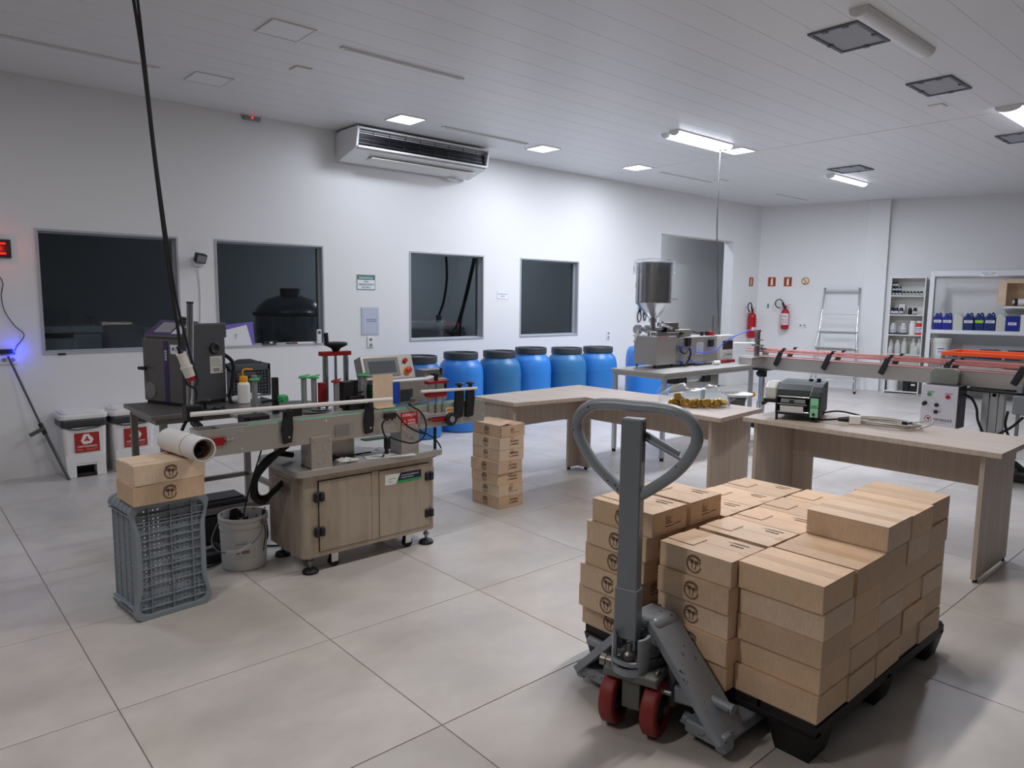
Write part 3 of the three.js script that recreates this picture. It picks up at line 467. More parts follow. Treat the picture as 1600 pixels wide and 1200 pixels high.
{ // steel rack with jugs
  const S0 = 2.8, D0 = 0.06, D1 = 0.5, L = 3.0, [rx, , rz] = onRight(S0, 0), t = thing('storage_rack', 'white painted metal shelving rack along the slanting wall', 'shelf rack', [rx, 0, rz], RW.turn);
  for (const x of [0, L]) for (const z of [D0, D1]) part(t, 'upright', [bb(x, x + 0.065, 0, 2.06, z - 0.035, z + 0.003, 0.002)], M.whiteMetal);
  for (const z of [D0 + 0.012, D1]) part(t, 'top_beam', bb(0.06, L, 1.98, 2.06, z - 0.03, z, 0.003), M.whiteMetal);
  for (const y of [0.2, 0.62, 1.1]) { part(t, 'shelf', bb(0.03, L + 0.03, y - 0.004, y + 0.008, D0, D1 - 0.005, 0.001), M.whiteMetal); part(t, 'shelf_beam', bb(0.06, L, y - 0.05, y + 0.012, D1 - 0.03, D1, 0.003), M.whiteMetal); }
  part(t, 'side_brace', [bar([0.02, 1.9, D1 - 0.04], [0.02, 1.2, D0], 0.03, 0.004), bar([0.02, 1.05, D0], [0.02, 0.3, D1 - 0.04], 0.03, 0.004)], M.whiteMetal);
  part(t, 'upper_ledge', [bb(1.02, 2.0, 1.47, 1.5, 0.08, 0.48, 0.003), bar([1.03, 1.47, 0.1], [1.03, 1.35, 0.4], 0.02, 0.02)], M.whiteMetal);
  const P = (s, d, y) => onRight(s, d, y);
  sign('paper_notice', 'small white printed card fixed to the top beam of the rack', 'notice', 0, 0, 0.24, 0.085, paint(240, 90, (c, w, h) => { c.fillStyle = '#eff1f5'; c.fillRect(0, 0, w, h); txt(c, 'MATERIAL DE LIMPEZA', w / 2, 32, 24, '#444a55', 'sans-serif', 'bold ', 'center', 200); txt(c, 'EMBALAGENS', w / 2, 62, 20, '#444a55'); }), P(3.6, 0.503, 2.005), RW.turn);
  function jug(label, s, d, y, m, w, h, lab, open = true) {
    const o = thing('plastic_jug', label, 'jug', P(s, d, y), RW.turn);
    part(o, 'body', ext(shape([[-w / 2, 0], [w / 2, 0], [w / 2, h * 0.74], [w * 0.34, h * 0.84], [0.012, h * 0.92], [-0.03, h * 0.92], [-w / 2, h * 0.74]]), 0.15, 0.014).translate(0, 0, -0.075), m);
    part(o, 'handle', tube([[0.02, h * 0.9, 0], [0.035, h, 0], [w * 0.36, h * 0.94, 0], [w * 0.42, h * 0.76, 0]], 0.011), m);
    part(o, 'cap', vcyl(-0.012, h * 0.92, h * 0.99, 0, 0.02), m);
    if (lab) part(o, 'label', bb(-w * 0.4, w * 0.4, h * 0.44, h * 0.6, 0.0745, 0.076, 0), lab);
  }
  const nb = std(0x1c2a8c, 0.4), db = std(0x17306b, 0.4), nat = std(0xc9cdc2, 0.45);
  const yl = std(0xa9d23a, 0.5);
  jug('bright blue jug with a white label, first on the rack shelf', 2.95, 0.4, 1.108, nb, 0.13, 0.27, LBL);
  jug('bright blue jug with a white label, second on the rack shelf', 3.085, 0.4, 1.108, nb, 0.145, 0.27, LBL);
  jug('pale translucent jug between the two pairs of blue jugs', 3.235, 0.4, 1.108, nat, 0.135, 0.28, null);
  jug('dark blue jug with a white label right of the first pale jug', 3.375, 0.4, 1.108, db, 0.145, 0.275, LBL);
  jug('dark blue jug with a yellow green sticker on the rack', 3.52, 0.36, 1.108, db, 0.145, 0.28, yl);
  jug('dark blue jug with a black handle and white label left of the second pale jug', 3.665, 0.4, 1.108, db, 0.15, 0.285, LBL);
  jug('second pale translucent jug on the rack shelf', 3.81, 0.4, 1.108, nat, 0.13, 0.29, null);
  { const o = thing('plastic_box', 'bright blue square tub with a white label at the right end of the jugs', 'tub', P(3.955, 0.4, 1.108), RW.turn); part(o, 'body', bb(-0.09, 0.09, 0, 0.23, -0.08, 0.08, 0.01), nb); part(o, 'lid', bb(-0.094, 0.094, 0.225, 0.24, -0.084, 0.084, 0.004), nb); part(o, 'label', bb(-0.055, 0.055, 0.1, 0.145, 0.08, 0.0815, 0), LBL); }
  { const o = thing('white_carton', 'white carton at the right edge of the picture on the jug shelf', 'carton', P(4.15, 0.4, 1.108), RW.turn); part(o, 'box', bb(-0.09, 0.09, 0, 0.26, -0.1, 0.1, 0.004), M.white); part(o, 'flap', bb(-0.09, 0.09, 0.258, 0.264, -0.1, 0, 0.002), M.offwhite); }
  { const o = thing('open_carton', 'open brown carton on the upper ledge at the right edge', 'carton', P(4.06, 0.3, 1.5), RW.turn); const w = 0.22, d = 0.15, h = 0.42;
    part(o, 'wall', [bb(-w, w, 0, 0.006, -d, d, 0), bb(-w, w, 0, h, -d, -d + 0.006, 0), bb(-w, -w + 0.006, 0, h, -d, d, 0), bb(w - 0.006, w, 0, h, -d, d, 0), bb(-w, w, h - 0.006, h, -d, d, 0)], M.card); part(o, 'flap', [move(bb(-w, w, 0, 0.006, 0, 0.13, 0), 0, h, d, 0.5), bb(-w - 0.1, -w, 0.02, h - 0.02, d - 0.004, d, 0)], M.card);
    const q = thing('dark_bottle', 'dark labelled bottle lying inside the open brown carton', 'bottle', P(4.04, 0.34, 1.506 + 0.06), RW.turn); part(q, 'body', rod([-0.07, 0, 0], [0.1, 0, 0], 0.055, 18), M.black); part(q, 'label', rod([-0.03, 0, 0], [0.05, 0, 0], 0.0565, 18), M.paper); part(q, 'cap', rod([-0.1, 0, 0], [-0.07, 0, 0], 0.03, 14), M.white); }
  { const o = thing('white_bucket', 'large white lidded bucket on the rack below the jugs', 'bucket', P(3.03, 0.3, 0.628), RW.turn); part(o, 'body', lathe([[0, 0], [0.13, 0], [0.148, 0.27], [0.16, 0.275], [0.16, 0.3], [0.15, 0.31]]), M.offwhite); part(o, 'lid', lathe([[0, 0.345], [0.15, 0.345], [0.163, 0.335], [0.163, 0.305], [0.15, 0.305]]), M.offwhite); part(o, 'label', new THREE.CylinderGeometry(0.144, 0.139, 0.15, 20, 1, true, -0.5, 1).translate(0, 0.14, 0), LBL); }
  const tray = (label, s, m, h) => { const o = thing('folded_bag', label, 'bag', P(s, 0.34, 0.628), RW.turn); part(o, 'bag', [bb(-0.16, 0.16, 0, h, -0.12, 0.12, 0.03), move(bb(-0.13, 0.13, 0, 0.03, -0.1, 0.1, 0.012), 0.01, h - 0.004, 0, 0, 0.1)], m); part(o, 'tag', bb(-0.16, -0.1, h - 0.02, h, 0.118, 0.124, 0.001), M.white); };
  tray('dark teal folded bundle on the rack behind the orange conveyor rail', 3.36, std(0x25405c, 0.7), 0.12); tray('navy folded bundle in the middle of the lower rack shelf', 3.7, std(0x1a1f5c, 0.7), 0.15); tray('dark blue green folded bundle at the right end of the rack', 4.08, std(0x1f3d50, 0.7), 0.15);
}
// ================================================================ CARTONS
const STAMP = (c, x, y, r) => {   // round palm stamp
  c.save(); c.translate(x, y); c.strokeStyle = c.fillStyle = 'rgba(84,56,40,0.68)'; c.lineWidth = r * 0.09; c.beginPath(); c.arc(0, 0, r, 0.2, 5.9); c.stroke(); c.beginPath(); c.arc(0, 0, r * 0.86, 0, 7); c.lineWidth = r * 0.03; c.stroke();
  for (let i = -4; i <= 4; i++) { c.save(); c.rotate(i * 0.2); c.fillRect(-r * 0.05, -r * 1.22, r * 0.11, r * 0.17); c.restore(); }
  c.lineWidth = r * 0.09; for (const [a, k] of [[-0.28, 1], [0.3, 0.75]]) { c.beginPath(); c.moveTo(a * r * 0.6, r * 0.62); c.quadraticCurveTo(a * r, 0, a * r * 1.1, -r * 0.35 * k); c.stroke(); for (let q = 0; q < 6; q++) { c.beginPath(); c.moveTo(a * r * 1.1, -r * 0.35 * k); c.quadraticCurveTo(a * r * 1.1 + Math.cos(q * 1.05) * r * 0.28, -r * 0.42 * k + Math.sin(q * 1.05) * r * 0.2 - r * 0.1, a * r * 1.1 + Math.cos(q * 1.05) * r * 0.4, -r * 0.3 * k + Math.sin(q * 1.05) * r * 0.26); c.stroke(); } }
  c.restore();
};
const cardBase = (c, w, h) => { c.fillStyle = '#c7a17e'; c.fillRect(0, 0, w, h); };
const inkMat = (w, h, draw) => { const m = print(paint(w, h, (c, a, b) => { c.clearRect(0, 0, a, b); draw(c, a, b); }), 0.85); m.transparent = true; m.alphaTest = 0.02; return m; };
const INK = {
  stamp: inkMat(200, 200, (c) => STAMP(c, 100, 108, 74)),
  side: inkMat(300, 160, (c) => { txt(c, 'MADEIRA', 160, 45, 50, 'rgba(72,48,36,0.7)'); txt(c, 'E 2 UNIDADES', 150, 110, 46, 'rgba(72,48,36,0.7)', 'sans-serif', 'bold ', 'center', 250); }),
  lines: inkMat(300, 160, (c) => { c.fillStyle = 'rgba(80,54,40,0.45)'; for (const [x, y, w] of [[20, 20, 90], [20, 42, 110], [20, 64, 84], [20, 86, 120], [20, 120, 150], [180, 112, 100]]) c.fillRect(x, y, w, 9); }),
  top: inkMat(300, 120, (c) => { txt(c, 'SABOR', 90, 34, 40, 'rgba(60,40,30,0.7)'); c.fillStyle = 'rgba(80,54,40,0.45)'; c.fillRect(10, 84, 190, 7); c.fillRect(10, 98, 150, 5); }),
};
const TAPE = std(0xcdab86, 0.5), TAPEW = std(0xd8d2c8, 0.25);
const cardTints = [M.card, 0xf4efe9, 0xfff6ec, 0xeee6dd].map((c) => { if (c === M.card) return c; const m = M.card.clone(); m.color.set(c); return m; });
// printed carton: stamp on -x, lettering on +z, tuck flap on top; plain carton: taped seam. L runs along z, W along x
function carton(label, group, pos, turn, W, h, L, kind, open) {
  const t = thing('cardboard_box', label, 'box', pos, turn, group), m = cardTints[Math.floor(rnd() * 4)];
  part(t, 'body', bb(-W / 2, W / 2, 0, open ? h : h - 0.003, -L / 2, L / 2, 0.0035), m);
  if (open) {
    t.children[0].geometry = mesh('body', [bb(-W / 2, W / 2, 0, 0.004, -L / 2, L / 2, 0), bb(-W / 2, -W / 2 + 0.004, 0, h, -L / 2, L / 2, 0.001), bb(W / 2 - 0.004, W / 2, 0, h, -L / 2, L / 2, 0.001), bb(-W / 2, W / 2, 0, h, -L / 2, -L / 2 + 0.004, 0.001), bb(-W / 2, W / 2, 0, h, L / 2 - 0.004, L / 2, 0.001)], m).geometry;
    part(t, 'flap', move(bb(0, W * 0.62, 0, 0.004, -L / 2, L / 2 - 0.01, 0.001), -W / 2, h, 0, 0, 0, 0.12), m); part(t, 'flap', move(bb(-W * 0.45, 0, 0, 0.004, -L / 2, L / 2 - 0.01, 0.001), W / 2, h, 0, 0, 0, 0.1), m);
  } else {
    part(t, 'flap', bb(-W / 2, -0.0008, h - 0.004, h, -L / 2, L / 2, 0.0012), m); part(t, 'flap', bb(0.0008, W / 2, h - 0.004, h, -L / 2, L / 2, 0.0012), m);
    if (kind === 'plain') part(t, 'tape', [bb(-0.024, 0.024, h, h + 0.0004, -L / 2, L / 2, 0), bb(-0.024, 0.024, h - 0.02, h, -L / 2 - 0.0004, -L / 2, 0)], TAPE);
    else { part(t, 'tuck_flap', bb(-W * 0.3, W * 0.12, h, h + 0.0035, -L / 2 + 0.002, -L * 0.12, 0.001), m); part(t, 'tape', bb(-0.02, 0.02, h - 0.035, h + 0.0006, L / 2 - 0.03, L / 2 + 0.0006, 0), TAPE); }
  }
  if (kind !== 'plain') {
    part(t, 'stamp', new THREE.PlaneGeometry(h * 0.86, h * 0.86).rotateY(-PI / 2).translate(-W / 2 - 0.0006, h * 0.5, 0), INK.stamp);
    part(t, 'lettering', new THREE.PlaneGeometry(h * 1.2, h * 0.64).translate(0.02, h * 0.5, L / 2 + 0.0006), kind === 'lines' ? INK.lines : INK.side);
    if (!open) part(t, 'lettering', new THREE.PlaneGeometry(0.13, 0.055).rotateX(-PI / 2).rotateY(PI / 2).translate(0.06, h + 0.0006, 0.05), INK.top);
  }
  return t;
}
{ // tower of seven by the corner desk
  const g = 'boxes in the tower by the corner desk', h = 0.0877, ord = ['bottom', 'second from the bottom', 'third from the bottom', 'middle', 'third from the top', 'second from the top'];
  const off = [[0, 0.005, 0], [0.003, 0, 0.01], [0, -0.006, -0.015], [-0.016, 0.008, 0.02], [0.006, 0, 0], [0.004, 0.002, 0.012], [0.02, -0.01, 0.03]];
  for (let i = 0; i < 7; i++) carton(i < 6 ? `cardboard box in the tower before the corner desk, ${ord[i]}` : 'topmost box of the tower with its lid flap lifted open', g, [2.005 + off[i][0], i * h, -2.06 + off[i][1]], off[i][2], 0.24, h, 0.315, i === 1 || i === 6 ? 'lines' : 'side', i === 6);
}
// two on the grey crate, long side toward the camera
for (let i = 0; i < 2; i++) carton(i ? 'upper of two cardboard boxes on the grey crate, under the paper roll' : 'lower of two cardboard boxes on the grey crate', 'boxes on the grey crate', [-0.462 + i * 0.005, 0.572 + i * 0.0955, -1.665], PI / 2 + 0.06 + i * 0.03, 0.235, 0.095, 0.325, 'side');
{ // pallet load
  const y0 = 0.151, h = 0.096, W = 0.224, L = 0.306, g = 'cardboard boxes loaded on the black pallet';
  const X0 = [0.725, 0.728, 0.79], Z0 = [0.125, 0.54, 0.85];
  const ordY = ['bottom', 'second', 'third', 'fourth', 'fifth', 'sixth'], ordX = ['nearest the truck handle', 'second along', 'third along', 'fourth along', 'far end'];
  for (let r = 0; r < 3; r++) for (let c = 0; c < 5; c++) {
    const n = r === 0 ? (c < 2 ? 6 : 5) : r === 1 ? 5 : (c < 2 ? 5 : 6);
    for (let k = 0; k < n; k++) {
      const kind = r === 2 ? 'plain' : (r === 0 && k > 4) || (k + c) % 3 ? 'lines' : 'side';
      let x = X0[r] + W / 2 + c * 0.2285, z = Z0[r], tu = jit(0.012);
      if (r === 0) { z += k * 0.016 + (c > 1 ? 0.035 : 0); x += c ? 0.02 : (k === 5 ? 0.0 : k === 0 ? 0.04 : -0.014 + (k % 2) * 0.012); }
      if (r === 1) { x += c ? 0.04 : k % 2 ? 0.0 : 0.012; z += jit(0.004); }
      if (r === 2) { z += jit(0.006); x += jit(0.009) + (k % 2 ? 0.006 : -0.004); if (c === 4 && k < 4) x -= 0.03; }
      const vis = k === n - 1 || (c === 0) || (r === 2);
      const row = r === 0 ? 'left row' : r === 1 ? 'middle row' : 'plain front row';
      const lab = !vis ? 'cardboard box buried inside the pallet load behind the outer boxes' : r === 2 ? `plain box in the front row of the pallet, ${ordY[k]} layer, ${ordX[c]}` : `stamped box in the ${row} of the pallet, ${ordY[k]} layer, ${ordX[c]}`;
      carton(lab, g, [x, y0 + k * h, z], tu, W, h, L, r === 2 ? 'plain' : kind === 'plain' ? 'plain' : 'lines');
    }
  }
}
// ================================================================ PALLET AND PALLET TRUCK
{
  const t = worldThing('pallet', 'black plastic pallet carrying the block of cardboard boxes', 'pallet', [1.38, 0, 0.48]);
  for (let i = 0; i < 5; i++) part(t, 'deck_board', bb(0.79, 1.985, 0.118, 0.15, -0.03 + i * 0.207, 0.165 + i * 0.207, 0.004), M.palletPlastic);
  for (const z of [-0.03, 0.985]) part(t, 'side_skirt', bb(0.79, 1.985, 0.1, 0.14, z, z + 0.015, 0.003), M.palletPlastic);
  for (const x of [0.79, 1.37, 1.945]) part(t, 'cross_bearer', bb(x, x + 0.04, 0.1, 0.12, -0.03, 1.0, 0.003), M.palletPlastic);
  for (const x of [0.86, 1.39, 1.92]) for (const z of [0.055, 0.485, 0.915]) {
    const f = new THREE.CylinderGeometry(0.115, 0.085, 0.103, 4, 1).rotateY(PI / 4); part(t, 'foot', f.translate(x, 0.0515, z), M.palletPlastic);
  }
}
{
  const t = worldThing('pallet_truck', 'worn grey hand pallet truck with a looped handle and red wheels', 'pallet truck', [0.6, 0, 0.45]);
  const zc = 0.45, ang = 0.3, R = (g, x = 0.555, z = zc) => g.translate(-x, 0, -z).rotateY(ang).translate(x, 0, z);
  for (const s of [-1, 1]) {
    const z = zc + s * 0.078, w = part(t, 'steer_wheel', R(new THREE.CylinderGeometry(0.1, 0.1, 0.056, 40, 1).rotateX(PI / 2).translate(0.5, 0.1, z)), std(0x8a2a24, 0.5));
    w.geometry = metric(R(lathe([[0.06, -0.028], [0.092, -0.028], [0.1, -0.02], [0.1, 0.02], [0.092, 0.028], [0.06, 0.028], [0.06, -0.028]], 0, 0, 0, 44).rotateX(PI / 2).translate(0.525, 0.1, z))); w.geometry.translate(-0.6, 0, -0.45);
    sub(t, w, 'hub', [R(lathe([[0, -0.02], [0.062, -0.02], [0.062, 0.02], [0.03, 0.022], [0.02, 0.034], [0, 0.034]], 0, 0, 0, 28).rotateX(PI / 2).translate(0.525, 0.1, z))], M.blackMetal);
  }
  part(t, 'axle', R(rod([0.525, 0.1, zc - 0.115], [0.525, 0.1, zc + 0.115], 0.014)), M.steelDark);
  part(t, 'yoke', [R(bb(0.455, 0.61, 0.2, 0.235, zc - 0.1, zc + 0.1, 0.01)), R(bb(0.475, 0.545, 0.09, 0.2, zc - 0.035, zc + 0.035, 0.006)), vcyl(0.56, 0.2, 0.27, zc, 0.075, 0.07)], std(0x6d706c, 0.55, 0.3));
  part(t, 'pump_body', [vcyl(0.6, 0.22, 0.36, zc, 0.06, 0.05), vcyl(0.6, 0.24, 0.265, zc, 0.075), bb(0.58, 0.7, 0.1, 0.3, zc - 0.06, zc + 0.06, 0.02)], M.darkGrey);
  part(t, 'pump_piston', [R(vcyl(0.5, 0.235, 0.262, zc - 0.02, 0.034)), R(lathe([[0, 0], [0.026, 0], [0.03, 0.014], [0.022, 0.03], [0.01, 0.034], [0.01, 0.06], [0, 0.06]], 0.5, 0.262, zc - 0.02, 24))], M.steelDark);
  const shell = (y0, y1, a, b) => { const q = new THREE.Shape(); q.absarc(0, 0, 0.068, a, b, false); q.absarc(0, 0, 0.056, b, a, true); return ext(q, y1 - y0, 0.002, 16).rotateX(-PI / 2).translate(0.505, y0, zc - 0.015); };
  part(t, 'fork_bracket', R(shell(0.225, 0.25, 0, 2 * PI)), M.worn); part(t, 'fork_bracket', R(shell(0.262, 0.278, PI * 0.5, PI * 1.5)), M.worn);
  for (const s of [-1, 1]) part(t, 'bracket_ear', R(shell(0.235, 0.36, s > 0 ? PI * 1.25 : PI * 0.45, s > 0 ? PI * 1.6 : PI * 0.75)), M.worn);
  part(t, 'release_hook', [R(bb(0.48, 0.52, 0.17, 0.25, zc + 0.085, zc + 0.095, 0.003)), R(rod([0.5, 0.18, zc + 0.09], [0.5, 0.18, zc + 0.14], 0.01))], M.steelDark);
  part(t, 'bolt', [R(rod([0.5, 0.235, zc - 0.11], [0.5, 0.235, zc - 0.06], 0.017)), R(rod([0.5, 0.235, zc - 0.125], [0.5, 0.235, zc - 0.105], 0.024, 6))], M.steelDark);
  // handle
  const hx = 0.525, hz = zc - 0.035;
  part(t, 'handle_post', [R(bb(hx - 0.024, hx + 0.024, 0.33, 1.13, hz - 0.042, hz + 0.036, 0.006)), R(bb(hx - 0.029, hx + 0.029, 0.33, 0.52, hz - 0.047, hz + 0.041, 0.007)), R(bb(hx - 0.022, hx + 0.022, 0.31, 0.36, hz - 0.04, hz - 0.015, 0.004)), R(bb(hx - 0.022, hx + 0.022, 0.29, 0.36, hz + 0.015, hz + 0.036, 0.004))], std(0x7f868d, 0.42, 0.2));
  const ly = [[0.86, 0.03], [0.9, 0.085], [0.96, 0.155], [1.02, 0.2], [1.08, 0.222], [1.13, 0.205], [1.162, 0.16], [1.172, 0.09], [1.172, 0.0]];
  const loop = [...ly.map(([y, z]) => [hx, y, hz + z]), ...ly.slice(0, -1).reverse().map(([y, z]) => [hx, y, hz - z])];
  part(t, 'handle_loop', R(tube(loop, 0.0205, 120, false, 14)), M.worn);
  part(t, 'control_lever', [R(bar([hx + 0.025, 1.06, hz + 0.03], [hx + 0.01, 1.005, hz + 0.17], 0.03, 0.012, 0.003)), R(bar([hx + 0.025, 1.075, hz + 0.03], [hx + 0.01, 1.02, hz + 0.16], 0.012, 0.02, 0.003))], M.worn);
  part(t, 'lever_slot', R(bb(hx - 0.01, hx + 0.012, 0.98, 1.12, hz + 0.0355, hz + 0.0375, 0.0005)), M.blackMetal);
  // frame
  const top = [0.4, 0.1];
  part(t, 'top_housing', [bb(0.565, 0.712, 0.29, 0.4, zc - 0.075, zc + 0.06, 0.03)], M.worn);
  for (const s of [-1, 1]) {
    const q = s > 0 ? 0.345 : 0.335, a = [zc + s * 0.03, 0.4], b = [zc + s * q, 0.075];
    const nrm = [a[1] - b[1], Math.abs(b[0] - a[0])], l = Math.hypot(...nrm), nx = s * nrm[0] / l * 0.03, ny = nrm[1] / l * 0.03;
    part(t, s > 0 ? 'frame_plate' : 'frame_plate', ext(shape([[a[0], a[1]], [b[0], b[1]], [b[0] - nx, b[1] - ny], [a[0] - nx, a[1] - ny]].map(([z, y]) => [-z, y])), 0.15, 0.004).rotateY(PI / 2).translate(0.56, 0, 0), M.worn);
    part(t, 'heel_bar', [rod([0.62, 0.065, zc + s * 0.16], [0.6, 0.065, zc + s * q], 0.03, 4), bb(0.58, 0.64, 0.03, 0.095, zc + s * (q - 0.02) - 0.02, zc + s * (q - 0.02) + 0.02, 0.008)], M.worn);
    part(t, 'fork', [bb(0.58, 1.86, 0.04, 0.09, zc + s * 0.255 - 0.075, zc + s * 0.255 + 0.075, 0.012)], M.worn);
    part(t, 'fork_roller', rod([1.7, 0.04, zc + s * 0.255 - 0.045], [1.7, 0.04, zc + s * 0.255 + 0.045], 0.038, 20), std(0x8a2a24, 0.5));
    part(t, 'pivot_pin', rod([0.65, 0.16, zc + s * 0.245], [0.65, 0.16, zc + s * 0.33], 0.018, 16), M.worn);
    part(t, 'link_arm', [bar([0.6, 0.15, zc + s * 0.12], [0.66, 0.14, zc + s * 0.25], 0.03, 0.06, 0.01), bar([0.7, 0.1, zc + s * 0.05], [0.75, 0.08, zc + s * 0.25], 0.05, 0.05, 0.01)], M.worn);
  }
  part(t, 'lift_rod', [rod([0.64, 0.09, zc - 0.05], [1.5, 0.07, zc - 0.2], 0.012), rod([0.64, 0.09, zc + 0.05], [1.5, 0.07, zc + 0.2], 0.012)], M.darkGrey);
  part(t, 'lower_cover', [bb(0.6, 0.71, 0.08, 0.24, zc - 0.12, zc + 0.12, 0.02)], M.darkGrey);
}
// ================================================================ DESKS
function deskPanel(t, name, geos) { return part(t, name, geos, M.wood); }
{
  const t = worldThing('corner_desk', 'pale wood L-shaped corner desk with panel legs in the middle of the room', 'desk', [3.05, 0, -1.8]);
  const y = 0.75;
  part(t, 'desktop', ext(shape([[2.79, 0.66], [3.44, 0.72], [3.42, 2.56], [2.15, 2.54], [2.16, 2.05], [2.84, 1.95]].map(([a, b]) => [a, b])), 0.03, 0.002).rotateX(-PI / 2).translate(0, y - 0.03, 0), M.wood);
  const dt = t.children[0]; 
  deskPanel(t, 'leg', bb(2.83, 3.33, 0.02, y - 0.03, -0.775, -0.75, 0.002));
  deskPanel(t, 'leg', bb(3.18, 3.33, 0.02, y - 0.03, -2.475, -2.45, 0.002)); deskPanel(t, 'leg', bb(3.31, 3.335, 0.02, y - 0.03, -2.45, -2.32, 0.002));
  deskPanel(t, 'leg', bb(2.2, 2.225, 0.02, y - 0.03, -2.5, -2.1, 0.002));
  deskPanel(t, 'modesty_panel', bb(2.22, 3.19, y - 0.28, y - 0.03, -2.47, -2.452, 0.002)); deskPanel(t, 'modesty_panel', bb(3.312, 3.33, y - 0.28, y - 0.03, -2.33, -0.77, 0.002));
  part(t, 'foot', [[2.86, -0.76], [3.3, -0.76], [3.2, -2.46], [3.32, -2.36], [2.212, -2.46], [2.212, -2.14]].map(([a, b]) => vcyl(a, 0, 0.022, b, 0.016)), M.black);
  for (const k of t.children) if (k.name === 'foot') { const f = k; t.remove(f); for (const [a, b] of [[2.86, -0.76], [3.3, -0.76], [3.2, -2.46], [3.32, -2.36], [2.212, -2.46], [2.212, -2.14]]) part(t, 'foot', vcyl(a, 0, 0.022, b, 0.016), M.black); break; }
}
{
  const t = worldThing('straight_desk', 'straight pale wood desk with panel legs behind the pallet load', 'desk', [3.3, 0, 0.18]);
  const y = 0.75;
  part(t, 'desktop', bb(2.97, 3.64, y - 0.03, y, -0.6, 0.92, 0.002), M.wood);
  for (const z of [-0.53, 0.815]) deskPanel(t, 'leg', bb(3.0, 3.58, 0.02, y - 0.03, z, z + 0.025, 0.002));
  deskPanel(t, 'leg', bb(3.521, 3.545, 0.02, y - 0.03, -0.505, -0.36, 0.002));
  deskPanel(t, 'modesty_panel', bb(3.5, 3.52, y - 0.31, y - 0.03, -0.505, 0.815, 0.002));
  for (const [a, b] of [[3.04, -0.52], [3.55, -0.52], [3.04, 0.828], [3.55, 0.828]]) part(t, 'foot', vcyl(a, 0, 0.022, b, 0.012), M.black);
}
// ================================================================ DRUMS
{
  const b1 = std(0x2f7fd2, 0.38), b2 = std(0x2f6fa2, 0.4), b3 = std(0x2b74bd, 0.38), lidm = std(0x33373d, 0.5);
  function drum(label, x, z, r, h, m, nr) {
    const t = thing('plastic_drum', label, 'drum', [x, 0, z], rnd() * 6, 'blue drums along the window wall');
    part(t, 'body', lathe([[0, 0], [r * 0.92, 0], [r * 0.97, 0.02], [r * 0.97, 0.2 * h], [r, 0.22 * h], [r, 0.45 * h], [r * 1.006, 0.455 * h], [r * 1.006, 0.465 * h], [r, 0.47 * h], [r, 0.66 * h], [r * 1.006, 0.665 * h], [r * 1.006, 0.675 * h], [r, 0.68 * h], [r * 0.99, 0.74 * h], [r * 0.95, 0.81 * h], [r * 0.88, 0.86 * h], [nr * 1.02, 0.905 * h], [nr, 0.92 * h], [nr, 0.95 * h], [0, 0.95 * h]], 0, 0, 0, 48), m);
    part(t, 'lid_ring', lathe([[nr * 0.99, 0.918 * h], [nr * 1.07, 0.92 * h], [nr * 1.085, 0.926 * h], [nr * 1.07, 0.934 * h], [nr * 1.07, 0.985 * h], [nr * 1.05, h], [nr * 0.97, h], [nr * 0.96, 0.975 * h], [nr * 0.99, 0.918 * h]], 0, 0, 0, 40), lidm);
    part(t, 'lid', lathe([[0, 0.977 * h], [nr * 0.7, 0.977 * h], [nr * 0.74, 0.982 * h], [nr * 0.97, 0.98 * h], [nr * 0.97, 0.96 * h], [0, 0.96 * h]], 0, 0, 0, 36), std(0x3c4248, 0.35));
  }
  drum('blue drum partly hidden behind the tilted control screen', 3.03, -4.62, 0.262, 0.905, b3, 0.19);
  drum('bright blue drum second from the left, beside the control screen', 3.66, -4.68, 0.265, 0.915, b1, 0.19);
  drum('dull teal blue drum third from the left', 4.24, -4.66, 0.265, 0.91, b2, 0.19);
  drum('bright blue drum fourth from the left with a shiny lid', 4.78, -4.68, 0.262, 0.93, b1, 0.188);
  drum('dull blue drum fifth from the left, beneath the small wall socket', 5.31, -4.56, 0.262, 0.915, b2, 0.19);
  drum('blue drum sixth in the row, last before the gap', 5.855, -4.5, 0.262, 0.91, b3, 0.188);
  drum('taller blue drum with a small neck standing behind the steel filling table', 6.75, -4.35, 0.31, 1.02, b1, 0.12);
}
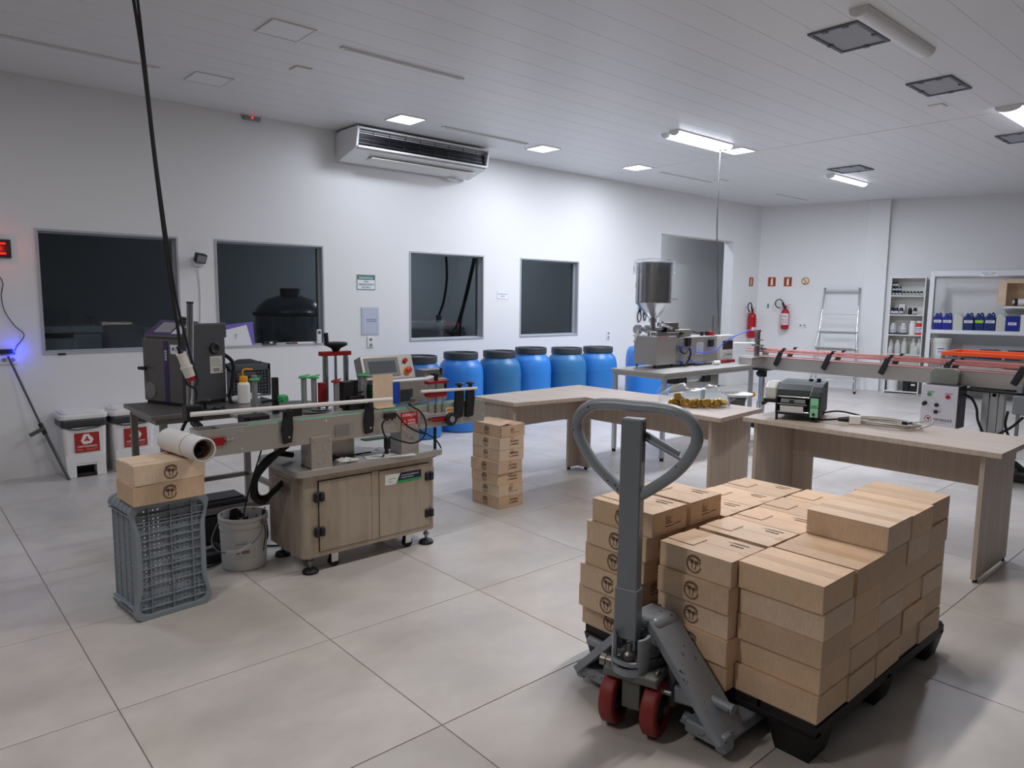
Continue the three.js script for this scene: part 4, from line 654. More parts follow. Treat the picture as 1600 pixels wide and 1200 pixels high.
// ================================================================ CRATE, BUCKET, BINS, MOP
{
  const t = worldThing('plastic_crate', 'grey perforated plastic crate standing on end with two boxes on it', 'crate', [-0.455, 0, -1.74]);
  const g = M.greyPlastic, x0 = -0.64, x1 = -0.27, zf = -1.6, zb = -1.9, hh = 0.57, wv = 0.022;
  const out = (i) => { const o = []; const R = 0.045; const side = [[0, R], [0.02, 0.13], [wv, 0.16], [wv, 0.41], [0.02, 0.44], [0, hh - R]]; const P = (x, y) => [x, y];
    for (let k = 0; k <= 5; k++) { const a = PI + k * PI / 10; o.push(P(x0 + R + R * Math.cos(a), R + R * Math.sin(a))); } for (let k = 0; k <= 5; k++) { const a = 1.5 * PI + k * PI / 10; o.push(P(x1 - R + R * Math.cos(a), R + R * Math.sin(a))); }
    for (const [d, y] of side) if (d) o.push(P(x1 - d, y)); for (let k = 0; k <= 5; k++) { const a = k * PI / 10; o.push(P(x1 - R + R * Math.cos(a), hh - R + R * Math.sin(a))); } for (let k = 0; k <= 5; k++) { const a = PI / 2 + k * PI / 10; o.push(P(x0 + R + R * Math.cos(a), hh - R + R * Math.sin(a))); }
    for (const [d, y] of side.slice().reverse()) if (d) o.push(P(x0 + d, y)); const cx = (x0 + x1) / 2, cy = hh / 2; return o.map(([x, y]) => [x + (x > cx ? -i : i), y + (y > cy ? -i : i)]); };
  const holes = []; for (let i = 0; i < 14; i++) for (let j = 0; j < 24; j++) { const x = x0 + 0.048 + i * 0.0211, y = 0.045 + j * 0.0209; if (Math.abs(i - 6.5) > 5 && j > 5 && j < 18 && Math.abs(i - 6.5) > 5.6) continue; const p = new THREE.Path(); p.absarc(x, y, 0.0052, 0, 2 * PI, true); holes.push(p); }
  part(t, 'base_panel', ext(shape(out(0.006), holes), 0.004, 0, 3).translate(0, 0, zf - 0.02), g);
  part(t, 'rim', ext(shape(out(0), [out(0.026).reverse()]), 0.03, 0.004, 4).translate(0, 0, zf - 0.03), g);
  for (const x of [-0.555, -0.455, -0.355]) part(t, 'base_rib', bb(x - 0.002, x + 0.002, 0.03, hh - 0.03, zf - 0.02, zf - 0.002, 0.0008), g);
  for (const y of [0.055, 0.1, 0.165, 0.21, 0.25, 0.3, 0.345, 0.385, 0.42, 0.46, 0.475, 0.51]) part(t, 'base_rib', bb(x0 + 0.03, x1 - 0.03, y - 0.002, y + 0.002, zf - 0.02, zf - 0.003, 0.0008), g);
  // walls between base and open mouth: bars with openings
  for (const [xa, s] of [[x0, 1], [x1, -1]]) {
    part(t, 'side_wall', bb(xa + s * 0.024, xa + s * 0.027, 0.05, hh - 0.05, zb, zf - 0.02, 0), g);
    for (const y of [0.06, 0.12, 0.19, 0.26, 0.33, 0.4, 0.46, 0.51]) part(t, 'wall_rib', bb(xa + s * (y > 0.1 && y < 0.47 ? 0.021 : 0.004), xa + s * 0.026, y - 0.003, y + 0.003, zb, zf - 0.02, 0.001), g);
    for (const z of [zb + 0.004, zb + 0.075, zb + 0.15, zb + 0.22]) part(t, 'wall_rib', bb(xa + s * 0.019, xa + s * 0.027, 0.04, hh - 0.04, z - 0.0025, z + 0.0025, 0.001), g);
  }
  for (const [ya, s] of [[0, 1], [hh, -1]]) {
    part(t, 'end_wall', bb(x0 + 0.04, x1 - 0.04, ya + s * 0.006, ya + s * 0.01, zb, zf - 0.02, 0), g);
    for (let i = 0; i < 14; i++) part(t, 'wall_rib', bb(x0 + 0.045 + i * 0.0212, x0 + 0.05 + i * 0.0212, ya, ya + s * 0.008, zb, zf - 0.02, 0.001), g);
  }
  for (const [xa, ya, q] of [[x0 + 0.045, 0.045, PI], [x1 - 0.045, 0.045, PI * 1.5], [x1 - 0.045, hh - 0.045, 0], [x0 + 0.045, hh - 0.045, PI / 2]]) {
    const a = new THREE.Shape(); a.absarc(0, 0, 0.042, 0, PI / 2, false); a.absarc(0, 0, 0.036, PI / 2, 0, true); part(t, 'corner_wall', ext(a, zf - 0.02 - zb).rotateZ(q).translate(xa, ya, zb), g);
    for (let k = 0; k < 5; k++) { const z = zb + 0.03 + k * 0.055; const b = new THREE.Shape(); b.absarc(0, 0, 0.045, 0, PI / 2, false); b.absarc(0, 0, 0.036, PI / 2, 0, true); part(t, 'wall_rib', ext(b, 0.004).rotateZ(q).translate(xa, ya, z), g); }
  }
  t.rotation.y = 0.09;
}
{
  const t = thing('paper_roll', 'thick white paper roll lying across the boxes on the crate', 'roll', [-0.36, 0.766, -1.6], 0);
  const ax = 0.12, spin = (g) => g.rotateX(PI / 2).rotateY(ax).translate(0, 0.058, 0);
  part(t, 'outer_wrap', [spin(lathe([[0.05, -0.19], [0.057, -0.19], [0.057, 0.1], [0.05, 0.1], [0.05, -0.19]], 0, 0, 0, 40)), spin(lathe([[0.044, 0.06], [0.0565, 0.075], [0.058, 0.19], [0.05, 0.19], [0.044, 0.06]], 0, 0, 0, 40))], M.white);
  part(t, 'band', spin(lathe([[0.057, 0.06], [0.0582, 0.06], [0.0582, 0.065], [0.057, 0.065]], 0, 0, 0, 40)), std(0xb98a86, 0.6));
  part(t, 'inner_core', spin(lathe([[0.046, -0.185], [0.05, -0.185], [0.05, 0.187], [0.046, 0.187], [0.046, -0.185]], 0, 0, 0, 36)), std(0xa08f7c, 0.8));
  const sc = []; for (let i = 0; i < 20; i++) { const a = i * 0.5, r = 0.04 - i * 0.0016; sc.push([r * Math.cos(a), r * Math.sin(a) * 0.9]); }
  part(t, 'inner_curl', ext(shape([...sc, ...sc.slice().reverse().map(([a, b]) => [a * 0.93 + 0.001, b * 0.93])]), 0.3).translate(0, 0, -0.17).rotateY(ax).translate(0, 0.058, 0), std(0x5a4a40, 0.8));
}
{
  const t = thing('white_bucket', 'white open bucket with a wire handle and dark stained inside', 'bucket', [0.06, 0, -2.02]);
  const r = 0.128;
  const stain = dataTex(256, (u, v) => { const k = fbm(u, v, 7, 4, 4, 303), d = fbm(u, v, 24, 3, 3, 310); const s = k > 0.56 ? 0.18 : d > 0.62 ? 0.45 : 1; return [206 * s, 204 * s, 202 * s]; }, [0.4, 0.3]);
  part(t, 'body', lathe([[0, 0.0], [r * 0.93, 0], [r * 0.95, 0.006], [r, 0.23], [r * 1.03, 0.232], [r * 1.03, 0.24], [r * 1.0, 0.242], [r * 1.01, 0.262], [r * 1.05, 0.264], [r * 1.05, 0.276], [r * 1.02, 0.278], [r * 1.02, 0.286], [r * 1.06, 0.288], [r * 1.055, 0.302], [r * 1.0, 0.302]], 0, 0, 0, 48), M.white);
  part(t, 'inner_wall', lathe([[r * 0.9, 0.012], [r * 0.965, 0.24], [r * 1.005, 0.302]], 0, 0, 0, 48), std(0xffffff, 0.6, 0, { map: stain, side: THREE.DoubleSide }));
  part(t, 'inner_base', vcyl(0, 0.006, 0.014, 0, r * 0.9), std(0x3b3a3e, 0.6));
  for (const s of [-1, 1]) part(t, 'handle_lug', rod([s * 0.06, 0.268, s > 0 ? 0.115 : -0.115], [s * 0.068, 0.268, s > 0 ? 0.135 : -0.135], 0.014), M.grey);
  part(t, 'wire_handle', tube([[0.067, 0.268, 0.13], [0.02, 0.2, 0.165], [-0.08, 0.14, 0.15], [-0.15, 0.12, 0.05], [-0.16, 0.15, -0.06], [-0.11, 0.22, -0.12], [-0.068, 0.268, -0.135]], 0.0035, 50), M.grey);
  part(t, 'grip', tube([[-0.02, 0.168, 0.165], [-0.08, 0.14, 0.152], [-0.13, 0.124, 0.09]], 0.009, 16), M.white);
  part(t, 'cord', tube([[0.074, 0.25, 0.12], [0.076, 0.2, 0.128], [0.07, 0.15, 0.126], [0.062, 0.1, 0.126]], 0.003), M.black);
  part(t, 'label', new THREE.CylinderGeometry(r * 0.987, r * 0.975, 0.12, 24, 1, true, -0.75, 0.9).translate(0, 0.13, 0), print(paint(200, 160, (c, w, h) => { c.fillStyle = '#dfddda'; c.fillRect(0, 0, w, h); c.fillStyle = '#5a5a66'; c.fillRect(10, 40, 110, 4); c.fillRect(70, 20, 50, 12); c.fillStyle = '#9b857c'; c.fillRect(60, 90, 80, 26); c.beginPath(); c.arc(28, 102, 18, 0, 7); c.fill(); })));
}
{
  const RC = print(paint(256, 224, (c, w, h) => {
    c.fillStyle = '#a8241f'; c.fillRect(0, 0, w, h); c.fillStyle = '#ece6e4';
    for (let i = 0; i < 3; i++) { c.save(); c.translate(128, 78); c.rotate(i * 2.0944); c.beginPath(); c.moveTo(-30, -62); c.lineTo(22, -62); c.lineTo(44, -26); c.lineTo(56, -34); c.lineTo(44, 8); c.lineTo(6, -4); c.lineTo(18, -12); c.lineTo(2, -38); c.lineTo(-14, -22); c.lineTo(-42, -38); c.fill(); c.restore(); }
    txt(c, 'CONTAMINADO', 128, 158, 27, '#ece6e4', 'sans-serif', 'bold ', 'center', 220); c.fillStyle = '#c98a86'; c.fillRect(16, 186, 60, 5); c.fillRect(16, 198, 70, 5); c.fillRect(120, 186, 120, 5); c.fillRect(120, 200, 96, 5);
  }));
  const bag = std(0x3c3e40, 0.35);
  function bin(label, x) {
    const t = thing('pedal_bin', label, 'bin', [x, 0, -5.0], 0, 'white recycling bins under the first window');
    const sec = (w, d, y) => { const o = rrect(-w / 2, w / 2, -d / 2, d / 2, 0.03, 4); return o.map(([a, b]) => [a, y, b]); };
    const loft = (rings) => { const n = rings[0].length, pos = [], idx = []; rings.forEach((r) => r.forEach((p) => pos.push(...p))); for (let k = 0; k < rings.length - 1; k++) for (let i = 0; i < n; i++) { const a = k * n + i, b = k * n + (i + 1) % n, c = a + n, d = b + n; idx.push(a, c, b, b, c, d); } const g = new THREE.BufferGeometry(); g.setAttribute('position', new THREE.Float32BufferAttribute(pos, 3)); g.setIndex(idx); const q = g.toNonIndexed(); q.computeVertexNormals(); return q; };
    part(t, 'body', [loft([sec(0.305, 0.26, 0.1), sec(0.335, 0.275, 0.45), sec(0.34, 0.28, 0.46)]), bb(-0.148, 0.148, 0.1, 0.105, -0.125, 0.125, 0), bb(-0.148, -0.075, 0, 0.12, 0.0, 0.135, 0.006), bb(0.075, 0.148, 0, 0.12, 0.0, 0.135, 0.006), bb(-0.148, 0.148, 0, 0.12, -0.13, 0.0, 0.006), ext(shape([[-0.148, 0.1], [-0.1, 0.1], [-0.085, 0.118], [0.085, 0.118], [0.1, 0.1], [0.148, 0.1], [0.15, 0.19], [-0.15, 0.19]]), 0.012, 0.002).translate(0, 0, 0.124)], M.white);
    part(t, 'pedal', [bb(-0.075, 0.075, 0.01, 0.03, 0.0, 0.13, 0.006), bb(-0.07, 0.07, 0.03, 0.1, 0.0, 0.02, 0.003)], M.black);
    part(t, 'bin_liner', [loft([sec(0.31, 0.26, 0.41), sec(0.35, 0.292, 0.445), sec(0.345, 0.287, 0.48), sec(0.335, 0.275, 0.5)]), tube([[-0.17, 0.44, 0.13], [-0.08, 0.415, 0.152], [0.02, 0.418, 0.154], [0.1, 0.425, 0.152], [0.17, 0.45, 0.13]], 0.006, 30)], bag);
    part(t, 'lid', [ext(rrect(-0.185, 0.185, -0.15, 0.155, 0.05), 0.045, 0.012).rotateX(-PI / 2).translate(0, 0.495, 0), ext(rrect(-0.165, 0.165, -0.13, 0.135, 0.05), 0.03, 0.01).rotateX(-PI / 2).translate(0, 0.53, 0)], M.white);
    part(t, 'lid_rib', [bb(-0.14, -0.12, 0.555, 0.566, -0.08, 0.07, 0.004)], M.white);
    part(t, 'recycling_sticker', new THREE.PlaneGeometry(0.185, 0.165).rotateX(-0.02).translate(0.012, 0.297, 0.1385), RC);
  }
  bin('white pedal bin with a red recycling sticker, left of the pair', -0.185);
  bin('white pedal bin standing behind the steel table leg', 0.19);
}
{
  const t = worldThing('floor_squeegee', 'thin dark squeegee pole with a side blade leaning on the wall', 'squeegee', [-0.4, 0, -4.95]);
  part(t, 'pole', [rod([-0.325, 0.0, -4.83], [-0.47, 0.43, -4.96], 0.012), rod([-0.47, 0.43, -4.96], [-0.65, 1.03, -5.13], 0.009)], M.darkGrey);
  part(t, 'blade_holder', bar([-0.565, 0.385, -4.95], [-0.455, 0.44, -4.95], 0.02, 0.03), M.darkGrey);
  part(t, 'joint', rod([-0.455, 0.385, -4.945], [-0.485, 0.475, -4.973], 0.017), M.black);
}
// ================================================================ LABELLING MACHINE
{
  const t = worldThing('labelling_machine', 'stainless steel bottle labelling machine on a two-door wheeled cabinet', 'machine', [0.65, 0, -1.8]);
  const P = (n, g, m, l) => part(t, n, g, m, l), dirt = M.steelDirt, st = M.steel;
  const seam = std(0x14130f, 0.8);
  // cabinet
  P('cabinet_body', ext(rrect(0.225, 1.11, 1.6, 2.07, 0.04), 0.475, 0.003).rotateX(-PI / 2).translate(0, 0.1, 0), dirt);
  P('cabinet_top', ext(rrect(0.175, 1.14, 1.55, 2.09, 0.035), 0.036, 0.004).rotateX(-PI / 2).translate(0, 0.575, 0), st);
  const frame = P('door_gap', bb(0.318, 1.055, 0.13, 0.532, -1.6005, -1.596, 0), seam);
  P('centre_post', bb(0.652, 0.698, 0.13, 0.534, -1.601, -1.5925, 0.001), dirt);
  for (const [a, b, hxx] of [[0.321, 0.649, 0.595], [0.701, 1.052, 0.757]]) {
    const d = P('door', bb(a, b, 0.133, 0.529, -1.606, -1.598, 0.0015), dirt);
    d.geometry.translate(0, 0, 0.008);
    sub(t, d, 'latch', [bb(hxx - 0.011, hxx + 0.011, 0.315, 0.375, -1.599, -1.5955, 0.002), bb(hxx - 0.006, hxx + 0.006, 0.322, 0.368, -1.5965, -1.5945, 0.002)], M.steelDark);
  }
  for (const [x, y] of [[0.32, 0.443], [0.32, 0.246], [1.052, 0.447], [1.052, 0.214]]) P('hinge', [bb(x - 0.03, x - 0.001, y - 0.027, y + 0.027, -1.6, -1.575, 0.009), bb(x + 0.001, x + 0.03, y - 0.027, y + 0.027, -1.6, -1.575, 0.009)], M.black);
  P('maker_plate', new THREE.PlaneGeometry(0.255, 0.062).translate(0.866, 0.468, -1.5885), print(paint(512, 125, (c, w, h) => {
    c.fillStyle = '#191736'; c.fillRect(0, 0, w, h); c.fillStyle = '#2f9a52'; c.fillRect(0, h - 34, w, 34); c.fillStyle = '#e2e4e0'; c.beginPath(); c.moveTo(0, 0); c.lineTo(214, 0); c.lineTo(152, h); c.lineTo(0, h); c.fill();
    txt(c, 'ROTULADORA HORIZONTAL', 226, 36, 22, '#dcdcea', 'sans-serif', 'bold ', 'left', 250); txt(c, 'DE ENVOLVIMENTO', 220, 64, 22, '#dcdcea', 'sans-serif', 'bold ', 'left', 180);
    c.strokeStyle = '#7b8482'; c.lineWidth = 6; c.beginPath(); c.moveTo(52, 70); c.quadraticCurveTo(90, 42, 150, 58); c.stroke(); txt(c, 'ROTEC', 78, 92, 20, '#8b9290');
  }), 0.4));
  for (const [x, z] of [[0.29, -1.655], [1.07, -1.65], [0.29, -2.02], [1.07, -2.02]]) {
    P('levelling_foot', [lathe([[0, 0], [0.044, 0], [0.046, 0.008], [0.04, 0.02], [0.018, 0.03], [0, 0.032]], x, 0, z, 28)], M.black); P('foot_rod', [vcyl(x, 0.028, 0.105, z, 0.009), vcyl(x, 0.055, 0.07, z, 0.018, 0.018, 6)], M.steelDark);
  }
  for (const [x, z] of [[0.44, -1.67], [0.94, -1.67], [0.44, -2.0], [0.94, -2.0]]) { P('caster', [rod([x, 0.033, z - 0.013], [x, 0.033, z + 0.013], 0.032, 24)], M.rubber); P('caster_fork', [bb(x - 0.035, x + 0.035, 0.092, 0.1, z - 0.03, z + 0.03, 0.002), move(bb(-0.022, 0.022, -0.05, 0.02, -0.021, -0.016, 0.004), x, 0.08, z), move(bb(-0.022, 0.022, -0.05, 0.02, 0.016, 0.021, 0.004), x, 0.08, z)], M.chrome); }
  P('side_hatch', bb(0.221, 0.226, 0.3, 0.52, -1.98, -1.72, 0.002), dirt);
  // brackets that carry the conveyor
  for (const x of [0.268, 0.838]) {
    const g = P('support_bracket', [bb(x, x + 0.122, 0.611, 0.787, -1.568, -1.562, 0.001), bb(x, x + 0.006, 0.611, 0.78, -1.69, -1.57, 0.001), bb(x, x + 0.122, 0.611, 0.617, -1.7, -1.57, 0.001)], st);
    for (const [a, b] of [[0.02, 0.155], [0.105, 0.158], [0.045, 0.11], [0.08, 0.113], [0.045, 0.035], [0.08, 0.038]]) sub(t, g, 'bolt', rod([x + a, 0.611 + b, -1.563], [x + a, 0.611 + b, -1.556], 0.0065, 8), M.chrome);
  }
  P('back_support', bb(0.47, 0.63, 0.611, 0.78, -1.9, -1.75, 0.002), st);
  // conveyor body
  P('conveyor_front', [bb(-0.31, 1.472, 0.752, 0.888, -1.575, -1.569, 0.001), bb(-0.31, 1.472, 0.752, 0.756, -1.69, -1.57, 0.001)], st);
  P('conveyor_back', bb(-0.31, 1.472, 0.752, 0.888, -1.69, -1.684, 0.001), st);
  P('conveyor_end', [bb(-0.312, -0.306, 0.754, 0.886, -1.688, -1.572, 0.001), bb(1.468, 1.474, 0.754, 0.886, -1.688, -1.572, 0.001)], st);
  P('conveyor_belt', bb(-0.2, 1.45, 0.874, 0.886, -1.682, -1.58, 0.003), std(0x8b8a86, 0.5, 0.3));
  P('wear_strip', [bb(-0.07, 1.44, 0.886, 0.894, -1.582, -1.571, 0.002)], M.greenGlass);
  P('return_belt', bb(0.62, 0.8, 0.715, 0.722, -1.66, -1.6, 0.002), M.green);
  for (const [x, y] of [[-0.3, 0.87], [-0.1, 0.868], [-0.1, 0.772], [0.36, 0.863], [0.81, 0.88], [0.78, 0.79], [1.46, 0.792], [1.3, 0.768]]) P('screw', new THREE.SphereGeometry(0.0065, 10, 8).scale(1, 1, 0.6).translate(x, y, -1.568), M.chrome);
  P('end_sticker', new THREE.PlaneGeometry(0.06, 0.1).rotateY(-PI / 2).translate(-0.3126, 0.82, -1.635), print(paint(60, 100, (c) => { c.fillStyle = '#e8e8e6'; c.fillRect(0, 0, 60, 100); c.strokeStyle = '#444'; c.lineWidth = 6; c.beginPath(); c.arc(30, 34, 18, 0.5, 5); c.stroke(); c.beginPath(); c.moveTo(18, 55); c.lineTo(42, 72); c.stroke(); })));
  const tp = P('tensioner', bb(-0.262, -0.182, 0.806, 0.846, -1.569, -1.555, 0.002), M.red);
  sub(t, tp, 'tension_rod', [rod([-0.182, 0.831, -1.56], [-0.15, 0.834, -1.56], 0.004), new THREE.SphereGeometry(0.007, 10, 8).translate(-0.15, 0.834, -1.56)], M.chrome);
  sub(t, tp, 'bolt', [[-0.253, 0.813], [-0.253, 0.839], [-0.191, 0.813], [-0.191, 0.839]].map(([x, y]) => rod([x, y, -1.556], [x, y, -1.552], 0.005, 8)), M.chrome);
  // white guide rails and their black brackets
  P('guide_rail', rod([-0.347, 0.975, -1.55], [0.768, 0.955, -1.55], 0.0115, 16), M.white);
  P('guide_rail', rod([0.965, 0.983, -1.545], [1.39, 0.972, -1.545], 0.0095, 16), M.white);
  const clampShape = [[-0.024, 0], [0.02, 0.005], [0.03, 0.08], [0.026, 0.175], [-0.02, 0.175], [-0.026, 0.1], [-0.032, 0.07]];
  for (const [x, y] of [[0.136, 0.772], [0.62, 0.768]]) {
    const b = P('rail_clamp', [ext(shape(clampShape), 0.02, 0.003).translate(x, y, -1.569), rod([x, y + 0.165, -1.56], [x, y + 0.165, -1.535], 0.014)], M.black);
    sub(t, b, 'bolt', rod([x + 0.002, y + 0.035, -1.55], [x + 0.002, y + 0.035, -1.545], 0.006, 8), M.chrome);
  }
  for (const x of [1.257, 1.342]) P('rail_clamp', [ext(shape([[-0.033, 0.005], [-0.008, 0], [-0.004, 0.02], [0.004, 0.005], [0.024, 0.01], [0.036, 0.12], [0.03, 0.19], [-0.024, 0.19], [-0.03, 0.12]]), 0.024, 0.003).translate(x, 0.79, -1.569), vcyl(x + 0.004, 0.98, 1.0, -1.555, 0.013), lathe([[0, 0], [0.026, 0.002], [0.028, 0.01], [0.012, 0.016], [0, 0.017]], x + 0.004, 1.0, -1.555, 16)], M.black);
  P('star_knob', [lathe([[0, 0], [0.022, 0.002], [0.022, 0.014], [0, 0.016]], 1.2, 1.02, -1.62, 14), vcyl(1.2, 0.97, 1.02, -1.62, 0.009)], M.black);
  // attention sign, warning label, cable box
  P('warning_sign', [new THREE.PlaneGeometry(0.12, 0.084).translate(0.897, 0.822, -1.5675)], print(paint(240, 168, (c, w, h) => { c.fillStyle = '#b92a2e'; c.fillRect(0, 0, w, h); txt(c, 'ATENÇÃO', 118, 34, 42, '#f0e4e4', 'sans-serif', 'bold ', 'center', 190); txt(c, 'PARTES', 150, 98, 30, '#f0e4e4', 'sans-serif', 'italic bold '); txt(c, 'MÓVEIS', 150, 134, 30, '#f0e4e4', 'sans-serif', 'italic bold '); c.fillStyle = '#e9c9c9'; c.beginPath(); c.moveTo(50, 84); c.lineTo(76, 140); c.lineTo(24, 140); c.fill(); })));
  P('warning_label', [new THREE.PlaneGeometry(0.062, 0.075).translate(1.196, 0.826, -1.5675)], print(paint(120, 150, (c, w, h) => { c.fillStyle = '#e6e4e0'; c.fillRect(0, 0, w, h); c.fillStyle = '#e08a3a'; c.fillRect(14, 12, 92, 38); c.fillStyle = '#46464e'; for (let i = 0; i < 4; i++) c.fillRect(30, 64 + i * 20, 70, 7); })));
  P('cable_box', [bb(0.722, 0.795, 0.84, 0.876, -1.57, -1.545, 0.005), bb(0.735, 0.745, 0.83, 0.84, -1.56, -1.55, 0.002), bb(0.765, 0.775, 0.83, 0.84, -1.56, -1.55, 0.002)], M.black);
  P('sensor_block', [bb(0.72, 0.75, 0.665, 0.73, -1.57, -1.54, 0.004), bb(0.722, 0.74, 0.635, 0.67, -1.565, -1.545, 0.003)], M.black);
  P('cable', [tube([[0.795, 0.865, -1.55], [0.86, 0.79, -1.535], [0.96, 0.735, -1.53], [0.99, 0.73, -1.53]], 0.005, 24), tube([[0.888, 0.91, -1.56], [0.96, 0.86, -1.54], [0.99, 0.79, -1.53], [0.965, 0.71, -1.52], [0.89, 0.685, -1.52], [0.8, 0.71, -1.53], [0.745, 0.735, -1.54]], 0.005, 50), tube([[0.73, 0.85, -1.54], [0.69, 0.82, -1.53], [0.7, 0.76, -1.53], [0.745, 0.7, -1.54]], 0.005, 24),
    tube([[1.02, 0.74, -1.7], [1.12, 0.69, -1.75], [1.24, 0.62, -1.78], [1.26, 0.56, -1.75], [1.19, 0.53, -1.72], [1.14, 0.53, -1.7], [1.16, 0.45, -1.7], [1.15, 0.36, -1.72], [1.12, 0.33, -1.75]], 0.005, 50)], M.rubber);
  P('hose', [tube([[0.2, 0.755, -1.66], [0.13, 0.66, -1.75], [0.05, 0.55, -1.79], [0.04, 0.45, -1.8], [0.09, 0.41, -1.8], [0.15, 0.45, -1.82], [0.23, 0.49, -1.85]], 0.016, 50, false, 10), tube([[0.29, 0.64, -1.85], [0.17, 0.665, -1.82], [0.09, 0.6, -1.83], [0.06, 0.5, -1.83], [0.08, 0.43, -1.84], [0.14, 0.42, -1.86], [0.23, 0.46, -1.9]], 0.016, 50, false, 10)], M.rubber);
  P('thin_post', rod([1.105, 0.752, -1.6], [1.105, 0.611, -1.6], 0.01, 10), M.black);
  // applicator deck behind the conveyor
  P('deck_plate', bb(0.02, 0.9, 0.862, 0.878, -2.06, -1.7, 0.003), st);
  P('deck_column', bb(0.5, 0.6, 0.78, 0.863, -1.95, -1.8, 0.003), st);
  P('label_plate', [lathe([[0, 0.004], [0.15, 0.004], [0.15, 0], [0, 0]], 0.39, 0.9, -2.03, 40), vcyl(0.39, 0.875, 0.902, -2.03, 0.02)], M.steelDark);
  P('label_plate', [lathe([[0, 0.004], [0.085, 0.004], [0.085, 0], [0, 0]], 0.42, 0.892, -1.79, 36), lathe([[0, 0.004], [0.06, 0.004], [0.06, 0], [0, 0]], 0.44, 0.901, -1.78, 36), lathe([[0, 0], [0.018, 0], [0.018, 0.02], [0, 0.02]], 0.45, 0.904, -1.78, 20)], M.chrome);
  P('lower_motor', [bb(-0.02, 0.12, 0.83, 0.905, -1.84, -1.74, 0.006), rod([0.03, 0.88, -1.74], [0.03, 0.88, -1.715], 0.025, 20), bb(0.24, 0.3, 0.84, 0.93, -1.8, -1.73, 0.004)], M.black);
  const roller = (x, z, y1, r, cap, m) => { const g = P('roller', vcyl(x, 0.878, y1, z, r), M.alu); sub(t, g, 'collar', [lathe([[0, 0], [r * 1.9, 0], [r * 1.9, 0.006], [r * 1.2, 0.014], [0, 0.014]], x, y1 - (cap || 0), z, 20), rod([x, y1 - (cap || 0) + 0.012, z], [x + r * 2.6, y1 - (cap || 0) + 0.016, z - 0.01], 0.004, 6)], m || M.green); };
  roller(0.104, -1.9, 1.105, 0.0155, 0.03); roller(0.393, -1.9, 1.07, 0.016); roller(0.455, -1.9, 1.065, 0.016); roller(0.545, -1.8, 1.045, 0.015, 0, M.red); roller(0.712, -1.8, 1.07, 0.015); roller(0.738, -1.81, 1.065, 0.016);
  P('sensor_post', bb(0.205, 0.236, 0.8, 1.085, -1.915, -1.885, 0.002), M.black);
  P('green_clamp', [bb(0.225, 0.275, 0.945, 0.985, -1.9, -1.85, 0.006), rod([0.25, 0.965, -1.86], [0.25, 0.965, -1.83], 0.018, 14)], M.green);
  P('clamp_arm', bar([0.14, 0.95, -1.9], [0.24, 0.965, -1.88], 0.016, 0.014), M.black);
  P('peel_block', bb(0.483, 0.521, 0.874, 1.037, -1.91, -1.87, 0.002), M.red);
  for (const x of [0.556, 0.692]) P('press_column', vcyl(x, 0.878, 1.19, -1.95, 0.0165), M.chrome);
  P('press_screw', vcyl(0.623, 0.93, 1.22, -1.95, 0.0085), M.chrome);
  P('press_top', bb(0.523, 0.718, 1.188, 1.214, -1.975, -1.925, 0.003), M.red);
  const hw = P('handwheel', [lathe([[0, 0], [0.018, 0], [0.03, 0.018], [0.068, 0.036], [0.07, 0.05], [0.062, 0.054], [0.03, 0.04], [0, 0.04]], 0.627, 1.214, -1.95, 32)], M.black);
  sub(t, hw, 'crank_grip', rod([0.568, 1.25, -1.95], [0.563, 1.325, -1.95], 0.0135, 14), M.black);
  P('drive_motor', [bb(0.578, 0.64, 0.885, 1.045, -1.83, -1.77, 0.003), bb(0.64, 0.66, 0.88, 1.05, -1.815, -1.785, 0.002), bb(0.6, 0.7, 0.878, 0.96, -1.83, -1.74, 0.003)], M.black);
  P('green_guard', bb(0.755, 0.785, 0.885, 1.02, -1.82, -1.76, 0.002), std(0x0f3a24, 0.5));
  P('side_sensor', [rod([0.66, 0.97, -1.79], [0.715, 0.98, -1.79], 0.008), bb(0.66, 0.68, 0.95, 1.05, -1.8, -1.78, 0.002)], M.blackMetal);
  // control screen
  const hm = (g) => move(g, 0, 0, 0, -0.35).translate(0.93, 1.104, -1.86);
  const hb = P('control_box', [hm(cb(0.37, 0.155, 0.085, 0.005).translate(0, 0, -0.03))], st);
  sub(t, hb, 'screen_bezel', hm(bb(-0.165, 0.075, -0.058, 0.062, 0.012, 0.018, 0.002)), M.grey); sub(t, hb, 'screen', hm(bb(-0.14, 0.05, -0.036, 0.04, 0.0175, 0.02, 0.001)), std(0x5f666d, 0.18));
  sub(t, hb, 'red_button', hm(rod([0.125, 0.035, 0.01], [0.125, 0.035, 0.03], 0.014, 18)), M.redPaint);
  sub(t, hb, 'emergency_collar', hm(rod([0.13, -0.03, 0.01], [0.13, -0.03, 0.017], 0.026, 20)), M.yellow); sub(t, hb, 'emergency_stop', hm(lathe([[0, 0.04], [0.016, 0.04], [0.021, 0.034], [0.021, 0.026], [0.013, 0.02], [0.013, 0]], 0, 0, 0, 20).rotateX(PI / 2).translate(0.13, -0.03, 0.008)), std(0xc9372a, 0.35));
  P('screen_arm', [bb(0.8, 1.1, 0.885, 1.035, -2.0, -1.88, 0.003)], st);
  // right hand wrap unit
  P('blue_panel', bb(0.846, 0.886, 0.905, 1.036, -1.7, -1.66, 0.002), M.blue);
  P('wrap_housing', bb(0.93, 1.285, 0.89, 1.028, -1.84, -1.72, 0.002), st);
  P('gear_box', [bb(1.165, 1.31, 1.03, 1.078, -1.9, -1.8, 0.003), bb(1.24, 1.3, 1.028, 1.06, -1.83, -1.78, 0.003)], M.steelDark);
  P('wrap_clear_plate', bb(0.93, 1.02, 0.905, 0.98, -1.715, -1.712, 0.0005), M.glass);
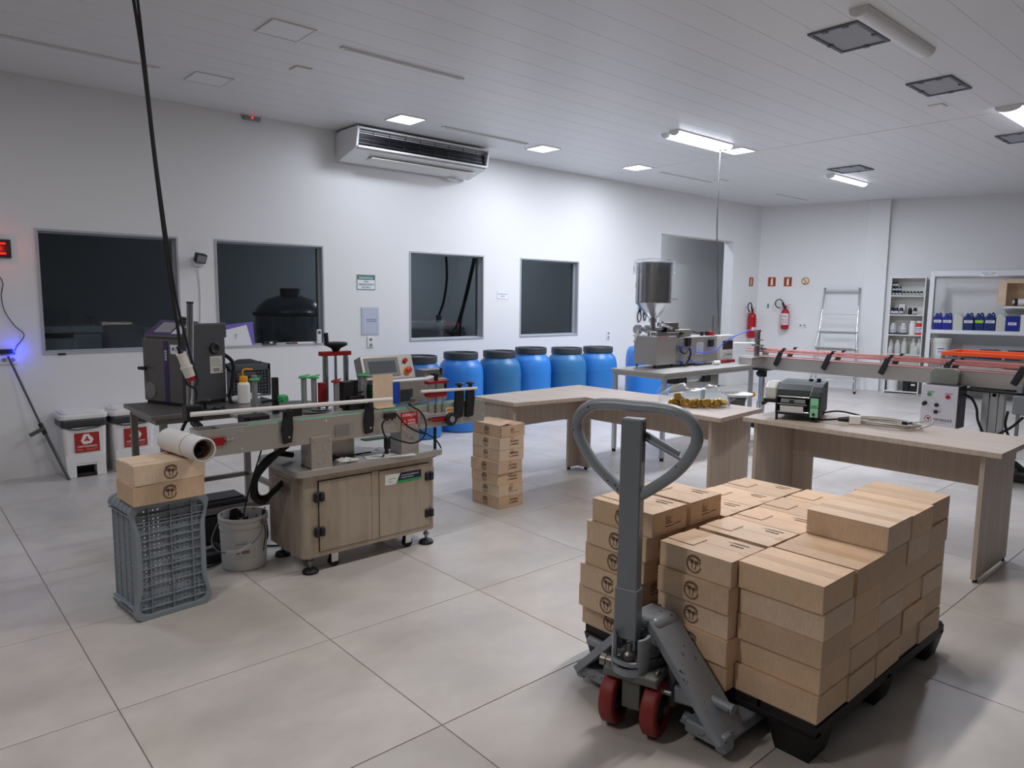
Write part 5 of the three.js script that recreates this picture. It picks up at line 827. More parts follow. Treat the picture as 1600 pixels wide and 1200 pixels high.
  P('wrap_top', bb(1.015, 1.158, 1.022, 1.04, -1.585, -1.535, 0.003), M.red);
  P('wrap_slider', [ext(rrect(1.012, 1.162, 0.94, 0.972, 0.016), 0.03, 0.002).translate(0, 0, -1.58)], M.red);
  for (const x of [1.034, 1.138]) P('wrap_rod', rod([x, 1.022, -1.56], [x, 0.83, -1.56], 0.0055), M.chrome);
  P('wrap_screw', rod([1.086, 1.06, -1.56], [1.086, 0.83, -1.56], 0.005), M.steelDark);
  P('wrap_base', [bb(0.99, 1.15, 0.818, 0.84, -1.575, -1.545, 0.003), bb(0.985, 1.03, 0.81, 0.85, -1.585, -1.55, 0.004)], M.alu);
  P('crank', [lathe([[0, 0], [0.012, 0], [0.014, 0.03], [0.022, 0.032], [0.022, 0.046], [0, 0.05]], 1.086, 1.04, -1.56, 18), bar([1.05, 1.082, -1.56], [1.125, 1.082, -1.56], 0.012, 0.012), rod([1.122, 1.085, -1.56], [1.122, 1.115, -1.56], 0.008)], M.black);
  P('side_lever', [ext(rrect(-0.05, 0.04, -0.016, 0.016, 0.015), 0.014, 0.002).translate(1.11, 0.8, -1.565), rod([1.03, 0.806, -1.555], [1.08, 0.802, -1.555], 0.008)], M.red);
  const kn = P('adjusting_wheel', lathe([[0, 0], [0.03, 0], [0.042, 0.006], [0.044, 0.018], [0.038, 0.026], [0.026, 0.026], [0.022, 0.018], [0, 0.018]], 0, 0, 0, 32).rotateX(PI / 2).translate(1.187, 0.795, -1.556), M.black);
  sub(t, kn, 'wheel_centre', [rod([1.187, 0.795, -1.55], [1.187, 0.795, -1.53], 0.02, 20)], M.alu);
  P('product_roller', [rod([0.945, 0.915, -1.6], [0.945, 0.94, -1.6], 0.018, 18), bb(0.92, 0.98, 0.9, 0.915, -1.62, -1.58, 0.003)], M.steelDark);
}
{ // things lying on the machine
  const c = worldThing('cardboard_sheet', 'small upright sheet of cardboard standing before the control screen', 'cardboard', [0.775, 0, -1.66]); part(c, 'panel', bb(0.707, 0.843, 0.896, 1.087, -1.664, -1.66, 0.0006), M.card);
  part(c, 'lower_fold', bb(0.72, 0.84, 0.89, 0.896, -1.67, -1.63, 0.001), M.card);
  const w = worldThing('paper_sheet', 'white paper strip lying on the wrap housing below the control screen', 'paper', [1.05, 1.028, -1.78]); part(w, 'page', bb(0.86, 1.16, 1.029, 1.032, -1.83, -1.73, 0.001), M.paper); part(w, 'curl', move(bb(0, 0.05, 0, 0.002, -0.1, 0, 0), 1.16, 1.0315, -1.73, 0, 0, 0.2), M.paper);
  const bg = worldThing('clear_pouch', 'crumpled clear plastic pouch taped to the conveyor plate', 'pouch', [0.465, 0.8, -1.565]);
  const pg = new THREE.PlaneGeometry(0.118, 0.075, 14, 9), pa = pg.attributes.position; for (let i = 0; i < pa.count; i++) pa.setZ(i, 0.006 + 0.005 * Math.sin(i * 2.3) + rnd() * 0.006); pg.computeVertexNormals();
  part(bg, 'film', pg.rotateZ(0.03).translate(0.465, 0.806, -1.566), M.clear); part(bg, 'insert', bb(0.412, 0.5, 0.773, 0.835, -1.5665, -1.5655, 0), std(0x9a9894, 0.3, 0.3));
  const pp = (label, pts, y, m, turn) => { const o = thing('paper_sheet', label, 'paper', pts, turn, ''); part(o, 'page', bb(-0.105, 0.105, 0, 0.0016, -0.148, 0.148, 0.0004), m); part(o, 'corner', move(bb(-0.03, 0.03, 0, 0.0012, -0.03, 0.03, 0), 0.08, 0.003, 0.12, 0.2), m); return o; };
  const paperLines = std(0xffffff, 0.8, 0, { map: dataTex(128, (u, v) => grey(Math.floor(v * 64) % 4 === 0 && hash(Math.floor(u * 40), Math.floor(v * 16), 3) > 0.35 ? 150 : 232), 0.2) });
  pp('printed white sheet lying under the conveyor at the back of the cabinet top', [0.7, 0.612, -1.84], 0, paperLines, 0.5);
  pp('white sheet with a pen on it at the front of the cabinet top', [0.79, 0.6125, -1.645], 0, M.paper, 1.3);
  const pe = thing('pen', 'dark pen lying on the front white sheet of the cabinet', 'pen', [0.76, 0.62, -1.63], 0.9); part(pe, 'barrel', rod([-0.07, 0, 0], [0.06, 0, 0], 0.0045), M.darkPlastic); part(pe, 'tip', rod([0.06, 0, 0], [0.075, 0, 0], 0.0042, 8, 0.001), M.grey);
  const cl = thing('white_cloth', 'crumpled white tissue on the cabinet top by the left bracket', 'cloth', [0.49, 0.611, -1.615]);
  const cg = new THREE.SphereGeometry(0.06, 20, 12), ca = cg.attributes.position; for (let i = 0; i < ca.count; i++) { const k = 0.7 + 0.5 * hash(i % 21, Math.floor(i / 21), 5); ca.setXYZ(i, ca.getX(i) * k, Math.max(0, ca.getY(i) * 0.3 * k + 0.008), ca.getZ(i) * k * 0.6); } cg.computeVertexNormals(); part(cl, 'tissue', cg, M.white);
  part(cl, 'fold', new THREE.SphereGeometry(0.022, 10, 6).scale(1.3, 0.4, 0.7).translate(0.055, 0.009, 0.02), M.white);
  const ad = thing('cable_adapter', 'black adapter with a lead lying on the cabinet top beside the tissue', 'adapter', [0.43, 0.611, -1.69], 0.3); part(ad, 'body', bb(-0.045, 0.045, 0, 0.03, -0.02, 0.02, 0.006), M.black); part(ad, 'lead', tube([[0.045, 0.012, 0], [0.12, 0.008, 0.03], [0.2, 0.006, 0.02], [0.3, 0.006, 0.05]], 0.004, 30), M.rubber);
}
// ================================================================ INKJET CODER ON ITS STEEL TABLE
{
  const t = worldThing('steel_table', 'dark stainless steel work table carrying the inkjet coder by the window', 'table', [0.1, 0, -2.7]);
  const x0 = -0.3, x1 = 0.52, z0 = -3.02, z1 = -2.4;
  part(t, 'tabletop', [bb(x0, x1, 0.825, 0.85, z0, z1, 0.003), bb(x0 + 0.03, x1 - 0.03, 0.79, 0.826, z0 + 0.03, z1 - 0.03, 0.002)], M.steelDark);
  for (const [x, z] of [[x0 + 0.045, z0 + 0.05], [x1 - 0.06, z0 + 0.05], [x0 + 0.075, z1 - 0.05], [x1 - 0.06, z1 - 0.05]]) part(t, 'leg', bb(x - 0.019, x + 0.019, 0.0, 0.8, z - 0.019, z + 0.019, 0.003), M.steelDark);
  part(t, 'rail', bb(x0 + 0.045, x1 - 0.06, 0.28, 0.31, z0 + 0.035, z0 + 0.065, 0.002), M.steelDark); part(t, 'rail', bb(x1 - 0.075, x1 - 0.045, 0.28, 0.31, z0 + 0.05, z1 - 0.05, 0.002), M.steelDark); part(t, 'rail', bb(x0 + 0.06, x0 + 0.09, 0.28, 0.31, z0 + 0.05, z1 - 0.05, 0.002), M.steelDark);
  part(t, 'rail', bb(x0 + 0.06, x1 - 0.06, 0.2, 0.235, z1 - 0.065, z1 - 0.035, 0.002), M.steelDark);
  part(t, 'lower_shelf', bb(x0 + 0.08, x1 - 0.08, 0.19, 0.2, z0 + 0.3, z1 - 0.06, 0.001), M.steelDark);
  const b1 = worldThing('black_case', 'flat dark case resting on the low rail under the steel table', 'case', [0.0, 0.2, -2.56]); part(b1, 'shell', [bb(-0.2, 0.27, 0.201, 0.262, -2.68, -2.48, 0.01), bb(-0.19, 0.25, 0.262, 0.275, -2.67, -2.5, 0.005)], M.darkPlastic); part(b1, 'latch', bb(0.1, 0.14, 0.225, 0.245, -2.48, -2.474, 0.002), M.black);
  const b2 = worldThing('black_box', 'large black box standing on the floor under the steel table', 'box', [0.05, 0, -2.62]); part(b2, 'body', bb(-0.2, 0.27, 0.03, 0.185, -2.72, -2.44, 0.006), M.black); part(b2, 'base', bb(-0.19, 0.26, 0, 0.03, -2.7, -2.46, 0.004), M.blackMetal); part(b2, 'side_wheel', rod([0.27, 0.14, -2.5], [0.29, 0.14, -2.5], 0.035, 20), M.darkGrey);
  const b3 = worldThing('floor_rails', 'pair of dark metal bars lying on the floor beside the bucket', 'bar', [-0.1, 0, -2.2]); part(b3, 'bar', bar([-0.3, 0.03, -2.15], [0.12, 0.03, -2.18], 0.06, 0.05), M.darkPlastic); part(b3, 'bar', bar([-0.3, 0.02, -2.26], [0.1, 0.02, -2.3], 0.05, 0.035), M.darkPlastic); part(b3, 'bracket', bb(-0.03, 0.0, 0.05, 0.075, -2.3, -2.15, 0.003), M.black);
  const fc = worldThing('floor_cable', 'loose black cables lying on the floor between table and cabinet', 'cable', [0.1, 0, -2.4]); part(fc, 'cable', tube([[-0.3, 0.02, -2.05], [-0.1, 0.012, -2.08], [0.05, 0.012, -2.25], [0.1, 0.1, -2.4], [0.15, 0.17, -2.42]], 0.006, 40), M.rubber); part(fc, 'cable', tube([[0.29, 0.14, -2.5], [0.3, 0.06, -2.4], [0.25, 0.012, -2.25], [0.4, 0.01, -2.15], [0.5, 0.012, -2.2]], 0.006, 40), M.rubber); part(fc, 'cable', tube([[0.25, 0.2, -2.3], [0.16, 0.12, -2.25], [0.26, 0.05, -2.2], [0.23, 0.25, -2.12], [0.2, 0.3, -2.05]], 0.006, 40), M.rubber);
  const dr = worldThing('drop_cord', 'thin black cords hanging from the conveyor down past the low rail', 'cable', [-0.05, 0, -2.0]); part(dr, 'cord', tube([[0.04, 0.75, -1.66], [0.035, 0.4, -1.9], [0.03, 0.05, -2.06], [0.0, 0.012, -2.1]], 0.004, 30), M.rubber); part(dr, 'cord', tube([[-0.22, 0.98, -1.85], [-0.3, 0.85, -1.85], [-0.32, 0.7, -1.86], [-0.2, 0.6, -1.95], [-0.22, 0.4, -2.1]], 0.009, 40), M.rubber); part(dr, 'cord', tube([[-0.2, 0.42, -2.6], [0.0, 0.5, -2.85], [0.2, 0.53, -2.97], [0.5, 0.56, -2.97], [0.6, 0.6, -2.9]], 0.004, 30), M.rubber);
}
{
  const th = 0.35, t = thing('inkjet_coder', 'grey inkjet coding machine with purple stripe and tilted screen', 'machine', [-0.034, 0.85, -2.625], th);
  const D = 0.41, G = std(0x6f6c6b, 0.42, 0.45), GD = std(0x55565a, 0.42, 0.45), L = 0.3;
  part(t, 'cabinet', [ext(shape([[0, 0.02], [L, 0.02], [L, 0.5], [0.12, 0.5], [0.0, 0.41]]), D - 0.035, 0.006).translate(0, 0, -D)], G);
  part(t, 'side_door', ext(shape([[0.004, 0.02], [L, 0.02], [L, 0.42], [L + 0.015, 0.42], [L + 0.015, 0.515], [0.03, 0.515], [0.01, 0.49]]), 0.036, 0.008).translate(0, 0, -0.036), GD);
  part(t, 'base_foot', [bb(0.01, L - 0.01, 0, 0.022, -D + 0.01, -0.01, 0.002)], M.black);
  const q = Math.atan2(0.09, 0.12), sc = (g) => g.rotateZ(q).translate(0.012, 0.425, 0);
  part(t, 'screen_frame', sc(bb(-0.005, 0.155, -0.006, 0.014, -D + 0.02, -0.035, 0.004)), G);
  part(t, 'purple_bezel', sc(bb(0.005, 0.148, 0.0135, 0.0155, -D + 0.03, -0.045, 0.001)), M.purple); part(t, 'display', sc(bb(0.03, 0.13, 0.015, 0.0172, -D + 0.08, -0.17, 0.001)), std(0x8c8a8c, 0.3)); part(t, 'key_panel', sc(bb(0.02, 0.135, 0.015, 0.0168, -0.15, -0.05, 0.001)), std(0xcfcbd8, 0.22));
  part(t, 'purple_stripe', bb(-0.0025, 0.0, 0.02, 0.405, -0.2, -0.16, 0.0005), M.purple);
  part(t, 'model_number', new THREE.PlaneGeometry(0.13, 0.034).rotateZ(PI / 2).rotateY(-PI / 2).translate(-0.0032, 0.315, -0.18), print(paint(260, 68, (c, w, h) => { c.fillStyle = '#4b3570'; c.fillRect(0, 0, w, h); txt(c, '9232', 130, 36, 60, '#e4e0ee', 'sans-serif', 'bold ', 'center', 240); })));
  part(t, 'maker_label', new THREE.PlaneGeometry(0.07, 0.058).rotateY(-PI / 2).translate(-0.0012, 0.355, -0.1), print(paint(140, 116, (c, w, h) => { c.fillStyle = '#e6e6ea'; c.fillRect(0, 0, w, h); c.fillStyle = '#2a3470'; c.fillRect(34, 36, 34, 36); c.fillStyle = '#b9bccc'; c.fillRect(74, 30, 40, 50); })));
  part(t, 'round_cover', rod([-0.004, 0.085, -0.345], [0.0, 0.085, -0.345], 0.052, 30), std(0x8b888a, 0.45, 0.3));
  part(t, 'door_key', [rod([-0.03, 0.225, -0.385], [0.0, 0.225, -0.385], 0.012), bb(-0.034, -0.022, 0.215, 0.235, -0.42, -0.35, 0.003)], M.black);
  part(t, 'cable_gland', lathe([[0, 0.004], [0.022, 0.004], [0.024, 0.012], [0.034, 0.012], [0.036, 0.0], [0, 0]], 0, 0, 0, 28).rotateX(PI / 2).translate(0.215, 0.355, 0.0), M.black);
  part(t, 'rating_plate', new THREE.PlaneGeometry(0.095, 0.11).translate(0.225, 0.25, 0.0012), print(paint(190, 220, (c, w, h) => { c.fillStyle = '#c6c8bf'; c.fillRect(0, 0, w, h); c.fillStyle = '#83857c'; for (let i = 0; i < 5; i++) c.fillRect(14, 30 + i * 22, 110 + (i * 37) % 50, 6); c.fillStyle = '#3a3b36'; c.fillRect(40, 160, 100, 12); c.fillRect(50, 182, 90, 12); c.beginPath(); c.arc(170, 196, 8, 0, 7); c.fill(); })));
  part(t, 'top_lamp', [bb(0.06, 0.12, 0.515, 0.535, -0.16, -0.1, 0.008), bb(0.075, 0.11, 0.53, 0.555, -0.15, -0.11, 0.01)], M.black);
  part(t, 'umbilical', tube([[0.29, 0.33, -0.05], [0.335, 0.26, 0.02], [0.32, 0.12, 0.03], [0.28, 0.02, 0.05], [0.26, -0.03, 0.2]], 0.012, 40), M.rubber);
  part(t, 'mains_lead', tube([[0.31, 0.3, -0.1], [0.36, 0.15, 0.02], [0.4, 0.02, 0.05], [0.41, 0.006, 0.1]], 0.005, 30), M.rubber);
}
{
  const t = worldThing('print_head_stand', 'upright steel tube with black clamp at the left end of the conveyor', 'stand', [-0.26, 0.9, -1.8]);
  part(t, 'tube', rod([-0.272, 0.93, -1.8], [-0.25, 1.5, -1.8], 0.0165, 18), M.chrome); part(t, 'tube_cap', rod([-0.25, 1.498, -1.8], [-0.2498, 1.507, -1.8], 0.0175, 18), M.black);
  part(t, 'clamp_block', [bb(-0.3, -0.22, 0.905, 0.985, -1.84, -1.76, 0.006), bb(-0.25, -0.12, 0.925, 0.96, -1.82, -1.78, 0.008), rod([-0.2, 0.96, -1.79], [-0.2, 1.0, -1.79], 0.008)], M.black);
  part(t, 'clamp_knob', lathe([[0, 0], [0.025, 0.002], [0.025, 0.012], [0, 0.014]], -0.2, 0.995, -1.79, 14), M.black); part(t, 'clamp_knob', rod([-0.15, 0.955, -1.78], [-0.13, 0.955, -1.74], 0.018, 14), M.black);
  part(t, 'mounting_arm', bar([-0.26, 0.9, -1.8], [-0.26, 0.88, -1.69], 0.03, 0.03), M.blackMetal);
}
{
  const t = worldThing('folding_crate', 'grey collapsible supply crate with lattice sides behind the squeeze bottle', 'crate', [0.46, 0.85, -2.94]);
  const g = std(0x596067, 0.5), x0 = 0.3, x1 = 0.6, z1 = -2.86, z0 = -3.02;
  part(t, 'frame', [bb(x0, x1, 0.851, 0.865, z0, z1, 0.003), bb(x0, x1, 1.03, 1.075, z1 - 0.012, z1, 0.004), ext(shape([[x0, 1.07], [x0 + 0.06, 1.075], [x0 + 0.14, 1.1], [x0 + 0.22, 1.1], [x1 - 0.02, 1.08], [x1, 1.08], [x1, 1.04], [x0, 1.04]]), 0.012, 0.002).translate(0, 0, z0), bb(x1 - 0.02, x1, 0.86, 1.075, z1 - 0.014, z1, 0.003), bb(x0, x0 + 0.02, 0.86, 1.075, z1 - 0.014, z1, 0.003), bb(x1 - 0.012, x1, 0.86, 1.075, z0, z1, 0.002)], g);
  for (let i = 0; i < 13; i++) part(t, 'lattice_bar', bb(x0 + 0.022 + i * 0.0215, x0 + 0.028 + i * 0.0215, 0.865, 1.03, z1 - 0.01, z1 - 0.004, 0.001), g); for (let i = 0; i < 7; i++) part(t, 'lattice_bar', bb(x0 + 0.02, x1 - 0.02, 0.88 + i * 0.022, 0.885 + i * 0.022, z1 - 0.009, z1 - 0.003, 0.001), g);
  part(t, 'inner_wall', bb(x0 + 0.006, x1 - 0.012, 0.865, 1.04, z1 - 0.02, z1 - 0.014, 0), std(0x3f464d, 0.6));
  part(t, 'name_plate', new THREE.PlaneGeometry(0.12, 0.03).translate(0.43, 1.01, z1 + 0.002), print(paint(240, 60, (c, w, h) => { c.fillStyle = '#596067'; c.fillRect(0, 0, w, h); txt(c, 'SUPPLY', 120, 32, 46, '#2f353c'); })));
}
{
  const t = worldThing('wash_bottle', 'white squeeze wash bottle with a bent orange spout', 'bottle', [0.31, 0.85, -2.6]);
  part(t, 'body', lathe([[0, 0], [0.036, 0], [0.039, 0.005], [0.039, 0.115], [0.034, 0.13], [0.024, 0.137], [0, 0.137]], 0.31, 0.851, -2.6, 28), M.white); part(t, 'cap', [lathe([[0.025, 0], [0.026, 0.002], [0.026, 0.035], [0.02, 0.04], [0, 0.04]], 0.31, 0.986, -2.6, 24)], M.yellow); part(t, 'spout', tube([[0.308, 1.02, -2.6], [0.306, 1.055, -2.6], [0.318, 1.068, -2.6], [0.37, 1.066, -2.6]], 0.0055, 24), M.yellow);
  const p = thing('paper_stack', 'loose white papers lying behind the wash bottle', 'paper', [0.34, 0.85, -2.76], 0.2); part(p, 'sheets', [bb(-0.1, 0.12, 0.001, 0.02, -0.06, 0.06, 0.006)], M.paper); part(p, 'top_sheet', move(bb(-0.06, 0.14, 0, 0.002, -0.05, 0.06, 0), 0, 0.022, 0, 0, 0.2, 0.05), M.paper);
}
// ================================================================ FILLING MACHINE ON ITS STEEL TABLE
{
  const t = worldThing('filling_table', 'stainless steel table with thin legs carrying the filling machine', 'table', [4.9, 0, -2.4]);
  const x0 = 4.1, x1 = 5.72, z0 = -2.76, z1 = -2.09;
  part(t, 'tabletop', [bb(x0, x1, 0.828, 0.852, z0, z1, 0.003), bb(x0 + 0.02, x1 - 0.02, 0.79, 0.83, z0 + 0.02, z1 - 0.02, 0.002)], M.steel);
  for (const [x, z] of [[x0 + 0.03, z0 + 0.04], [x0 + 0.03, z1 - 0.03], [x1 - 0.03, z0 + 0.04], [x1 - 0.03, z1 - 0.03]]) { part(t, 'leg', bb(x - 0.019, x + 0.019, 0.03, 0.8, z - 0.019, z + 0.019, 0.003), M.alu); part(t, 'foot', vcyl(x, 0, 0.032, z, 0.02), M.black); }
  part(t, 'under_motor', [bb(4.82, 4.98, 0.66, 0.79, -2.6, -2.45, 0.006), bb(5.25, 5.38, 0.66, 0.79, -2.55, -2.42, 0.006)], M.black);
  part(t, 'under_cylinder', rod([4.98, 0.73, -2.52], [5.25, 0.73, -2.5], 0.06, 20), M.alu);
  part(t, 'yellow_tag', lathe([[0, -0.03], [0.02, -0.012], [0.022, 0.01], [0, 0.035]], x1 + 0.01, 0.52, z1 - 0.01, 12), M.yellow);
  const f = worldThing('filling_machine', 'stainless filling machine with a tall conical hopper and side control box', 'machine', [4.9, 0.852, -2.5]);
  const P = (n, g, m) => part(f, n, g, m), st = M.steel, ts = M.tankSteel;
  P('pump_cabinet', bb(4.42, 4.75, 0.885, 1.175, -2.73, -2.44, 0.004), st);
  P('cabinet_lip', [bb(4.41, 4.6, 1.17, 1.182, -2.74, -2.43, 0.002)], M.chrome);
  for (const [x, z] of [[4.44, -2.7], [4.44, -2.47], [4.72, -2.47], [4.72, -2.7]]) P('levelling_foot', vcyl(x, 0.852, 0.888, z, 0.008), M.black);
  P('control_cabinet', bb(4.76, 5.53, 0.87, 1.155, -2.74, -2.46, 0.004), st);
  P('gauge_plate', new THREE.PlaneGeometry(0.13, 0.13).translate(5.2, 1.03, -2.4585), print(paint(130, 130, (c, w) => { c.fillStyle = '#c9ccd2'; c.fillRect(0, 0, w, w); c.strokeStyle = '#7b7f88'; c.lineWidth = 4; c.beginPath(); c.arc(65, 60, 36, 0, 7); c.stroke(); c.beginPath(); c.moveTo(56, 68); c.lineTo(78, 46); c.stroke(); c.fillStyle = '#eee'; c.fillRect(44, 108, 50, 16); })));
  P('black_switch', [bb(4.93, 5.0, 1.06, 1.15, -2.46, -2.43, 0.004)], M.black); P('black_switch', [bb(5.36, 5.43, 1.04, 1.12, -2.46, -2.43, 0.004)], M.black);
  const C = [4.5, -2.56];
  P('hopper', [lathe([[0.03, 1.345], [0.18, 1.508], [0.181, 1.515], [0.181, 1.905], [0.186, 1.912], [0.186, 1.918], [0.176, 1.918], [0.174, 1.52], [0.026, 1.35]], C[0], 0, C[1], 48)], ts);
  P('hopper_pipe', [vcyl(C[0], 1.235, 1.35, C[1], 0.028), vcyl(C[0], 1.318, 1.33, C[1], 0.045), vcyl(C[0], 1.335, 1.347, C[1], 0.045)], M.chrome);
  P('gauge_window', [bb(C[0] - 0.13, C[0] - 0.1, 1.74, 1.75, C[1] + 0.13, C[1] + 0.15, 0.002)], M.steelDark);
  P('nozzle_tube', [rod([4.28, 1.245, -2.58], [4.95, 1.245, -2.56], 0.024, 16), rod([4.27, 1.245, -2.58], [4.3, 1.245, -2.58], 0.05, 20), rod([4.42, 1.245, -2.575], [4.44, 1.245, -2.575], 0.042, 20), rod([4.7, 1.245, -2.57], [4.72, 1.245, -2.57], 0.042, 20)], M.chrome);
  P('tube_clamp', [rod([4.58, 1.2, -2.57], [4.66, 1.32, -2.56], 0.014), rod([4.62, 1.29, -2.53], [4.74, 1.25, -2.5], 0.016), vcyl(4.45, 1.18, 1.23, -2.57, 0.014)], M.chrome);
  P('bleed_handle', rod([4.27, 1.24, -2.56], [4.16, 1.13, -2.52], 0.009, 10), M.offwhite);
  P('cylinder_block', [bb(4.7, 4.86, 1.2, 1.31, -2.66, -2.5, 0.004), bb(4.62, 4.86, 1.175, 1.21, -2.68, -2.46, 0.004)], M.steelDark);
  P('valve_box', bb(4.79, 5.06, 1.16, 1.235, -2.62, -2.48, 0.006), std(0x8f9080, 0.5)); P('valve_knob', [rod([4.84, 1.195, -2.48], [4.84, 1.195, -2.455], 0.022, 16), rod([4.9, 1.195, -2.48], [4.9, 1.195, -2.46], 0.01, 10)], M.black);
  for (const x of [5.12, 5.38, 5.47]) P('cable_gland', [vcyl(x, 1.155, 1.2, -2.56, 0.02)], M.black); P('gland_cable', tube([[5.12, 1.19, -2.56], [5.2, 1.205, -2.56], [5.3, 1.19, -2.56], [5.47, 1.195, -2.56]], 0.008, 24), M.rubber);
  P('red_valve', [bb(5.49, 5.53, 1.15, 1.2, -2.56, -2.5, 0.004)], M.redPaint); P('air_pole', rod([5.54, 0.9, -2.53], [5.54, 1.37, -2.53], 0.008), M.steelDark);
  P('filter_bowl', [lathe([[0, 0], [0.03, 0.01], [0.034, 0.09], [0.02, 0.11], [0, 0.112]], 4.82, 1.02, -2.43, 18), lathe([[0, 0], [0.024, 0.01], [0.024, 0.1], [0, 0.11]], 4.83, 0.9, -2.43, 16)], M.clear);
  P('filter_core', [vcyl(4.82, 1.03, 1.07, -2.43, 0.02), vcyl(4.83, 0.88, 0.91, -2.43, 0.018)], M.blue);
  P('air_hose', [tube([[4.95, 1.05, -2.42], [5.0, 1.02, -2.42], [5.2, 0.98, -2.42], [5.4, 0.99, -2.42], [5.55, 1.05, -2.42], [5.8, 1.15, -2.4], [5.95, 1.22, -2.3]], 0.0065, 50), tube([[4.93, 0.95, -2.42], [5.0, 0.9, -2.4], [5.15, 0.872, -2.36], [5.3, 0.87, -2.36]], 0.006, 30)], std(0x4a66d8, 0.3));
  P('black_hose', [tube([[4.96, 1.06, -2.43], [4.95, 0.98, -2.4], [4.9, 0.9, -2.4], [4.82, 0.862, -2.38]], 0.01, 24), tube([[5.0, 0.866, -2.38], [5.2, 0.87, -2.36], [5.45, 0.87, -2.38]], 0.011, 24), tube([[4.79, 1.03, -2.42], [4.8, 1.0, -2.39], [4.86, 1.0, -2.39], [4.93, 1.06, -2.41]], 0.009, 24)], M.rubber);
  P('white_connector', [rod([5.28, 0.875, -2.34], [5.4, 0.875, -2.34], 0.022, 16)], M.white);
  const d = worldThing('filler_display', 'small white and black display box with red base beside the filling machine', 'display', [5.68, 0.852, -2.45]);
  part(d, 'housing', bb(5.56, 5.8, 0.88, 1.16, -2.52, -2.42, 0.004), M.offwhite); part(d, 'screen', bb(5.585, 5.785, 1.0, 1.1, -2.421, -2.417, 0.001), std(0x20242e, 0.2)); part(d, 'red_base', bb(5.55, 5.82, 0.853, 0.885, -2.53, -2.4, 0.003), M.redPaint);
  part(d, 'name_plate', new THREE.PlaneGeometry(0.21, 0.085).translate(5.685, 0.945, -2.4195), print(paint(210, 85, (c, w, h) => { c.fillStyle = '#d8d8da'; c.fillRect(0, 0, w, h); c.strokeStyle = '#a8302a'; c.lineWidth = 5; c.beginPath(); c.arc(34, 44, 20, 0, 7); c.stroke(); txt(c, 'PRYMAXX', 132, 44, 30, '#3a3640', 'sans-serif', 'italic bold ', 'center', 140); })));
  const pb = worldThing('hopper_film', 'crumpled clear plastic film draped over the top of the hopper', 'plastic film', [4.5, 1.9, -2.56]);
  const fg = new THREE.CylinderGeometry(0.2, 0.205, 0.13, 40, 6, true), fa = fg.attributes.position; for (let i = 0; i < fa.count; i++) { const k = 1 + 0.1 * (hash(i, 3, 4) - 0.45); fa.setXYZ(i, fa.getX(i) * k, fa.getY(i) + (hash(i, 8, 4) - 0.5) * 0.03, fa.getZ(i) * k); } fg.computeVertexNormals();
  part(pb, 'skirt', fg.translate(4.5, 1.87, -2.56), M.clear); const tg2 = new THREE.CircleGeometry(0.2, 36).rotateX(-PI / 2); const ta = tg2.attributes.position; for (let i = 0; i < ta.count; i++) ta.setY(i, 0.02 * (1 - Math.hypot(ta.getX(i), ta.getZ(i)) / 0.2) + 0.012 * hash(i, 2, 2)); tg2.computeVertexNormals(); part(pb, 'cover', tg2.translate(4.5, 1.935, -2.56), M.clear);
}
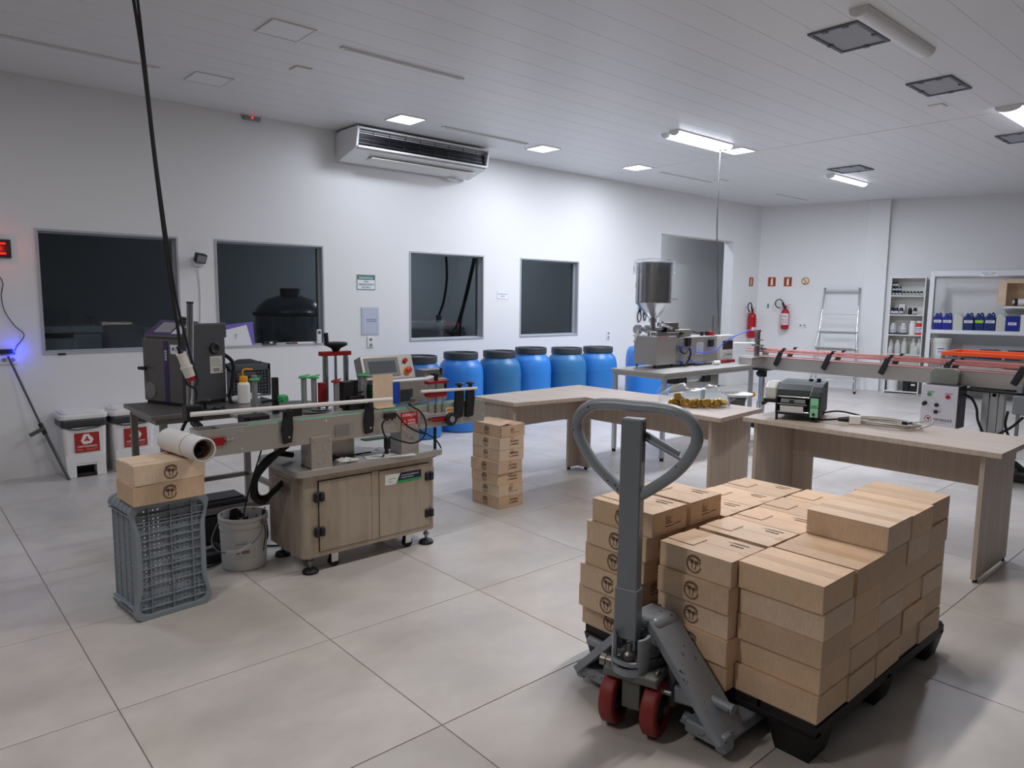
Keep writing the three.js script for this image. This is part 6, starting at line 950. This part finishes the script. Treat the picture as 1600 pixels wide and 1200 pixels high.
// ================================================================ LONG BOTTLE CONVEYOR
{
  const t = worldThing('bottle_conveyor', 'long stainless conveyor with red guide rods running across the right side', 'conveyor', [5.98, 0, -0.9]);
  const P = (n, g, m) => part(t, n, g, m), z0 = -2.27, z1 = 1.5, xa = 5.9, xb = 6.08;
  P('side_plate', [bb(xa - 0.004, xa, 0.795, 0.93, z0, z1, 0.001), bb(xa, xa + 0.02, 0.795, 0.799, z0, z1, 0.0005)], M.steel); P('side_plate', bb(xb, xb + 0.004, 0.795, 0.93, z0, z1, 0.001), M.steel);
  P('end_plate', bb(xa, xb, 0.8, 0.925, z0, z0 + 0.005, 0.001), M.steel);
  P('slat_belt', bb(xa + 0.01, xb - 0.01, 0.91, 0.925, z0 + 0.02, z1, 0.003), std(0xd9dad8, 0.4));
  P('nose_tray', [bb(5.66, 5.9, 0.855, 0.93, -2.26, -2.1, 0.003), bb(5.72, 5.9, 0.93, 0.935, -2.3, -2.08, 0.001)], M.steel);
  const rr = std(0xb86a62, 0.35);
  for (const [x, y] of [[xa + 0.005, 0.985], [xb - 0.005, 0.985], [xa + 0.012, 1.012], [xb - 0.012, 1.012]]) P('guide_rod', [rod([x, y, z0 - 0.05], [x, y, z1], 0.0065, 10)], rr);
  P('edge_strip', [bb(xa - 0.006, xa + 0.004, 0.928, 0.936, z0, z1, 0.002)], rr); P('edge_strip', [bb(xb - 0.004, xb + 0.006, 0.928, 0.936, z0, z1, 0.002)], rr);
  for (const z of [-1.9, -1.37, -0.8, -0.27, 0.3]) {
    const arm = (s, x) => [bar([x - s * 0.004, 0.845, z - 0.05], [x - s * 0.02, 1.0, z + 0.02], 0.022, 0.05, 0.004), bar([x - s * 0.02, 0.99, z + 0.015], [x - s * 0.015, 1.03, z + 0.055], 0.02, 0.025, 0.004), lathe([[0, 0], [0.022, 0.002], [0.022, 0.012], [0, 0.014]], x - s * 0.016, 1.03, z + 0.055, 12)];
    P('rail_clamp', arm(1, xa - 0.012), M.black); if (z < 0.2) P('rail_clamp', arm(-1, xb + 0.02), M.black);
  }
  for (const z of [-2.15, 0.12]) {
    const lg = P('support_column', [vcyl(xa + 0.08, 0.36, 0.75, z, 0.032), vcyl(xa + 0.08, 0.1, 0.42, z, 0.045)], M.chrome);
    sub(t, lg, 'column_collar', [vcyl(xa + 0.08, 0.7, 0.795, z, 0.05), bb(xa - 0.03, xa + 0.2, 0.775, 0.797, z - 0.09, z + 0.09, 0.004), bb(xa - 0.02, xa + 0.04, 0.72, 0.76, z - 0.02, z + 0.02, 0.006)], M.black);
    for (const [dx, dz] of [[-0.22, 0.14], [0.24, 0.06], [-0.02, -0.26], [0.02, 0.26]]) { const ft = P('base_arm', [bar([xa + 0.08, 0.13, z], [xa + 0.08 + dx * 0.6, 0.15, z + dz * 0.6], 0.05, 0.06, 0.01), bar([xa + 0.08 + dx * 0.6, 0.15, z + dz * 0.6], [xa + 0.08 + dx, 0.065, z + dz], 0.045, 0.05, 0.01)], M.black); sub(t, ft, 'arm_foot', [vcyl(xa + 0.08 + dx, 0, 0.018, z + dz, 0.045, 0.04), vcyl(xa + 0.08 + dx, 0.015, 0.07, z + dz, 0.012)], M.black); }
  }
  P('twin_post', [bb(xa - 0.03, xa + 0.02, 0.05, 0.76, 0.03, 0.085, 0.006), bb(xa - 0.03, xa + 0.02, 0.05, 0.76, 0.155, 0.205, 0.006), bb(xa - 0.02, xa + 0.02, 0.05, 0.76, 0.09, 0.15, 0.002)], M.alu);
  P('foot_rail', [bb(xa - 0.06, xa + 0.2, 0.02, 0.08, 0.05, 0.4, 0.006)], M.black);
  P('black_plate', bb(xa - 0.1, xa + 0.2, 0.765, 0.785, -0.1, 0.34, 0.002), M.black);
  P('drive_motor', [rod([xa - 0.05, 0.66, 0.34], [xa - 0.05, 0.66, 0.5], 0.07, 24), bb(xa - 0.12, xa - 0.02, 0.6, 0.76, 0.28, 0.42, 0.012), bb(xa - 0.1, xa, 0.74, 0.85, 0.3, 0.34, 0.004)], M.grey);
  P('motor_lead', [tube([[xa - 0.1, 0.62, 0.25], [xa - 0.1, 0.5, 0.24], [xa - 0.08, 0.38, 0.28], [xa - 0.05, 0.28, 0.34]], 0.011, 24), tube([[xa - 0.08, 0.58, 0.36], [xa - 0.1, 0.48, 0.28], [xa - 0.1, 0.4, 0.18], [xa - 0.06, 0.34, 0.1]], 0.011, 24)], M.rubber);
  P('sensor_mast', [bb(xa - 0.1, xa - 0.07, 0.935, 1.2, -2.16, -2.13, 0.002), bb(xa - 0.06, xa - 0.035, 0.935, 1.2, -2.16, -2.13, 0.002), bb(xa - 0.13, xa, 1.05, 1.062, -2.18, -2.1, 0.002), bb(xa - 0.1, xa + 0.02, 1.11, 1.12, -2.17, -2.12, 0.002), rod([xa - 0.02, 1.02, -2.12], [xa + 0.02, 1.02, -2.1], 0.024), bb(xa - 0.1, xa - 0.04, 1.2, 1.23, -2.17, -2.12, 0.004), rod([xa - 0.03, 0.97, -2.1], [xa + 0.01, 0.97, -2.05], 0.018)], M.steelDark);
  P('white_bar', rod([5.6, 1.075, -2.3], [5.82, 1.075, -2.15], 0.014, 14), M.white);
  P('guard_cover', ext(rrect(-0.12, 0.12, 0, 0.16, 0.05), 0.07, 0.006).rotateY(-PI / 2).translate(5.885, 0.79, -0.27), std(0x92948c, 0.4));
  const b = worldThing('drive_control_box', 'white faced conveyor control box with coloured buttons and black sides', 'control box', [5.7, 0.43, -0.23]);
  part(b, 'case', bb(5.62, 5.85, 0.43, 0.81, -0.37, -0.085, 0.004), M.blackMetal);
  part(b, 'front_panel', bb(5.607, 5.62, 0.43, 0.81, -0.372, -0.083, 0.001), std(0xdcdae0, 0.4));
  part(b, 'back_bracket', bb(5.85, 5.9, 0.7, 0.8, -0.3, -0.15, 0.002), M.steelDark);
  part(b, 'panel_print', new THREE.PlaneGeometry(0.28, 0.37).rotateY(-PI / 2).translate(5.6064, 0.62, -0.2275), print(paint(560, 740, (c, w, h) => {
    c.fillStyle = '#dad8e0'; c.fillRect(0, 0, w, h); txt(c, 'LIGADO', 140, 110, 34, '#26242c'); txt(c, 'MOTOR', 430, 125, 34, '#26242c'); txt(c, 'VELOC.', 280, 455, 32, '#26242c');
    c.strokeStyle = '#b03a34'; c.lineWidth = 12; c.beginPath(); c.arc(120, 600, 52, 0, 7); c.stroke(); c.fillStyle = '#5c2b2c'; c.beginPath(); c.moveTo(86, 580); c.lineTo(150, 576); c.lineTo(136, 630); c.fill(); txt(c, 'PRYMAXX', 350, 605, 68, '#2b2a33', 'sans-serif', 'italic bold ', 'center', 310); c.fillStyle = '#8a8890'; c.fillRect(220, 650, 190, 8);
  })));
  const bt = (n, y, z, r, m) => part(b, n, rod([5.595, y, z], [5.607, y, z], r, 16), m);
  bt('green_button', 0.726, -0.308, 0.016, std(0x3f9a48, 0.35)); bt('red_button', 0.715, -0.158, 0.018, M.redPaint); bt('speed_knob', 0.635, -0.243, 0.017, M.black); bt('speed_knob', 0.573, -0.245, 0.017, M.black);
  part(b, 'selector_switch', [rod([5.59, 0.642, -0.34], [5.607, 0.642, -0.34], 0.018, 14), bar([5.592, 0.625, -0.355], [5.592, 0.66, -0.325], 0.014, 0.02, 0.003)], M.black);
  part(b, 'side_label', bb(5.7, 5.76, 0.55, 0.63, -0.086, -0.0835, 0), M.darkGrey);
  part(b, 'power_lead', tube([[5.8, 0.73, -0.085], [5.8, 0.7, -0.03], [5.78, 0.62, 0.02], [5.77, 0.52, 0.04], [5.78, 0.42, 0.08], [5.8, 0.3, 0.14]], 0.011, 40), M.rubber);
}
{ // orange-railed accumulation table behind the conveyor
  const t = worldThing('orange_rail_table', 'collecting table edged with bright orange rails behind the conveyor', 'table', [7.2, 0, 0.2]), x = 7.0, z0 = -0.66, z1 = 1.6;
  part(t, 'orange_rail', bb(x - 0.02, x + 0.02, 0.995, 1.035, z0, z1, 0.005), M.orange); part(t, 'orange_rail', bb(x + 0.5, x + 0.54, 0.995, 1.035, z0, z1, 0.005), M.orange); part(t, 'orange_rail', bb(x, x + 0.54, 0.995, 1.035, z0 - 0.02, z0 + 0.02, 0.005), M.orange);
  part(t, 'orange_tray', bb(x - 0.01, x + 0.3, 0.9, 0.945, -0.15, z1, 0.006), M.orange);
  part(t, 'tabletop', bb(x - 0.02, x + 0.55, 0.86, 0.885, z0, z1, 0.003), M.steel);
  part(t, 'lower_rail', bb(x - 0.01, x + 0.01, 0.955, 0.975, z0, z1, 0.003), M.steelDark);
  for (const [a, b] of [[x, z0], [x, 0.05], [x + 0.52, z0], [x, 1.2], [x + 0.52, 1.2]]) part(t, 'post', bb(a - 0.015, a + 0.015, 0, 1.0, b - 0.015, b + 0.015, 0.003), M.steelDark);
  const bx = worldThing('pink_carton', 'pale pink and white cartons lying on the orange railed table', 'carton', [7.1, 0.885, -0.4]); part(bx, 'box', bb(7.03, 7.2, 0.886, 0.93, -0.55, -0.22, 0.004), std(0xd6b9b6, 0.6)); part(bx, 'lid', bb(7.03, 7.2, 0.93, 0.936, -0.55, -0.35, 0.002), std(0xb4737a, 0.6));
}
{
  const t = thing('scale_stool', 'dark round stand with a pale dish top behind the bag of lids', 'stand', [5.2, 0, -1.98]); part(t, 'column', lathe([[0, 0], [0.14, 0], [0.14, 0.03], [0.09, 0.06], [0.08, 0.5], [0.1, 0.56], [0, 0.56]], 0, 0, 0, 24), M.darkGrey); part(t, 'dish', lathe([[0, 0.56], [0.12, 0.56], [0.16, 0.585], [0.155, 0.59], [0, 0.57]], 0, 0, 0, 30), M.milky);
}
// ================================================================ ON THE DESKS
{
  const c = [3.13, 0.751, -1.1], t = thing('plastic_bag', 'knotted clear plastic bag of gold jar lids on the corner desk', 'bag', c, -0.72);
  const g = new THREE.SphereGeometry(1, 44, 28), a = g.attributes.position; const q = V3();
  for (let i = 0; i < a.count; i++) { q.fromBufferAttribute(a, i); const n = 1 + 0.1 * (vn(q.x * 5 + 9, q.y * 5 + 9, 99, 99, 5) - 0.5) + 0.1 * (vn(q.z * 7 + 20, q.x * 7 + 20, 99, 99, 8) - 0.5) + 0.05 * (hash(i % 45, Math.floor(i / 45), 4) - 0.5); const up = Math.max(0, q.y) * (q.x < -0.2 ? 1.25 : q.x < 0.25 ? 0.95 : 1.15); a.setXYZ(i, Math.sign(q.x) * Math.pow(Math.abs(q.x), 0.8) * 0.27 * n, q.y > 0 ? up * 0.135 * n + 0.012 : q.y * 0.011 + 0.012, q.z * 0.13 * n); }
  g.computeVertexNormals(); const bagFilm = M.clear.clone(); bagFilm.roughness = 0.18; part(t, 'film', g, bagFilm);
  part(t, 'gathered_neck', new THREE.ConeGeometry(0.05, 0.09, 12, 3, true).rotateZ(PI / 2 + 0.4).translate(-0.26, 0.1, -0.02), bagFilm); part(t, 'gathered_neck', new THREE.ConeGeometry(0.03, 0.06, 10, 2, true).rotateZ(-PI / 2).translate(0.285, 0.06, 0), bagFilm);
  const gold = std(0xc9a030, 0.28, 0.85), inside = std(0xb08f35, 0.4, 0.5); let first = null;
  const rot = new THREE.Matrix4().makeRotationY(-0.72);
  const lids = [];
  for (let i = 0; i < 13; i++) lids.push([-0.19 + i * 0.031, 0.033 + jit(0.004), 0.055 + jit(0.02), 0.5 + jit(0.3), PI / 2 + jit(0.4)]);
  for (let i = 0; i < 9; i++) lids.push([-0.16 + i * 0.042, 0.02 + jit(0.004), 0.0 + jit(0.02), jit(1), jit(0.3)]);
  lids.push([-0.14, 0.08, 0.055, 0.2, 1.2], [0.06, 0.038, 0.092, 0.1, PI / 2], [0.19, 0.04, 0.03, 0.6, 0.9], [0.22, 0.03, 0.0, 0, 0.5], [0.12, 0.016, 0.07, 0, 0.1], [-0.02, 0.014, 0.085, 0, 0.06], [0.2, 0.045, 0.05, 0.8, 0.6], [-0.1, 0.05, 0.03, 0.4, 0.9]);
  lids.forEach(([x, y, z, ry, rx], i) => {
    const p = V3(x, y, z).applyMatrix4(rot);
    const lab = i === 23 ? 'gold lid facing out with its inside showing, in the plastic bag' : i === 22 ? 'gold lid lying high against the left of the plastic bag' : i < 13 ? 'gold jar lid standing in the front row inside the plastic bag' : 'gold jar lid lying loose inside the clear plastic bag';
    let o; if (!first) { o = first = thing('jar_lid', lab, 'lid', [0, 0, 0], 0, 'gold jar lids in the plastic bag'); part(o, 'shell', lathe([[0, 0.006], [0.026, 0.006], [0.029, 0.004], [0.03, -0.007], [0.0285, -0.008], [0.0275, 0.002], [0, 0.003]], 0, 0, 0, 24), gold); part(o, 'liner', vcyl(0, 0.001, 0.0032, 0, 0.027), inside); } else o = copy(first, [0, 0, 0], 0, lab);
    o.position.set(c[0] + p.x, c[1] + p.y, c[2] + p.z); o.rotation.set(rx, -0.72 + ry, 0, 'YXZ');
  });
}
{
  const th = 0.33, t = thing('label_dispenser', 'dark green and black label dispenser with pale green stickers on the straight desk', 'machine', [3.13, 0.751, -0.145], th);
  const G = std(0x0e1f1b, 0.5), GB = std(0x0b1113, 0.5), GL = std(0x8fd0ac, 0.5), W = 0.275, D = 0.44;
  const prof = [[0, 0.03], [D, 0.03], [D, 0.235], [0.3, 0.238], [0.2, 0.236], [0.12, 0.222], [0.05, 0.195], [0.0, 0.17]];
  part(t, 'side_panel', ext(shape(prof.map(([a, b]) => [a, b])), 0.065, 0.004).translate(0, 0, -0.065), GB);
  part(t, 'lid', ext(shape([[0.02, 0.15], [D, 0.15], [D, 0.238], [0.26, 0.24], [0.15, 0.228], [0.06, 0.2], [0.02, 0.17]]), W - 0.065, 0.003).translate(0, 0, -W), G);
  part(t, 'mechanism', [bb(0.06, D, 0.03, 0.15, -W + 0.01, -0.06, 0.004)], GB);
  part(t, 'left_panel', ext(shape([[0.0, 0.05], [D, 0.03], [D, 0.2], [0.1, 0.2], [0.02, 0.17], [0.0, 0.15]]), 0.012, 0.002).translate(0, 0, -W), GB);
  part(t, 'peel_bar', [rod([0.02, 0.158, -W + 0.01], [0.02, 0.158, -0.065], 0.006, 10), rod([0.03, 0.055, -W + 0.01], [0.03, 0.055, -0.065], 0.007, 10)], M.chrome);
  part(t, 'label_guide', [bb(0.01, 0.04, 0.118, 0.142, -W + 0.03, -0.09, 0.002), bb(0.0, 0.02, 0.105, 0.112, -W + 0.01, -0.08, 0.002)], M.grey); part(t, 'guide_slot', bb(0.006, 0.012, 0.122, 0.138, -0.19, -0.16, 0.001), M.black);
  part(t, 'label_strip', move(bb(-0.003, 0.0, 0, 0.045, -W + 0.03, -0.1, 0), 0.01, 0.055, 0, 0, 0, 0.25), M.paper); part(t, 'front_bar', [bb(0, 0.03, 0.04, 0.055, -W + 0.005, -0.065, 0.003)], GB);
  part(t, 'window_opening', [bb(0.04, 0.17, 0.185, 0.2, 0.0, 0.002, 0), ext(shape([[0.05, 0.182], [0.2, 0.19], [0.2, 0.215], [0.13, 0.213], [0.07, 0.196]]), 0.002).translate(0, 0, 0.0002)], M.darkPlastic);
  part(t, 'green_sticker', [bb(-0.0025, 0, 0.098, 0.16, -0.058, -0.008, 0.001)], GL); part(t, 'green_sticker', [bb(-0.0025, 0, 0.034, 0.094, -0.058, -0.008, 0.001)], GL);
  part(t, 'sticker_print', [bb(-0.0032, -0.0025, 0.103, 0.114, -0.053, -0.014, 0)], M.green); part(t, 'dial', rod([-0.014, 0.055, -0.035], [0, 0.055, -0.035], 0.009, 14), M.black);
  for (const [x, z] of [[0.01, -W + 0.01], [0.02, -0.02], [D - 0.03, -0.02], [D - 0.03, -W + 0.01]]) part(t, 'foot', [vcyl(x, 0, 0.05, z, 0.009)], M.black);
  part(t, 'thumb_screw', [vcyl(0.33, 0.237, 0.26, -0.05, 0.014), vcyl(0.33, 0.237, 0.255, -0.1, 0.014)], M.black); part(t, 'top_tab', bb(0.38, 0.42, 0.238, 0.25, -0.05, -0.035, 0.003), M.clear);
  part(t, 'roll_holder', [bb(0.06, 0.2, 0.105, 0.13, -W - 0.09, -W, 0.004), bb(0.05, 0.21, 0.085, 0.11, -W - 0.1, -W - 0.08, 0.003)], M.black); part(t, 'label_roll_cover', ext(shape([[0.08, 0.13], [0.26, 0.12], [0.28, 0.235], [0.17, 0.242], [0.07, 0.205]]), 0.075, 0.012).translate(0, 0, -W - 0.085), M.milky);
}
{
  const t = thing('cable_coil', 'loose bundle of pale cables lying on the straight desk', 'cable', [3.42, 0.752, 0.18]); const wh = std(0xb5b0aa, 0.55);
  const loops = []; for (let i = 0; i < 6; i++) { const p = []; for (let k = 0; k < 9; k++) { const a = k / 9 * 2 * PI; p.push([(0.09 + i * 0.006) * Math.sin(a) + jit(0.02) - 0.05, 0.006 + i * 0.004 + rnd() * 0.006, (0.21 + jit(0.02)) * Math.cos(a) * (0.75 + i * 0.05) + jit(0.02)]); } loops.push(p); }
  for (const p of loops) part(t, 'cord', tube(p, 0.004, 70, true), wh); part(t, 'cord', tube([[0.05, 0.02, 0.1], [0.02, 0.05, 0.2], [-0.02, 0.07, 0.26], [-0.06, 0.05, 0.27], [-0.04, 0.01, 0.2]], 0.004, 40), wh);
  part(t, 'cable_tie', [bb(-0.1, -0.02, 0.02, 0.03, 0.11, 0.12, 0.002), bb(-0.07, -0.06, 0.02, 0.045, 0.1, 0.13, 0.002), bb(-0.06, 0.0, 0.03, 0.04, 0.13, 0.14, 0.002)], M.black);
  const p = thing('white_plug', 'white plug adapter with a black plug on the straight desk', 'plug', [3.28, 0.752, 0.02], 0.5); part(p, 'adapter', bb(-0.03, 0.03, 0, 0.055, -0.035, 0.035, 0.006), M.white); part(p, 'black_plug', rod([0, 0.025, -0.1], [0, 0.028, -0.035], 0.012, 12, 0.02), M.black); part(p, 'lead', tube([[0, 0.025, -0.1], [0.02, 0.012, -0.2], [0.08, 0.012, -0.26], [0.17, 0.03, -0.2], [0.2, 0.05, -0.08], [0.2, 0.03, 0.05]], 0.006, 50), M.rubber);
  const sh = thing('loose_screw', 'small bent hook hanging under the end of the corner desk', 'hook', [3.38, 0.7, -0.69]); part(sh, 'shank', rod([0, 0.02, 0], [0, -0.03, 0], 0.004), M.grey); part(sh, 'bend', tube([[0, -0.03, 0], [0.005, -0.045, 0], [0.015, -0.04, 0]], 0.004, 12), M.grey);
}
// ================================================================ SEEN THROUGH THE WINDOWS
{
  const t = thing('steel_tank', 'polished domed steel tank in the dark workroom behind the second window', 'tank', [2.45, 0, -6.6]);
  part(t, 'shell', lathe([[0, 0.35], [0.3, 0.38], [0.42, 0.45], [0.42, 1.32], [0.4, 1.4], [0.3, 1.5], [0.12, 1.56], [0, 1.57]], 0, 0, 0, 48), M.tankSteel); part(t, 'lid_clamp', [vcyl(0, 1.55, 1.64, 0, 0.12), lathe([[0.42, 1.3], [0.45, 1.31], [0.45, 1.34], [0.42, 1.35]], 0, 0, 0, 40)], M.steelDark);
  for (let i = 0; i < 3; i++) part(t, 'leg', vcyl(0.34 * Math.cos(i * 2.1), 0, 0.45, 0.34 * Math.sin(i * 2.1), 0.03), M.steel);
  const w = thing('white_chest', 'white chest behind the glass at the lower left of the first window', 'chest', [-0.22, 0, -5.85]); part(w, 'body', bb(-0.34, 0.36, 0, 1.18, -0.3, 0.25, 0.03), M.white); part(w, 'lid', bb(-0.35, 0.37, 1.18, 1.25, -0.31, 0.26, 0.02), M.white); part(w, 'handle', bb(-0.1, 0.12, 1.15, 1.18, 0.25, 0.275, 0.006), M.darkGrey);
  const c = thing('white_carton', 'small white carton standing behind the glass of the first window', 'carton', [0.56, 1.0, -5.6]); part(c, 'box', bb(-0.07, 0.07, 0, 0.22, -0.05, 0.05, 0.004), M.white); part(c, 'flap', bb(-0.07, 0.07, 0.218, 0.224, -0.05, 0.0, 0.001), M.offwhite);
  const wb = thing('work_bench', 'dark workbench along the window inside the workroom', 'bench', [1.2, 0, -5.75]); part(wb, 'top', bb(-0.9, 0.95, 0.96, 1.0, -0.3, 0.3, 0.004), M.darkGrey); for (const x of [-0.85, 0.9]) for (const z of [-0.25, 0.25]) part(wb, 'leg', bb(x - 0.025, x + 0.025, 0, 0.96, z - 0.025, z + 0.025, 0.003), M.darkGrey);
  const h1 = thing('workroom_hose', 'dark hose with an end fitting hanging behind the third window', 'hose', [4.6, 0, -6.4]); part(h1, 'hose', tube([[0.1, 3.1, 0], [0.1, 2.3, 0], [0.12, 1.8, 0], [0.05, 1.45, 0], [-0.02, 1.3, 0]], 0.017, 40), M.rubber); part(h1, 'fitting', bb(-0.05, 0.01, 1.2, 1.3, -0.03, 0.03, 0.006), M.grey);
  const h2 = thing('workroom_cable', 'pair of thick dark cables slanting down behind the third window', 'cable', [5.2, 0, -6.6]); part(h2, 'cable', tube([[0.25, 3.1, 0], [0.2, 2.3, 0], [0.05, 1.7, 0], [-0.12, 1.2, 0], [-0.35, 0.8, 0]], 0.02, 40), M.rubber); part(h2, 'cable', tube([[0.25, 3.1, 0.03], [0.2, 2.3, 0.03], [0.05, 1.7, 0.03], [-0.1, 1.2, 0.03], [-0.12, 0.8, 0.03]], 0.018, 40), M.rubber);
  const mx = thing('stand_mixer', 'dark mixer on splayed legs at the left side of the third window', 'mixer', [3.75, 0, -6.3]); part(mx, 'motor_head', new THREE.SphereGeometry(0.13, 24, 16).scale(1, 1.15, 1).translate(0, 1.72, 0), M.black); part(mx, 'column', [vcyl(-0.03, 0.9, 1.62, 0, 0.1, 0.06)], M.darkGrey); part(mx, 'arm', tube([[0, 1.5, 0.05], [0.18, 1.38, 0.08], [0.2, 1.3, 0.08], [0.05, 1.28, 0.1]], 0.022, 24), M.darkGrey); for (const [x, z] of [[0.35, 0.2], [-0.3, 0.2], [0, -0.35]]) part(mx, 'leg', rod([0, 1.1, 0], [x, 0, z], 0.02), M.darkGrey);
  const bn = thing('long_shelf', 'low grey shelf along the far wall of the workroom', 'shelf', [5.6, 0, -9.1]); part(bn, 'top', bb(-1.3, 1.3, 0.96, 1.0, -0.3, 0.3, 0.004), M.grey); part(bn, 'lower_board', bb(-1.3, 1.3, 0.5, 0.53, -0.3, 0.3, 0.003), M.grey); for (const x of [-1.25, 0, 1.25]) part(bn, 'leg', bb(x - 0.03, x + 0.03, 0, 0.96, -0.28, 0.28, 0.004), M.grey);
  const st = thing('dark_stool', 'dark barred stool top showing at the bottom of the fourth window', 'stool', [6.45, 0, -7.4]); part(st, 'seat', bb(-0.22, 0.22, 1.24, 1.3, -0.18, 0.18, 0.01), M.black); for (const x of [-0.19, 0, 0.19]) part(st, 'leg', bb(x - 0.02, x + 0.02, 0, 1.25, -0.15, 0.15, 0.004), M.black);
}
renderer.render(scene, camera);
